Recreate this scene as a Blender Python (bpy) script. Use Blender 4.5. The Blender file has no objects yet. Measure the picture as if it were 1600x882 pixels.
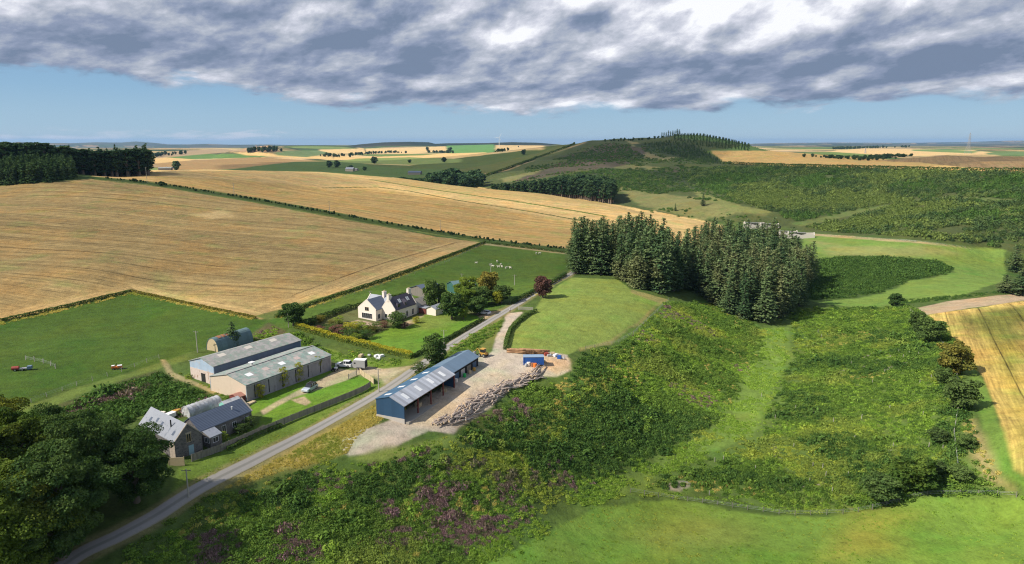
import bpy, bmesh, math, random
import numpy as np
from mathutils import Vector, Matrix
S = bpy.context.scene
ROOTC = S.collection
RNG = np.random.default_rng(7)
random.seed(7)

# ------------------------------------------------------------------ camera
F = 1080.0; CX, CY = 800.0, 441.0; CAMZ = 60.0
PITCH = math.atan((CY - 222.0) / F)
CP_, SP_ = math.cos(PITCH), math.sin(PITCH)
def ray(px, py):
    """sight line of a point of the survey photograph, in world axes"""
    u = (px - CX) / F; v = -(py - CY) / F
    return np.stack([u + 0 * v, CP_ + v * SP_ + 0 * u, -SP_ + v * CP_ + 0 * u], -1)
cam_d = bpy.data.cameras.new('camera'); cam = bpy.data.objects.new('camera', cam_d); ROOTC.objects.link(cam)
cam.location = (0, 0, CAMZ); cam.rotation_euler = (math.pi / 2 - PITCH, 0, 0)
cam_d.sensor_width = 36; cam_d.lens = F / 1600 * 36; cam_d.clip_start = 1; cam_d.clip_end = 90000
S.camera = cam
S.view_settings.view_transform = 'Standard'; S.view_settings.look = 'None'
S.view_settings.gamma = 1; S.view_settings.exposure = 0.30
S.view_settings.use_curve_mapping = False
S.cycles.use_denoising = True; S.cycles.denoiser = 'OPENIMAGEDENOISE'; S.cycles.denoising_input_passes = 'RGB_ALBEDO_NORMAL'; S.cycles.denoising_prefilter = 'NONE'; S.cycles.filter_width = 1.15
S.cycles.max_bounces = 6; S.cycles.diffuse_bounces = 2; S.cycles.glossy_bounces = 2
S.cycles.transparent_max_bounces = 12; S.cycles.volume_bounces = 0; S.cycles.transmission_bounces = 3
S.cycles.sample_clamp_indirect = 4
S.cycles.caustics_reflective = False; S.cycles.caustics_refractive = False

# ------------------------------------------------------------------ noise in numpy
def _h(ix, iy, s):
    n = (ix.astype(np.int64) * 374761393 + iy.astype(np.int64) * 668265263 + s * 1442695041) & 0xffffffff
    n = ((n ^ (n >> 13)) * 1274126177) & 0xffffffff
    return ((n ^ (n >> 16)) & 0xffff) / 65535.0
def vnoise(x, y, s=0):
    ix = np.floor(x); iy = np.floor(y); fx = x - ix; fy = y - iy
    fx = fx * fx * (3 - 2 * fx); fy = fy * fy * (3 - 2 * fy)
    a = _h(ix, iy, s); b = _h(ix + 1, iy, s); c = _h(ix, iy + 1, s); d = _h(ix + 1, iy + 1, s)
    return (a * (1 - fx) + b * fx) * (1 - fy) + (c * (1 - fx) + d * fx) * fy
def fbm(x, y, s=0, o=4):
    t = 0; a = 1; n = 0
    for i in range(o):
        t = t + a * vnoise(x * 2 ** i + 17 * i, y * 2 ** i - 31 * i, s + i); n += a; a *= .5
    return t / n
def sstep(a, b, x):
    t = np.clip((x - a) / (b - a), 0, 1); return t * t * (3 - 2 * t)

# ------------------------------------------------------------------ terrain
def az_of(px, py):
    r = ray(np.float64(px), np.float64(py)); return math.atan2(r[0], r[1])
CPTS = []   # (x, y, z)
def cz(px, py, z):      # seen point of known height
    if z < -3: z = -3 + (z + 3) * .62
    d = ray(np.float64(px), np.float64(py)); t = (z - CAMZ) / d[2]; CPTS.append((d[0] * t, d[1] * t, z))
def cr(px, py, r):      # seen point at known distance
    d = ray(np.float64(px), np.float64(py)); t = r / math.hypot(d[0], d[1]); CPTS.append((d[0] * t, d[1] * t, CAMZ + d[2] * t))
def ca(px, r, z):       # unseen point: bearing of a column, distance, height
    a = az_of(px, 400); CPTS.append((r * math.sin(a), r * math.cos(a), z))
for p in [(200,830,-2),(500,669,-1),(661,567,0),(754,507,0),(889,430,0),(350,735,-1.5),(100,882,-3),
          (0,640,2),(200,600,1),(0,505,4),(200,457,5),(400,495,2),(100,540,3),(300,540,1.5),(60,760,0),
          (0,400,14),(0,330,24),(0,292,31),(150,279,31.5),(250,330,21),(300,300,26.5),(400,400,9),(400,350,15),(400,320,20),
          (500,330,17),(640,360,8),(750,380,3.5),(450,450,4),(560,400,7),(700,420,2),(800,400,1.5),(600,470,1),(450,500,1),(450,600,0),
          (400,300,22),(880,389,1),(700,340,7),(880,345,0.5),(560,300,17),(150,420,11),
          (1280,376,-19),(1400,440,-21),(1540,400,-20),(1560,445,-19),(1350,410,-19),(1400,478,-20),(1250,478,-19),(1200,512,-19),
          (960,437,0),(1040,468,-2),(880,548,-1),(960,500,-.5),(1000,400,-1),(1200,370,-14),(1100,400,-8),(1120,480,-13),
          (600,690,-1),(850,570,-1),(740,610,-.6),(632,663,-.8),(900,590,-3),
          (700,705,-3),(400,800,-6),(300,882,-7),(600,882,-13),(500,780,-7),(600,760,-8),(700,790,-13),(800,882,-19),(880,800,-22),(1000,700,-24),(900,640,-10),
          (800,660,-7),(1000,600,-14),(1000,560,-8),(1060,500,-6),(1100,600,-21),(1170,560,-22.5),(1150,680,-26),(1000,882,-25),(1300,882,-24),(1590,882,-19),
          (1300,770,-25),(1590,775,-16),(1440,780,-21),(1250,600,-22),(1350,560,-17),(1400,640,-16),(1450,510,-13),(1500,600,-9.5),(1500,700,-11.5),
          (1600,620,-7),(1600,480,-8),(1430,487,-14),(1600,740,-9),(1350,700,-20),(1600,560,-7),(1220,680,-24),(1300,500,-19)]: cz(*p)
for p in [(240,269,680),(320,269,760),(400,270,842),(500,272,864),(640,283,840),(760,298,786),(880,310,765),(980,326,698),(1090,346,606),
          (160,276,600),(30,270,590),
          (250,263,1500),(400,262,1550),(300,250,2100),(480,255,1800),(560,266,1500),(640,262,1500),(430,239,3000),(600,250,2300),
          (740,276,1150),(780,256,1500),(840,240,1700),(860,229,1800),(800,236,1850),(930,219,1650),(1040,216,1500),(1100,218,1480),(1165,229,1450),(1000,217,1560),
          (1110,236,1400),(1130,256,1230),(1350,263,1000),(1600,269,900),(1230,260,1100),(1480,267,930),
          (1300,243,1500),(1200,237,1500),(1400,252,1350),
          (1150,330,720),(1000,300,930),(900,272,1050),(850,276,1040),(950,250,1200),(1000,235,1350),(1050,250,1170),(1100,290,950),(1060,320,760),
          (960,321,860),(880,312,900),(1300,320,790),(1500,320,720),(1590,330,660),(1500,370,560),(1350,345,690),
          (1500,250,1470),(1500,243,1750),(1590,246,1500),(1400,240,2400),(1540,236,3600),(1350,233,4500),
          (700,240,3200),(700,232,5000),(560,240,3200),(420,234,4800),(300,232,5500),(800,229,6000)]: cr(*p)
for p in [(240,860,14),(400,1040,4),(500,1060,0),(640,1000,-6),(760,930,-12),(980,790,-22),(1090,690,-24),(1180,640,-22),
          (940,2000,45),(1050,1900,45),(1180,1900,30),(1400,1900,12),(1600,2000,10),(0,900,18),(100,1300,12),(0,1800,18),(0,3000,25),(250,2600,5),
          (400,9000,-20),(800,9500,-10),(1200,9000,8),(1600,9000,10),(0,9000,-20),(250,9000,-25),(600,9000,-10),(800,3000,15),(1000,3500,15),(1200,3500,18),
          (0,20000,-60),(800,20000,-60),(1600,20000,-30),(1200,20000,-30),(400,30000,-60),(1200,30000,-60)]: ca(*p)
for a, r, z in [(-.95,60,-4),(-.95,200,5),(-.95,500,29),(-.95,1500,20),(-.95,8000,-10),(.95,60,-18),(.95,150,-9),(.95,300,-9),(.95,500,-15),(.95,1000,18),(.95,8000,10),
                (-.6,20,-10),(0,20,-22),(.6,20,-22),(-.5,60,-7),(0,60,-21),(.4,60,-24),(-.95,20,-8),(.95,20,-20),(-.75,130,0),(-.75,300,12),(.8,110,-16),
                (-.95,20000,-50),(.95,20000,-30)]:
    CPTS.append((r * math.sin(a), r * math.cos(a), z))
CP = np.array(CPTS)
def uv_of(x, y):
    r = np.maximum(np.hypot(x, y), 5.0); a = np.arctan2(x, y)
    return np.stack([np.clip(a, -1.05, 1.05) * 1.3, np.log(r)], -1), r, a
_cu, _cr, _ = uv_of(CP[:, 0], CP[:, 1])
def _phi(d2): return 0.5 * d2 * np.log(d2 + 1e-12)
_n = len(CP)
_K = _phi(((_cu[:, None] - _cu[None]) ** 2).sum(-1)) + np.eye(_n) * 2e-4
_P = np.concatenate([np.ones((_n, 1)), _cu], 1)
_A = np.block([[_K, _P], [_P.T, np.zeros((3, 3))]])
_w = np.linalg.solve(_A, np.concatenate([CP[:, 2], np.zeros(3)]))
# far ridges: (distance, half width in ln r, [(px, py) of the skyline])
RIDGES = [
    (17000, .10, [(-200,226),(0,225),(30,222),(60,223.5),(110,224),(150,222.5),(190,223),(212,221.5),(240,223.5),(262,226),(300,226),(330,227),(420,228),(900,230)]),
    (12000, .10, [(-200,228),(0,223),(25,223),(60,228),(100,232),(240,235)]),
    (14000, .08, [(240,228),(320,225.5),(360,226.5),(420,226),(470,227),(560,227),(700,227),(900,228)]),
    (6500, .10, [(540,229),(560,226),(600,222.5),(640,221.5),(670,222.5),(680,225),(700,224),(760,224),(800,222.5),(840,223.5),(870,226),(900,229)]),
    (2800, .10, [(330,245),(365,234),(400,229),(420,226.5),(436,229),(470,235),(520,242)]),
    (4200, .10, [(380,236),(420,228),(480,227.5),(540,228.5),(570,233)]),
    (24000, .08, [(1100,228),(1200,223.5),(1300,222.5),(1400,223),(1500,222),(1580,219.5),(1640,219.5),(1800,221)]),
    (15000, .08, [(1100,230),(1180,225),(1260,224.5),(1380,225),(1450,226),(1600,224),(1800,224)]),
]
_RD = []
for r0, wd, pts in RIDGES:
    aa = [az_of(*p) for p in pts]
    zz = []
    for p in pts:
        d = ray(np.float64(p[0]), np.float64(p[1])); zz.append(CAMZ + d[2] * r0 / math.hypot(d[0], d[1]))
    _RD.append((r0, wd, np.array(aa), np.array(zz)))
def height(x, y):
    x = np.asarray(x, float); y = np.asarray(y, float); sh = x.shape; x = x.ravel(); y = y.ravel()
    out = np.empty(len(x))
    for i in range(0, len(x), 60000):
        xx, yy = x[i:i+60000], y[i:i+60000]
        uv, r, a = uv_of(xx, yy)
        d2 = (uv ** 2).sum(-1)[:, None] + (_cu ** 2).sum(-1)[None] - 2 * uv @ _cu.T
        z = _phi(np.maximum(d2, 0)) @ _w[:_n] + _w[_n] + uv @ _w[_n+1:]
        for r0, wd, aa, zz in _RD:
            pk = np.interp(a, aa, zz, left=-999, right=-999)
            k = np.exp(-((np.log(r / r0)) / wd) ** 2)
            z = np.where(pk > -900, np.maximum(z, z + (pk - z) * k), z)
        z = np.where(r > 23000, z - (r - 23000) * .01, z)
        k = sstep(1.05, 1.6, np.abs(a)); z = z * (1 - k) + k * (-6)
        hl = sstep(-.10, .0, a) * sstep(760, 900, r) * sstep(1900, 1600, r); z = z + hl * ((fbm(xx / 120, yy / 120, 15, 3) - .5) * 17 * sstep(.62, .30, a) + (fbm(xx / 45, yy / 45, 16, 2) - .5) * 4)
        far = sstep(1300, 3000, r); z = z + far * (fbm(xx / 700, yy / 700, 5, 3) - .5) * 9 * np.clip(r / 3000, .5, 1.2)
        out[i:i+60000] = z
    return out.reshape(sh)
def hit(px, py):
    """where the sight lines of photo points meet the terrain (x, y)"""
    px = np.atleast_1d(np.asarray(px, float)); py = np.atleast_1d(np.asarray(py, float))
    d = ray(px, py); h = np.hypot(d[:, 0], d[:, 1]); d = d / h[:, None]
    rs = np.exp(np.linspace(math.log(30), math.log(29000), 700))
    X = d[:, 0:1] * rs; Y = d[:, 1:2] * rs; Z = CAMZ + d[:, 2:3] * rs
    under = Z < height(X, Y)
    k = np.where(under.any(1), under.argmax(1), len(rs) - 1); k = np.maximum(k, 1)
    lo = rs[k - 1]; hi = rs[k]
    for _ in range(14):
        m = (lo + hi) / 2; u = CAMZ + d[:, 2] * m < height(d[:, 0] * m, d[:, 1] * m)
        hi = np.where(u, m, hi); lo = np.where(u, lo, m)
    return np.stack([d[:, 0] * hi, d[:, 1] * hi], -1)
def H1(x, y): return float(height(np.array([x]), np.array([y]))[0])
def P3(px, py):
    p = hit(px, py)[0]; return Vector((p[0], p[1], H1(p[0], p[1])))
def densify(pts, closed=True, step=12):
    out = []
    n = len(pts)
    for i in range(n if closed else n - 1):
        a = np.array(pts[i], float); b = np.array(pts[(i + 1) % n], float)
        k = max(1, int(np.hypot(*(b - a)) / step))
        for j in range(k): out.append(a + (b - a) * j / k)
    if not closed: out.append(np.array(pts[-1], float))
    return np.array(out)
def wpoly(pts, closed=True, step=12):
    p = densify(pts, closed, step); return hit(p[:, 0], p[:, 1])
def inside_d(poly, x, y, want_d=True):
    """point in polygon; also the distance to its edge (metres)"""
    ins = np.zeros(len(x), bool); d = np.full(len(x), 1e9)
    n = len(poly)
    for i in range(n):
        x1, y1 = poly[i]; x2, y2 = poly[(i + 1) % n]
        c = ((y1 > y) != (y2 > y)) & (x < (x2 - x1) * (y - y1) / ((y2 - y1) if y2 != y1 else 1e-9) + x1)
        ins ^= c
        if want_d:
            ex, ey = x2 - x1, y2 - y1; L = ex * ex + ey * ey + 1e-12
            t = np.clip(((x - x1) * ex + (y - y1) * ey) / L, 0, 1)
            d = np.minimum(d, (x - x1 - t * ex) ** 2 + (y - y1 - t * ey) ** 2)
    return ins, np.sqrt(d)
def line_d(pl, x, y):
    d = np.full(len(x), 1e18)
    for i in range(len(pl) - 1):
        x1, y1 = pl[i]; x2, y2 = pl[i + 1]
        ex, ey = x2 - x1, y2 - y1; L = ex * ex + ey * ey + 1e-12
        t = np.clip(((x - x1) * ex + (y - y1) * ey) / L, 0, 1)
        d = np.minimum(d, (x - x1 - t * ex) ** 2 + (y - y1 - t * ey) ** 2)
    return np.sqrt(d)
# ------------------------------------------------------------------ object helpers
def tag(o, label=None, cat=None, group=None, kind=None):
    if label: o['label'] = label
    if cat: o['category'] = cat
    if group: o['group'] = group
    if kind: o['kind'] = kind
    return o
def mesh_np(name, verts, faces, mats=None, smooth=False, parent=None, link=True):
    """faces: (n,3) or (n,4) array"""
    faces = np.asarray(faces); k = faces.shape[1]
    me = bpy.data.meshes.new(name)
    me.vertices.add(len(verts)); me.vertices.foreach_set('co', np.asarray(verts, np.float32).ravel())
    me.loops.add(faces.size); me.loops.foreach_set('vertex_index', faces.astype(np.int32).ravel())
    me.polygons.add(len(faces)); me.polygons.foreach_set('loop_start', np.arange(0, faces.size, k, dtype=np.int32))
    me.polygons.foreach_set('use_smooth', np.full(len(faces), smooth))
    me.update(calc_edges=True)
    for m in (mats or []): me.materials.append(m)
    o = bpy.data.objects.new(name, me)
    if link: ROOTC.objects.link(o)
    if parent: o.parent = parent
    return o
class NT:
    """short hand for node trees"""
    def __init__(s, tree): s.t = tree; tree.nodes.clear()
    def n(s, typ, ins=None, **kw):
        nd = s.t.nodes.new(typ)
        for k, v in kw.items(): setattr(nd, k, v)
        for k, v in (ins or {}).items():
            sock = nd.inputs[k]
            if isinstance(v, bpy.types.NodeSocket): s.t.links.new(v, sock)
            elif isinstance(v, bpy.types.Node): s.t.links.new(v.outputs[0], sock)
            else:
                sock.default_value = v
        return nd
    def m(s, op, a, b=None, c=None, clamp=False):
        nd = s.t.nodes.new('ShaderNodeMath'); nd.operation = op; nd.use_clamp = clamp
        for i, v in enumerate((a, b, c)):
            if v is None: continue
            if isinstance(v, bpy.types.NodeSocket): s.t.links.new(v, nd.inputs[i])
            else: nd.inputs[i].default_value = v
        return nd.outputs[0]
    def vm(s, op, a, b=None, scale=None):
        nd = s.t.nodes.new('ShaderNodeVectorMath'); nd.operation = op
        for i, v in enumerate((a, b)):
            if v is None: continue
            if isinstance(v, bpy.types.NodeSocket): s.t.links.new(v, nd.inputs[i])
            else: nd.inputs[i].default_value = v
        if scale is not None:
            if isinstance(scale, bpy.types.NodeSocket): s.t.links.new(scale, nd.inputs['Scale'])
            else: nd.inputs['Scale'].default_value = scale
        return nd.outputs[0]
    def mix(s, f, a, b, bt='MIX'):
        nd = s.t.nodes.new('ShaderNodeMix'); nd.data_type = 'RGBA'; nd.blend_type = bt; nd.clamp_factor = True
        for i, v in ((0, f), (6, a), (7, b)):
            if isinstance(v, bpy.types.NodeSocket): s.t.links.new(v, nd.inputs[i])
            else: nd.inputs[i].default_value = v if i == 0 else (tuple(v) + (1,))[:4]
        return nd.outputs[2]
    def ramp(s, f, a, b, lo=0., hi=1.):
        nd = s.t.nodes.new('ShaderNodeMapRange'); nd.interpolation_type = 'SMOOTHSTEP'
        if isinstance(f, bpy.types.NodeSocket): s.t.links.new(f, nd.inputs[0])
        else: nd.inputs[0].default_value = f
        for i, v in enumerate((a, b, lo, hi)): nd.inputs[i + 1].default_value = v
        return nd.outputs[0]
    def noise(s, vec, scale, detail=3, rough=.55, dist=0.):
        nd = s.t.nodes.new('ShaderNodeTexNoise')
        s.t.links.new(vec, nd.inputs['Vector']); nd.inputs['Scale'].default_value = scale
        nd.inputs['Detail'].default_value = detail; nd.inputs['Roughness'].default_value = rough; nd.inputs['Distortion'].default_value = dist
        return nd.outputs[0]
def new_mat(name):
    m = bpy.data.materials.new(name); m.use_nodes = True
    return m, NT(m.node_tree)

# ------------------------------------------------------------------ regions of the land, drawn on the survey photo and carried to the ground
STUB = (.335, .236, .096); STUB2 = (.52, .36, .15)
GR_D = (.056, .102, .013); GR_M = (.115, .185, .026); GR_L = (.185, .240, .050); LAWN = (.115, .21, .022)
SCR = (.072, .112, .024); GRAVEL = (.44, .37, .29); DIRT = (.50, .36, .22)
# class, colour, soft edge m, wobble m, stripe bearing (deg) or None, stripe strength, bump m, polygon
REG = []
def reg(cls, col, poly, soft=.5, wob=.8, st=None, ss=0., bump=0.): REG.append((cls, col, soft, wob, st, ss, bump, poly))
# big hill and woods in the middle distance
reg('hillside', (.070,.088,.028), [(740,276),(780,270),(850,245),(930,219),(1040,214),(1165,228),(1110,236),(1130,256),(1350,262),(1600,268),(1700,270),(1700,420),(1560,390),(1440,375),(1260,362),(1180,350),(1090,346),(980,325),(880,309),(760,297)], 6, 8, bump=.6)
reg('hillside', (.105,.120,.030), [(610,283),(740,275),(780,268),(850,244),(915,222),(870,226),(800,240),(720,262),(640,272)], 5, 5)
reg('pasture', (.085,.115,.025), [(440,262),(520,262),(600,268),(700,268),(760,258),(840,240),(880,226),(800,238),(740,244),(640,259),(560,256),(500,250),(440,252)], 6, 4)
reg('hillside', (.17,.165,.060), [(955,288),(1010,298),(1080,308),(1150,320),(1210,330),(1195,338),(1150,335),(1090,343),(1040,330),(1000,318),(975,305)], 5, 10)
reg('hillside', (.16,.175,.055), [(985,256),(1020,262),(1060,285),(1110,305),(1160,322),(1210,332),(1200,336),(1150,332),(1090,306),(1040,275),(990,262)], 3, 4)
reg('hillside', (.21,.185,.08), [(975,219),(1000,225),(1010,238),(1030,246),(1060,246),(1045,252),(1010,248),(990,235)], 4, 4)
reg('hillside', (.17,.165,.065), [(780,280),(860,262),(950,256),(1000,259),(1040,262),(1000,266),(940,262),(880,268),(820,282),(790,286)], 4, 6)
reg('hillside', (.11,.14,.04), [(1235,350),(1330,329),(1480,306),(1600,313),(1700,318),(1700,320),(1600,317),(1480,311),(1400,321),(1330,338),(1250,354)], 3, 3)
reg('pasture', (.10,.15,.03), [(1100,236),(1115,236),(1140,256),(1125,256)], 2, 1)
reg('stubble_field', (.50,.33,.12), [(1112,236),(1200,236),(1300,243),(1450,254),(1600,267),(1700,270),(1700,275),(1600,269),(1480,267),(1350,263),(1230,260),(1133,256)], 3, 2, 75, .5)
reg('ploughed_field', (.24,.16,.075), [(1370,252),(1430,246),(1500,243),(1600,245),(1700,248),(1700,272),(1600,266),(1500,261),(1430,254)], 3, 2, 30, .9)
for pl in [[(800,285),(850,262),(905,250),(950,245),(1000,252),(960,262),(900,268),(840,280)],[(880,245),(950,225),(1010,232),(1000,242),(930,250)],[(1020,270),(1060,262),(1130,285),(1100,292)]]: reg('hillside', (.080,.068,.045), pl, 6, 14)
for pl in [[(980,226),(1030,222),(1090,228),(1130,256),(1090,252),(1040,240)],[(1000,262),(1060,270),(1130,300),(1080,300),(1020,280)],[(880,275),(960,262),(1010,290),(940,292)]]: reg('hillside', (.045,.062,.024), pl, 6, 12)
# far fields
reg('stubble_field', (.62,.43,.20), [(1290,237),(1350,232),(1420,233),(1520,235),(1570,241),(1540,246),(1480,243),(1420,245),(1380,243)], 8, 4)
reg('pasture', (.16,.24,.07), [(1425,234),(1480,234),(1530,237),(1520,240),(1470,238),(1425,236)], 8, 4)
reg('pasture', (.13,.20,.07), [(1540,239),(1600,238),(1700,238),(1700,247),(1600,245),(1560,244)], 8, 4)
reg('ploughed_field', (.33,.21,.09), [(240,252),(320,250),(400,246),(470,250),(520,253),(480,258),(400,262),(330,266),(250,266)], 6, 4)
reg('stubble_field', (.60,.40,.17), [(240,246),(300,247),(310,250),(240,256)], 6, 4)
reg('pasture', (.11,.20,.05), [(255,246),(320,241),(400,241),(440,244),(380,247),(300,249)], 8, 4)
reg('pasture', (.08,.13,.03), [(340,268),(400,260),(460,253),(540,252),(600,262),(700,266),(640,283),(500,272),(400,270)], 6, 4)
reg('stubble_field', (.66,.44,.18), [(385,243),(430,245),(520,250),(640,247),(700,247),(750,244),(780,238),(740,236),(660,243),(560,246),(450,243),(400,238),(360,239)], 8, 4)
reg('pasture', (.20,.25,.07), [(520,253),(560,248),(640,246),(720,249),(720,254),(640,258),(570,256)], 8, 4)
reg('stubble_field', (.66,.46,.21), [(500,234),(600,232),(696,229),(700,236),(640,241),(560,239),(500,241),(460,240)], 12, 6)
reg('pasture', (.12,.26,.06), [(698,228),(772,226),(774,238),(700,240)], 12, 4)
reg('stubble_field', (.60,.42,.19), [(774,227),(850,228),(850,234),(776,237)], 12, 4)
reg('pasture', (.14,.20,.08), [(430,236),(500,236),(520,240),(480,246),(430,243)], 10, 5)
reg('ploughed_field', (.40,.25,.14), [(360,238),(400,227),(418,228),(440,238)], 12, 5)
reg('stubble_field', (.36,.26,.15), [(240,243),(280,236),(345,233),(380,236),(300,243),(240,248)], 10, 5)
# near stubble fields
reg('stubble_field', STUB, [(-90,300),(0,291),(90,284),(160,279),(250,292),(400,317),(560,347),(680,370),(757,380),(600,440),(430,497),(400,499),(300,478),(205,456),(100,481),(0,504),(-90,522)], .6, .6, [(0,349),(344,380)], 1.3, .0)
for pl, bb in (([(-90,522),(0,504),(100,481),(205,456),(206,446),(100,468),(0,489),(-90,505)], [(0,504),(205,456)]), ([(205,456),(300,478),(400,499),(425,490),(330,470),(206,445)], [(205,456),(400,499)]), ([(430,497),(600,440),(757,380),(690,379),(560,424),(410,482)], [(430,497),(757,380)])): reg('stubble_field', (.395,.275,.115), pl, 1.5, 1.5, bb, 1.3)
for pl in ([(310,336),(345,330),(362,338),(330,342)], [(60,348),(66,345),(52,352)]): reg('stubble_field', (.50,.36,.16), pl, 4, 5)
reg('stubble_field', STUB2, [(143,276),(240,266),(320,265),(400,267),(500,269),(640,280),(760,295),(880,307),(980,323),(1090,343),(1130,352),(1130,385),(1000,385),(885,389),(750,372),(600,346),(400,308),(250,285)], 1, 1, [(500,317),(875,367)], 1.0)
reg('stubble_field', (.44,.31,.12), [(585,281),(640,279),(760,294),(880,307),(960,322),(880,316),(760,306),(690,300),(640,291)], 1, 1, [(500,317),(875,367)], .8)
reg('stubble_field', (.44,.29,.105), [(520,296),(590,293),(680,308),(800,330),(900,347),(940,358),(900,388),(850,385),(700,362),(500,326),(330,298),(250,285),(240,275),(380,282)], 8, 6, [(500,317),(875,367)], 1.2)
# near pastures
reg('pasture', GR_D, [(-90,520),(0,503),(100,480),(205,455),(300,477),(400,498),(420,505),(395,520),(330,540),(290,553),(255,566),(180,588),(100,610),(0,652),(-90,690)], .5, .5, 58, .25)
reg('pasture', (.115,.16,.032), [(-90,695),(0,652),(100,612),(180,590),(255,565),(290,556),(300,562),(255,575),(200,592),(150,607),(110,625),(60,645),(0,675),(-90,710)], .8, 1.2)
reg('pasture', (.080,.135,.020), [(425,498),(600,441),(757,381),(883,398),(884,420),(855,440),(820,460),(790,477),(760,488),(700,474),(640,464),(560,474),(480,507),(440,517),(400,512)], .5, .5, 50, .3)
reg('pasture', (.13,.15,.04), [(400,494),(600,438),(757,378),(757,383),(600,443),(420,500)], .5, .6)
reg('track', (.30,.25,.12), [(757,379),(885,394),(886,398),(757,383)], .4, .4)
reg('garden', (.105,.115,.04), [(462,512),(480,507),(560,474),(640,464),(700,474),(770,487),(757,500),(700,527),(645,558),(630,556),(540,528)], .6, .6)
reg('lawn', LAWN, [(566,533),(600,517),(640,497),(690,489),(735,491),(753,497),(705,523),(643,559),(600,545)], .4, .5, 48, .35)
reg('yard', (.40,.29,.21), [(548,503),(560,500),(592,506),(600,511),(560,512)], .4, .5)
reg('yard', (.40,.30,.22), [(622,508),(652,494),(662,494),(650,505),(630,513)], .4, .5)
reg('lawn', (.16,.215,.04), [(640,499),(690,492),(730,497),(690,512),(655,518)], 3, 2)
reg('pasture', GR_L, [(893,434),(965,437),(985,452),(1045,470),(990,520),(962,537),(905,546),(884,556),(850,556),(800,547),(792,545),(795,525),(806,510),(830,492),(850,460)], .5, .6, 20, .2)
reg('pasture', (.24,.22,.075), [(985,452),(1045,469),(988,522),(960,538),(905,549),(905,543),(955,532),(980,516),(1030,474),(985,458)], .6, .8)
reg('ground', (.13,.15,.035), [(780,495),(788,498),(777,523),(766,555),(745,553),(700,545),(690,548),(660,568),(720,535),(757,508)], .5, .6)
# verge and rough grass along the lane
reg('ground', (.17,.17,.045), [(250,795),(330,735),(420,690),(520,640),(590,607),(640,585),(660,580),(640,610),(585,650),(600,665),(560,690),(540,712),(500,700),(430,735),(380,760),(330,775),(260,800)], 1, 1.5)
reg('ground', (.34,.26,.075), [(360,745),(430,705),(520,665),(585,640),(590,660),(555,682),(530,710),(470,735),(400,742)], 2, 3)
reg('lawn', (.12,.19,.03), [(280,735),(330,705),(400,675),(500,640),(560,610),(600,592),(618,595),(600,608),(520,648),(420,700),(330,745),(270,775)], .8, 1)
reg('lawn', LAWN, [(402,668),(408,655),(413,648),(457,622),(480,614),(505,606),(541,595),(560,588),(573,592),(582,600),(560,606),(500,633),(430,665),(405,672)], .4, .4, 48, .3)
reg('lawn', LAWN, [(385,640),(390,625),(440,605),(520,572),(528,577),(510,588),(480,604),(440,624),(408,642),(395,648)], .4, .4, 48, .3)
reg('lawn', (.12,.21,.03), [(330,705),(352,690),(385,672),(405,665),(402,672),(370,690),(335,707)], .5, .5)
reg('lawn', (.13,.19,.03), [(470,540),(510,545),(560,560),(600,568),(640,560),(650,562),(640,572),(600,577),(570,575),(530,565),(500,556)], .8, 1.)
# tracks, drives and yards
reg('track', (.27,.23,.11), [(258,562),(266,570),(272,582),(300,594),(336,608),(345,616),(338,618),(300,603),(262,588),(254,572),(250,562)], .5, .5)
reg('track', (.38,.31,.20), [(527,577),(553,579),(575,573),(600,577),(640,572),(662,564),(668,572),(650,584),(636,594),(618,604),(606,602),(597,592),(585,587),(562,586),(541,595),(505,606),(480,614),(457,622),(435,633),(412,648),(408,642),(440,624),(480,604),(510,588)], .4, .5)
reg('track', (.42,.35,.24), [(560,577),(600,578),(640,574),(648,582),(620,596),(604,598),(590,587),(566,587)], 2, 2)
reg('track', (.36,.29,.17), [(455,625),(475,620),(486,629),(478,634),(463,629)], .3, .2)
reg('track', (.36,.30,.20), [(355,692),(400,672),(412,664),(416,672),(405,676),(365,696)], .4, .3)
reg('yard', GRAVEL, [(793,489),(818,487),(809,497),(799,512),(789,530),(788,545),(800,553),(850,550),(886,555),(893,570),(896,580),(870,588),(833,588),(800,606),(765,640),(705,678),(668,672),(655,682),(640,690),(600,704),(545,714),(532,705),(535,690),(560,674),(606,658),(632,640),(700,600),(742,572),(745,556),(764,556),(777,523),(788,499)], .5, 1.2, bump=.03)
reg('yard', (.52,.43,.29), [(632,662),(660,648),(745,590),(790,565),(775,590),(735,622),(700,655),(672,668),(650,668)], 2.5, 2)
reg('yard', DIRT, [(850,556),(888,560),(895,578),(870,584),(850,575)], 1.5, 1)
reg('yard', (.40,.30,.18), [(763,487),(790,484),(800,487),(770,497),(752,500),(748,495)], .4, .5)
reg('ground', (.16,.20,.045), [(596,706),(655,690),(705,680),(720,690),(680,705),(620,716),(560,722),(545,716)], 1, 1.5)
# left scrub
reg('ground', (.075,.085,.028), [(-90,720),(0,672),(60,645),(120,622),(200,592),(255,578),(268,590),(330,615),(345,630),(300,650),(220,650),(140,700),(-90,800)], 1, 2, bump=.4)
reg('ground', (.11,.095,.04), [(395,520),(420,505),(440,515),(470,535),(500,560),(525,570),(500,565),(470,545),(440,540),(390,540),(350,545)], 1, 1, bump=.3)
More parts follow.
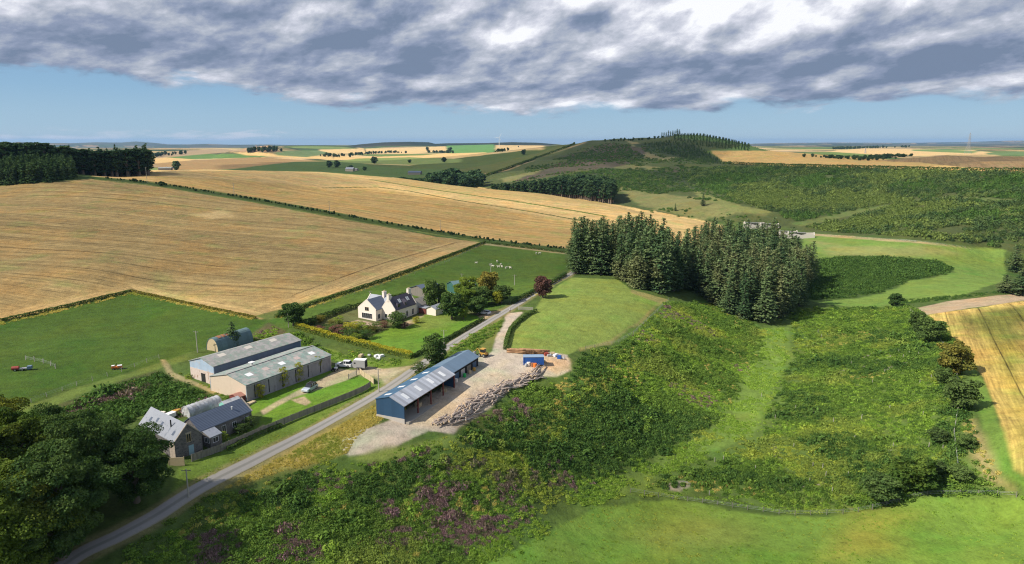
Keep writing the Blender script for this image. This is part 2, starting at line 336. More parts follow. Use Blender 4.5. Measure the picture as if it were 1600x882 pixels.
# valley floor and slopes
reg('ground', (.090,.150,.028), [(960,538),(1045,470),(1120,470),(1190,512),(1165,540),(1120,600),(1105,660),(1060,690),(1000,690),(930,640),(890,600),(890,570)], 1, 2, bump=.35)
reg('ground', (.135,.205,.038), [(1175,515),(1235,512),(1240,560),(1230,610),(1225,660),(1200,710),(1100,765),(960,800),(840,850),(780,882),(720,920),(640,920),(720,860),(840,800),(960,730),(1080,690),(1130,640),(1150,580)], 4, 5, bump=.3)
reg('ground', (.095,.145,.030), [(1232,480),(1430,478),(1480,500),(1510,560),(1520,640),(1560,720),(1600,760),(1700,770),(1700,790),(1440,778),(1340,802),(1230,806),(1100,770),(1000,760),(1040,735),(1180,680),(1215,600),(1238,560)], 1, 2.5, bump=.35)
for pl in [[(1040,755),(1075,748),(1085,760),(1060,768),(1042,766)],[(1215,757),(1250,753),(1282,755),(1275,762),(1220,763)],[(1205,690),(1215,700),(1218,715),(1202,716),(1198,705)],[(1330,560),(1375,545),(1372,552),(1340,566)],
           [(1300,585),(1370,560),(1400,548),(1410,552),(1360,572),(1310,592)],[(1380,570),(1440,553),(1445,560),(1390,580)],[(1262,530),(1270,528),(1275,550),(1268,555)],[(1380,705),(1400,700),(1405,712),(1385,716)],[(1345,695),(1378,702),(1340,712)]]:
    reg('ground', (.27,.235,.18), pl, .6, 1.2, bump=.3)
reg('meadow', (.150,.240,.036), [(700,930),(760,882),(840,836),(930,795),(1000,782),(1100,786),(1200,806),(1300,806),(1370,796),(1430,776),(1600,779),(1700,782),(1750,930)], .8, 1.5, bump=.05)
reg('meadow', (.28,.26,.04), [(1270,882),(1290,840),(1340,800),(1400,790),(1440,800),(1430,830),(1360,860),(1330,882)], 6, 6)
reg('meadow', (.20,.25,.045), [(960,830),(1060,790),(1150,800),(1200,830),(1150,870),(1000,870)], 7, 6)
# right hand side: pasture, tilled strip, half cut corn field
reg('pasture', (.155,.235,.045), [(1255,366),(1300,368),(1440,378),(1520,388),(1560,388),(1572,392),(1570,440),(1500,462),(1430,472),(1400,480),(1330,480),(1260,470),(1250,420)], 1, 2, 30, .2)
reg('pasture', (.23,.25,.075), [(1262,375),(1330,385),(1440,385),(1500,395),(1400,402),(1300,400)], 6, 5)
reg('pasture', (.33,.27,.13), [(1255,364),(1300,367),(1440,378),(1520,389),(1440,381),(1300,371),(1255,367)], 1, 1)
reg('ground', (.060,.100,.022), [(1278,405),(1330,400),(1400,402),(1470,408),(1490,420),(1480,430),(1420,440),(1380,458),(1330,468),(1262,470),(1262,430)], 1.5, 3, bump=.5)
reg('ploughed_field', (.40,.30,.19), [(1423,484),(1480,471),(1600,458),(1750,450),(1750,462),(1600,470),(1530,480),(1450,492),(1430,490)], .5, .5, 80, .4)
reg('corn_field', (.52,.36,.105), [(1450,492),(1530,481),(1600,470),(1750,462),(1750,760),(1600,745),(1583,735),(1570,690),(1555,640),(1540,600),(1515,560),(1480,525),(1455,505)], .5, .8, [(1530,560),(1590,722)], 1.5)
reg('corn_field', (.15,.15,.03), [(1500,500),(1550,485),(1600,480),(1750,474),(1750,520),(1600,505),(1600,560),(1560,540),(1520,515)], 7, 4, [(1530,560),(1590,722)], 1.3)
reg('corn_field', (.30,.26,.05), [(1545,520),(1600,560),(1600,700),(1585,650),(1570,600)], 6, 4, [(1530,560),(1590,722)], 1.4)
reg('verge', (.13,.21,.035), [(1455,505),(1480,525),(1515,560),(1540,600),(1555,640),(1570,690),(1583,735),(1600,745),(1720,760),(1720,775),(1600,765),(1570,750),(1550,720),(1535,680),(1528,640),(1515,600),(1495,560),(1460,520),(1420,490),(1430,488)], .8, 1.)
reg('verge', (.27,.22,.09), [(1505,655),(1525,655),(1540,700),(1560,745),(1585,765),(1545,750),(1520,715)], 1.5, 1.5)

LINES = [ # class, colour, half width, px polyline
    ('ground', (.055,.085,.018), 5.5, [(150,279),(250,289),(400,313),(600,351),(760,376),(890,392)]),
    ('ground', (.13,.16,.04), 1.6, [(150,281),(250,292),(400,317),(600,354),(757,379)]),
    ('ground', (.07,.09,.02), 1.5, [(505,294),(590,292.5),(640,299),(720,314),(830,331),(930,349)]),
    ('ground', (.12,.15,.03), 2.2, [(580,281),(640,291),(700,300),(800,314),(900,330),(945,338)]),
    ('ground', (.06,.09,.02), 2.5, [(745,281),(800,262),(860,240),(905,224)]),
]
ROAD = [(60,915),(121,866),(176,843),(240,809),(307,764),(400,718),(496,669),(563,632),(617,600),(661,568),(707,537),(754,507),(797,483),(835,460),(859,446),(889,428),(930,408),(985,385)]
ROADW = wpoly(ROAD, False, 14)
def smooth_pl(P, n=3):
    P = np.array(P)
    for _ in range(n):
        Q = P.copy(); Q[1:-1] = (P[:-2] + 2 * P[1:-1] + P[2:]) / 4; P = Q
    return P
ROADW = smooth_pl(ROADW, 4)

REGW = []
for cls, col, soft, wob, st, ss, bump, poly in REG:
    REGW.append((cls, col, soft, wob, st, ss, bump, wpoly(poly, True, 14)))
LINESW = [(c, col, w, wpoly(p, False, 14)) for c, col, w, p in LINES]
CLS = ['ground', 'hillside', 'pasture', 'stubble_field', 'ploughed_field', 'track', 'garden', 'lawn', 'yard', 'meadow', 'corn_field', 'verge', 'plain']
def BEAR(pp):
    a, b = hit([pp[0][0], pp[1][0]], [pp[0][1], pp[1][1]]); return math.atan2(b[0] - a[0], b[1] - a[1])
def paint(x, y):
    n = len(x); r = np.hypot(x, y)
    col = np.tile(np.array(SCR), (n, 1)); cls = np.zeros(n, np.int16); st = np.zeros((n, 3)); bump = np.full(n, .35); ss = np.zeros(n)
    # far patchwork of fields
    far = r > 700
    a = .5; gx = (x * math.cos(a) + y * math.sin(a)); gy = (-x * math.sin(a) + y * math.cos(a))
    gx = gx + (fbm(x / 900, y / 900, 3, 2) - .5) * 500; gy = gy + (fbm(x / 900 + 9, y / 900, 4, 2) - .5) * 500
    ix = np.floor(gx / 420); iy = np.floor(gy / 300 + _h(ix, ix, 9) * 1.); k = _h(ix, iy, 21)
    pal = np.array([STUB2, (.58,.40,.20), (.14,.20,.05), (.10,.17,.045), (.50,.36,.18), (.055,.08,.03), (.17,.23,.07), (.34,.24,.13), (.62,.45,.22)])
    pc = pal[np.clip((k * 9).astype(int), 0, 8)]
    fx = gx / 420 - ix; fy = gy / 300 + _h(ix, ix, 9) - iy
    edge = np.minimum(np.minimum(fx, 1 - fx) * 420, np.minimum(fy, 1 - fy) * 300)
    hed = sstep(10, 5, edge)[:, None]; pc = pc * (1 - hed) + np.array((.05, .07, .025)) * hed
    wood = sstep(.60, .64, fbm(x / 500, y / 350, 77, 4))[:, None]; pc = pc * (1 - wood) + np.array((.035, .055, .022)) * wood
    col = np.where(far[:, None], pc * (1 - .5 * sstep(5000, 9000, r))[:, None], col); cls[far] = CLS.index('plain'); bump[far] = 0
    ca_, la = az_lr(x, y)
    for (r0, wd, aa, zz), cc_ in zip(_RD, [(.07,.085,.06), (.025,.04,.03), (.05,.07,.05), (.014,.026,.018), (.10,.10,.045), (.04,.065,.03), (.10,.11,.08), (.05,.07,.05)]):
        kk = np.exp(-((np.log(np.maximum(r, 1) / r0)) / wd) ** 2) * (ca_ > aa[0]) * (ca_ < aa[-1]); kk = sstep(.08, .35, kk) * (.95 if r0 == 6500 else .82)
        kk = kk * (1 if r0 == 6500 else sstep(.62, .5, fbm(x / (r0 * .12), y / (r0 * .06), int(r0), 3)))
        col = col * (1 - kk[:, None]) + np.array(cc_) * kk[:, None]
    w1 = (fbm(x / 9, y / 9, 31, 3) - .5) * 2; w2 = (fbm(x / 90, y / 90, 33, 3) - .5) * 2
    for c, cl, soft, wob, sd, s_, bp, W in REGW:
        lo = W.min(0) - 30; hi = W.max(0) + 30
        idx = np.nonzero((x > lo[0]) & (x < hi[0]) & (y > lo[1]) & (y < hi[1]))[0]
        if not len(idx): continue
        ins, d = inside_d(W, x[idx], y[idx]); sd_ = np.where(ins, d, -d)
        sd_ = sd_ + w1[idx] * wob * (1 if soft < 4 else .5) + (w2[idx] * wob if soft > 2 else 0)
        res = .0016 * r[idx]
        k = sstep(-1, 1, sd_ / np.maximum(soft, res)); kk = k[:, None]
        col[idx] = col[idx] * (1 - kk) + np.array(cl) * kk
        m = k > .5; j = idx[m]; cls[j] = CLS.index(c)
        bump[idx] = bump[idx] * (1 - k) + bp * k
        ss[idx] = ss[idx] * (1 - k) + s_ * k
        if sd is not None:
            t = math.radians(sd) if not isinstance(sd, list) else BEAR(sd); j = idx[k > .02]
            u = x[j] * math.cos(t) - y[j] * math.sin(t); v = x[j] * math.sin(t) + y[j] * math.cos(t)
            st[j, 0] = u; st[j, 1] = v
    for c, cl, w, W in LINESW:
        lo = W.min(0) - 12; hi = W.max(0) + 12
        idx = np.nonzero((x > lo[0]) & (x < hi[0]) & (y > lo[1]) & (y < hi[1]))[0]
        d = line_d(W, x[idx], y[idx]) + w1[idx] * .6; k = sstep(w + .6, w - .6, d)
        col[idx] = col[idx] * (1 - k[:, None]) + np.array(cl) * k[:, None]; cls[idx[k > .5]] = 0; ss[idx] *= 1 - k
    # sandy verge either side of the lane
    idx = np.nonzero(r < 450)[0]
    d = line_d(ROADW, x[idx], y[idx]); k = sstep(3.3, 2.0, d + w1[idx] * .8) * .7
    col[idx] = col[idx] * (1 - k[:, None]) + np.array((.23, .20, .09)) * k[:, None]
    k = sstep(2.2, 3.5, d); bump[idx] *= k
    return col, cls, st, bump, ss
def az_lr(x, y): return np.arctan2(x, y), np.log(np.hypot(x, y) + 1e-9)
PADS = []   # level ground under buildings: (poly world, z)
def ground_z(x, y, bump):
    z = height(x, y)
    r = np.hypot(x, y)
    near = bump > .02
    b = np.zeros(len(x))
    i = np.nonzero(near & (r < 1600))[0]
    s = 2.2
    b[i] = (fbm(x[i] / s, y[i] / s, 51, 3) - .45) * 1.3 + (fbm(x[i] / 9, y[i] / 9, 57, 3) - .5) * 1.6
    return z + b * bump
# grid: rings round the camera, close where the photo looks
azs = np.concatenate([np.arange(-math.pi, -.74, .06), np.arange(-.74, .74, .00135), np.arange(.74, math.pi, .06)])
rs = [4.0]
while rs[-1] < 32000:
    r_ = rs[-1]; g = .05 if r_ < 55 else (.0036 if r_ < 1500 else (.008 if r_ < 8000 else .014))
    rs.append(r_ * (1 + g))
rs = np.array(rs); NA, NR = len(azs), len(rs)
A_, R_ = np.meshgrid(azs, rs, indexing='ij')
GXX = (R_ * np.sin(A_)).ravel(); GYY = (R_ * np.cos(A_)).ravel()
print('grid', NA, NR)
gcol, gcls, gst, gbump, gss = paint(GXX, GYY)
GZZ = ground_z(GXX, GYY, gbump)
V = np.stack([GXX, GYY, GZZ], -1)
V = np.concatenate([V, [[0, 0, float(GZZ[:1].mean())]]])
ii, jj = np.meshgrid(np.arange(NA - 1), np.arange(NR - 1), indexing='ij')
q = lambda i, j: (i % NA) * NR + j
Fq = np.stack([q(ii, jj), q(ii, jj + 1), q(ii + 1, jj + 1), q(ii + 1, jj)], -1).reshape(-1, 4)
wrap = np.stack([q(np.full(NR-1, NA-1), np.arange(NR-1)), q(np.full(NR-1, NA-1), np.arange(1, NR)), np.arange(1, NR), np.arange(NR-1)], -1)
Fq = np.concatenate([Fq, wrap])[:, ::-1]
fc = gcls[Fq[:, 0]]

# ------------------------------------------------------------------ land material
def land_mat():
    m, t = new_mat('land')
    at = t.n('ShaderNodeAttribute', attribute_name='col'); sv = t.n('ShaderNodeAttribute', attribute_name='suv')
    geo = t.n('ShaderNodeNewGeometry'); P = geo.outputs['Position']
    sep = t.n('ShaderNodeSeparateXYZ', {0: sv.outputs['Vector']})
    u, v, ss = sep.outputs
    # mottling at several sizes
    n1 = t.noise(P, 1.7, 5, .72); n2 = t.noise(P, .12, 4, .6); n3 = t.noise(P, .016, 4, .6, .6)
    k = t.m('ADD', t.m('MULTIPLY', n1, .95), t.m('MULTIPLY', n2, .6)); k = t.m('ADD', k, t.m('MULTIPLY', n3, .5))
    k = t.m('ADD', k, -.025)           # mean 1
    c = t.mix(1.0, at.outputs['Color'], t.n('ShaderNodeCombineColor', {0: k, 1: k, 2: k}).outputs[0], 'MULTIPLY')
    n4 = t.noise(t.vm('ADD', P, (3, 40, 7)), .38, 3, .6); k = t.m('ADD', k, t.m('MULTIPLY', t.m('SUBTRACT', n4, .5), .8)); k = t.m('SUBTRACT', k, t.ramp(t.noise(t.vm('ADD', P, (7, 3, 1)), .8, 3, .6), .60, .70, 0., .24)); c = t.mix(1.0, at.outputs['Color'], t.n('ShaderNodeCombineColor', {0: k, 1: k, 2: k}).outputs[0], 'MULTIPLY')
    # yellower and greener patches
    dry = t.mix(1.0, c, (1.14, 1.0, .86), 'MULTIPLY')
    c = t.mix(t.ramp(t.noise(P, .045, 4, .6), .45, .7), c, dry)
    grn = t.mix(1.0, c, (.80, 1.0, .85), 'MULTIPLY')
    c = t.mix(t.ramp(t.noise(t.vm('ADD', P, (91, 17, 5)), .07, 3), .5, .72), c, grn)
    # working lines of the machines
    uv = t.n('ShaderNodeCombineXYZ', {0: u, 1: t.m('MULTIPLY', v, .012)}).outputs[0]
    s1 = t.noise(uv, .45, 3, .6); s2 = t.noise(uv, .11, 3, .6); uv2 = t.n('ShaderNodeCombineXYZ', {0: u, 1: t.m('MULTIPLY', v, .05)}).outputs[0]
    s3 = t.noise(uv2, 1.6, 2, .6)
    sk = t.m('ADD', t.m('ADD', t.m('MULTIPLY', s1, .8), t.m('MULTIPLY', s2, .7)), t.m('MULTIPLY', s3, .9)); sk = t.m('ADD', sk, -.2)
    # wheel lines
    w = t.m('FRACT', t.m('DIVIDE', t.m('ADD', u, t.m('MULTIPLY', s2, 5)), 12.5)); w = t.m('ABSOLUTE', t.m('SUBTRACT', w, .5))
    w = t.ramp(w, .04, .0); w = t.m('MULTIPLY', w, t.ramp(t.noise(uv2, .12, 2), .30, .55)); sk = t.m('SUBTRACT', sk, t.m('MULTIPLY', w, .42))
    sk = t.m('ADD', t.m('MULTIPLY', t.m('SUBTRACT', sk, 1.0), ss), 1.0)
    c = t.mix(1.0, c, t.n('ShaderNodeCombineColor', {0: sk, 1: sk, 2: sk}).outputs[0], 'MULTIPLY')
    bh = t.m('ADD', t.noise(P, 2.4, 3, .7), t.m('MULTIPLY', t.noise(P, .5, 3, .6), 1.5))
    bmp = t.n('ShaderNodeBump', {'Strength': .55, 'Distance': .35, 'Height': bh})
    b = t.n('ShaderNodeBsdfPrincipled', {'Base Color': c, 'Roughness': .95, 'Normal': bmp, 'Specular IOR Level': .15})
    t.n('ShaderNodeOutputMaterial', {0: b})
    return m
LAND = land_mat()
for ci, cn in enumerate(CLS):
    f = Fq[fc == ci]
    if cn == 'ground':
        cap = [[NA * NR, (i * NR), ((i + 1) % NA) * NR, NA * NR] for i in range(0)]
    if not len(f): continue
    used, inv = np.unique(f, return_inverse=True); f2 = inv.reshape(f.shape)
    o = mesh_np(cn, V[used], f2, [LAND], True)
    a = o.data.attributes.new('col', 'FLOAT_COLOR', 'POINT')
    cc = np.concatenate([gcol[used], np.ones((len(used), 1))], 1).astype(np.float32); a.data.foreach_set('color', cc.ravel())
    a = o.data.attributes.new('suv', 'FLOAT_VECTOR', 'POINT')
    sv = gst[used].copy(); sv[:, 2] = gss[used]; a.data.foreach_set('vector', sv.astype(np.float32).ravel())
    tag(o, kind='structure')
del A_, R_
def gz(x, y):
    """ground surface without the small bumps"""
    return height(np.atleast_1d(x), np.atleast_1d(y))
# lane: its own ribbon lying on the land
def ribbon(name, W, half, mat, lift=.04, sub=2.0, edge=.0, z_of=None):
    W = np.array(W); seg = np.hypot(*(np.diff(W, axis=0).T)); L = np.concatenate([[0], np.cumsum(seg)])
    s = np.arange(0, L[-1], sub); x = np.interp(s, L, W[:, 0]); y = np.interp(s, L, W[:, 1])
    tx, ty = np.gradient(x), np.gradient(y); l = np.hypot(tx, ty); nx, ny = -ty / l, tx / l
    ks = np.linspace(-1, 1, 5); vs = []
    wv = (fbm(s / 5, s * 0, 3, 2) - .5) * edge
    for k in ks:
        xx = x + nx * half * k + nx * wv * abs(k); yy = y + ny * half * k + ny * wv * abs(k)
        vs.append(np.stack([xx, yy, gz(xx, yy) + lift - .03 * (abs(k) > .9)], -1))
    n = len(s); vs = np.concatenate(vs); i = np.arange(n - 1)
    f = np.concatenate([np.stack([k * n + i, (k + 1) * n + i, (k + 1) * n + i + 1, k * n + i + 1], -1) for k in range(4)])[:, ::-1]
    o = mesh_np(name, vs, f, [mat], True)
    at = o.data.attributes.new('suv', 'FLOAT_VECTOR', 'POINT')
    sv = np.stack([np.repeat(ks * half, n), np.tile(s, 5), np.zeros(5 * n)], -1); at.data.foreach_set('vector', sv.astype(np.float32).ravel())
    return o
def road_mat():
    m, t = new_mat('old_asphalt')
    P = t.n('ShaderNodeNewGeometry').outputs['Position']; sv = t.n('ShaderNodeAttribute', attribute_name='suv')
    sep = t.n('ShaderNodeSeparateXYZ', {0: sv.outputs['Vector']}); u, v, _ = sep.outputs
    n = t.noise(P, 2.0, 4, .7); n2 = t.noise(P, .15, 3)
    c = t.mix(n, (.235, .22, .205), (.36, .34, .31)); c = t.mix(t.ramp(n2, .35, .7), c, (.30, .28, .25))
    mid = t.ramp(t.m('ABSOLUTE', u), .15, .5, .5, 0.); c = t.mix(mid, c, (.13, .13, .10))
    ed = t.ramp(t.m('ADD', t.m('ABSOLUTE', u), t.m('MULTIPLY', n, .5)), 1.45, 1.9); c = t.mix(ed, c, (.25, .22, .12))
    b = t.n('ShaderNodeBsdfPrincipled', {'Base Color': c, 'Roughness': .85, 'Specular IOR Level': .3})
    t.n('ShaderNodeOutputMaterial', {0: b}); return m
ROADM = road_mat()
road = tag(ribbon('road', ROADW, 1.6, ROADM, .07, 1.2, .3), kind='structure')
# ------------------------------------------------------------------ sun, sky, clouds
SUN_EL = math.radians(43); SUN_AZ = math.atan2(-.93, -.36)
sd = Vector((math.sin(SUN_AZ) * math.cos(SUN_EL), math.cos(SUN_AZ) * math.cos(SUN_EL), math.sin(SUN_EL)))
sl = bpy.data.lights.new('sun', 'SUN'); so = bpy.data.objects.new('sun', sl); ROOTC.objects.link(so)
sl.energy = 5.0; sl.angle = math.radians(.6); sl.color = (1.0, .93, .82)
so.rotation_euler = sd.to_track_quat('Z', 'Y').to_euler(); so.location = (0, 0, 300)
W = bpy.data.worlds.new('World'); S.world = W; W.use_nodes = True
W.cycles.sampling_method = 'MANUAL'; W.cycles.sample_map_resolution = 512
t = NT(W.node_tree)
sky = t.n('ShaderNodeTexSky', sky_type='NISHITA', sun_disc=False, sun_elevation=SUN_EL, sun_rotation=SUN_AZ % (2 * math.pi), altitude=200, air_density=1.0, dust_density=.6, ozone_density=1.5)
D = t.n('ShaderNodeTexCoord').outputs['Generated']
sp = t.n('ShaderNodeSeparateXYZ', {0: D}); dx, dy, dz = sp.outputs
az = t.m('ARCTAN2', dx, dy)
el = t.m('MAXIMUM', dz, 0.0)
q_ = t.m('DIVIDE', 1.0, t.m('ADD', el, .075))
PX = t.m('MULTIPLY', dx, q_); PY = t.m('MULTIPLY', dy, q_)
P = t.n('ShaderNodeCombineXYZ', {0: PX, 1: PY, 2: 0.0}).outputs[0]
def fb(vec, sc, det=8, r=.56, dist=.3): return t.noise(vec, sc, det, r, dist)
hh = t.m('SQRT', t.m('ADD', t.m('MULTIPLY', dx, dx), t.m('MULTIPLY', dy, dy)))
lz = t.m('LOGARITHM', t.m('ADD', el, .045), math.e)
shear = t.m('MULTIPLY', lz, -.12)     # puffs lean with the wind
cxn = t.m('ADD', t.m('DIVIDE', dx, hh), shear)
PC = t.n('ShaderNodeCombineXYZ', {0: t.m('MULTIPLY', cxn, 11.0), 1: t.m('MULTIPLY', t.m('DIVIDE', dy, hh), 11.0), 2: t.m('MULTIPLY', lz, 3.9)}).outputs[0]
wq = t.n('ShaderNodeTexNoise', {'Vector': PC, 'Scale': .8, 'Detail': 3.0})
PR = t.vm('ADD', PC, t.vm('MULTIPLY', t.vm('SUBTRACT', wq.outputs['Color'], (.5, .5, .5)), (.35, .35, .30)))
big = fb(PR, .36, 2, .5, 0)
f0 = fb(PR, .95, 9, .60, .0)
f1 = fb(t.vm('ADD', PR, (-.20, 0, .42)), .95, 4, .48, .1)   # towards the light: lit puffs
rel = t.m('SUBTRACT', f0, f1)
# lower rim of the cloud bank
rim = t.n('ShaderNodeFloatCurve', {'Value': t.m('ADD', t.m('MULTIPLY', az, .5), .5)})
cur = rim.mapping.curves[0]
pts = [(0, .090), (.18, .080), (.26, .076), (.33, .062), (.40, .047), (.47, .042), (.56, .038), (.62, .043), (.70, .047), (.82, .054), (1, .06)]
while len(cur.points) < len(pts): cur.points.new(.5, .5)
for p_, q2 in zip(cur.points, pts): p_.location = q2
rim.mapping.update()
rimv = rim.outputs[0]
ragged = t.m('ADD', t.m('SUBTRACT', el, rimv), t.m('MULTIPLY', t.m('SUBTRACT', fb(t.n('ShaderNodeCombineXYZ', {0: t.m('MULTIPLY', az, 7), 1: t.m('MULTIPLY', el, 24), 2: 0.0}).outputs[0], 1.3, 7, .62), .5), .075))
cov = t.m('POWER', t.ramp(ragged, -.007, .011), 1.3)
# brightness of the deck
def blob(a0, e0, sa, se):
    x = t.m('DIVIDE', t.m('SUBTRACT', az, a0), sa); y = t.m('DIVIDE', t.m('SUBTRACT', el, e0), se)
    return t.m('EXPONENT', t.m('MULTIPLY', t.m('ADD', t.m('MULTIPLY', x, x), t.m('MULTIPLY', y, y)), -1.0))
lay = t.m('MULTIPLY', blob(.33, .215, .34, .055), .55)
lay = t.m('ADD', lay, t.m('MULTIPLY', blob(.60, .14, .22, .025), .25))
lay = t.m('ADD', lay, t.m('MULTIPLY', blob(.48, .098, .34, .013), -.42))
lay = t.m('ADD', lay, t.m('MULTIPLY', blob(-.52, .11, .24, .022), -.30))
lay = t.m('ADD', lay, t.m('MULTIPLY', blob(-.25, .088, .12, .012), -.22))
lay = t.m('ADD', lay, t.m('MULTIPLY', blob(-.25, .205, .10, .02), -.12))
lay = t.m('ADD', lay, t.m('MULTIPLY', blob(-.05, .14, .14, .015), .14))
lay = t.m('ADD', lay, t.m('MULTIPLY', blob(-.62, .17, .08, .03), .15)); lay = t.m('ADD', lay, t.m('MULTIPLY', blob(.30, .18, .22, .03), .22))
br = t.m('ADD', t.m('MULTIPLY', t.m('SUBTRACT', big, .5), 1.0), t.m('MULTIPLY', t.m('SUBTRACT', f0, .5), 1.0))
br = t.m('ADD', br, t.m('MULTIPLY', rel, 1.7)); fine = t.m('SUBTRACT', fb(t.vm('ADD', PR, (5, 3, 1)), 3.2, 7, .6, .1), .5)
br = t.m('ADD', t.m('ADD', t.m('ADD', br, t.m('MULTIPLY', lay, 1.1)), .40), t.m('MULTIPLY', fine, .30))
cr_ = t.n('ShaderNodeValToRGB', {0: br}); e = cr_.color_ramp.elements
e[0].position = 0.0; e[0].color = (.155, .205, .30, 1); e[1].position = 1.0; e[1].color = (.80, .81, .85, 1)
for pos, c in ((.25, (.235, .28, .39)), (.5, (.37, .405, .48)), (.72, (.53, .55, .63))):
    x = e.new(pos); x.color = c + (1,)
# clear air under the bank
cl = t.n('ShaderNodeValToRGB', {0: t.m('MULTIPLY', el, 6.0)}); e = cl.color_ramp.elements
e[0].position = 0; e[0].color = (.34, .465, .57, 1); e[1].position = 1; e[1].color = (.13, .26, .46, 1)
x = e.new(.12); x.color = (.275, .43, .575, 1); x = e.new(.4); x.color = (.20, .36, .54, 1)
SKYK = .11
nish = t.mix(1.0, sky.outputs[0], (SKYK,) * 3, 'MULTIPLY')
clear = t.mix(.88, nish, cl.outputs[0])
# small far cumulus low on the left
sc_ = fb(t.n('ShaderNodeCombineXYZ', {0: t.m('MULTIPLY', az, 10), 1: t.m('MULTIPLY', el, 60), 2: 3.0}).outputs[0], 1.0, 6, .6)
sm = t.m('MULTIPLY', t.ramp(sc_, .52, .66), t.m('MULTIPLY', t.ramp(el, .0, .004), t.ramp(el, .020, .012)))
sm = t.m('MULTIPLY', sm, t.ramp(az, -.05, -.3))
clear = t.mix(t.m('MULTIPLY', sm, .85), clear, (.52, .56, .64))
gap = t.m('MULTIPLY', blob(.165, .205, .012, .006), .8)
skyc = t.mix(t.m('SUBTRACT', cov, gap), clear, cr_.outputs[0])
up = t.ramp(dz, .26, .55); skyc = t.mix(t.m('MULTIPLY', up, .45), skyc, nish)
skyc = t.mix(t.ramp(dz, -.02, -.0005, 1., 0.), skyc, (.30, .40, .47))
bg = t.n('ShaderNodeBackground', {'Color': skyc, 'Strength': 1.0})
t.n('ShaderNodeOutputWorld', {0: bg})
# ------------------------------------------------------------------ foliage
def leaf_mat(name, ca_, cb, cc=None, trans=.25, rnd=.35, scale=.35, gain=2.0):
    m, t = new_mat(name)
    P = t.n('ShaderNodeTexCoord').outputs['Object']; oi = t.n('ShaderNodeObjectInfo')
    G = t.n('ShaderNodeNewGeometry').outputs['Position']
    n = t.noise(P, scale, 3, .6)
    f = t.m('ADD', t.ramp(n, .32, .68), t.m('MULTIPLY', t.m('SUBTRACT', oi.outputs['Random'], .5), 1.2), clamp=True)
    c = t.mix(f, ca_, cb)
    if cc: c = t.mix(t.ramp(t.noise(G, .05, 4, .6), .5, .62), c, cc)
    ri = t.n('ShaderNodeNewGeometry').outputs['Random Per Island']
    k = t.m('ADD', t.m('MULTIPLY', ri, rnd * 1.4), 1 - rnd * .7)
    k = t.m('MULTIPLY', k, gain)
    c = t.mix(1.0, c, t.n('ShaderNodeCombineColor', {0: k, 1: k, 2: k}).outputs[0], 'MULTIPLY')
    d = t.n('ShaderNodeBsdfDiffuse', {'Color': c}); tr = t.n('ShaderNodeBsdfTranslucent', {'Color': t.mix(1.0, c, (1.15, 1.2, .6), 'MULTIPLY')})
    b = t.n('ShaderNodeMixShader', {0: trans, 1: d.outputs[0], 2: tr.outputs[0]})
    t.n('ShaderNodeOutputMaterial', {0: b}); return m
def bark_mat(name, a=(.10, .075, .05), b=(.20, .16, .12)):
    m, t = new_mat(name); P = t.n('ShaderNodeTexCoord').outputs['Object']
    c = t.mix(t.noise(t.vm('MULTIPLY', P, (3, 3, .6)), 2, 4, .7), a, b)
    t.n('ShaderNodeOutputMaterial', {0: t.n('ShaderNodeBsdfPrincipled', {'Base Color': c, 'Roughness': .9})}); return m
BARK = bark_mat('bark'); BARK2 = bark_mat('pale_bark', (.22, .19, .15), (.36, .32, .26))
def cards(c, s, nrm=None, jit=1.0, asp=1.0, rng=RNG):
    """leaf-sized faces: centres, sizes, optional facing"""
    n = len(c); a = rng.normal(size=(n, 3))
    if nrm is not None: a = nrm + a * jit
    a /= np.linalg.norm(a, axis=1, keepdims=True) + 1e-9
    t = np.cross(a, rng.normal(size=(n, 3))); t /= np.linalg.norm(t, axis=1, keepdims=True) + 1e-9
    b = np.cross(a, t); s = np.broadcast_to(np.asarray(s, float), (n,))[:, None]
    v = np.stack([c - t * s, c - b * s * asp * .55, c + t * s, c + b * s * asp * .55], 1).reshape(-1, 3)
    return v, np.arange(4 * n).reshape(-1, 4)
def tube(pts, rads, k=6):
    pts = np.array(pts, float); n = len(pts); vs = []
    for i in range(n):
        d = pts[min(i + 1, n - 1)] - pts[max(i - 1, 0)]; d /= np.linalg.norm(d) + 1e-9
        a = np.cross(d, [0.3, 1, .1]); a /= np.linalg.norm(a) + 1e-9; b = np.cross(d, a)
        for j in range(k):
            t = 2 * math.pi * j / k; vs.append(pts[i] + (a * math.cos(t) + b * math.sin(t)) * rads[i])
    f = [[i * k + j, i * k + (j + 1) % k, (i + 1) * k + (j + 1) % k, (i + 1) * k + j] for i in range(n - 1) for j in range(k)]
    return np.array(vs), np.array(f)
def join(parts):
    V, F_, o = [], [], 0
    for v, f in parts: V.append(v); F_.append(f + o); o += len(v)
    return np.concatenate(V), np.concatenate(F_)
def blob_leaves(n, R, rng, up=.2, shell=.35):
    d = rng.normal(size=(n, 3)); d /= np.linalg.norm(d, axis=1, keepdims=True)
    d[:, 2] = np.where((d[:, 2] < -.35) & (rng.random(n) < .6), -d[:, 2], d[:, 2])
    r = (1 - shell * rng.random(n) ** 1.5)[:, None]
    return d * r * R, d
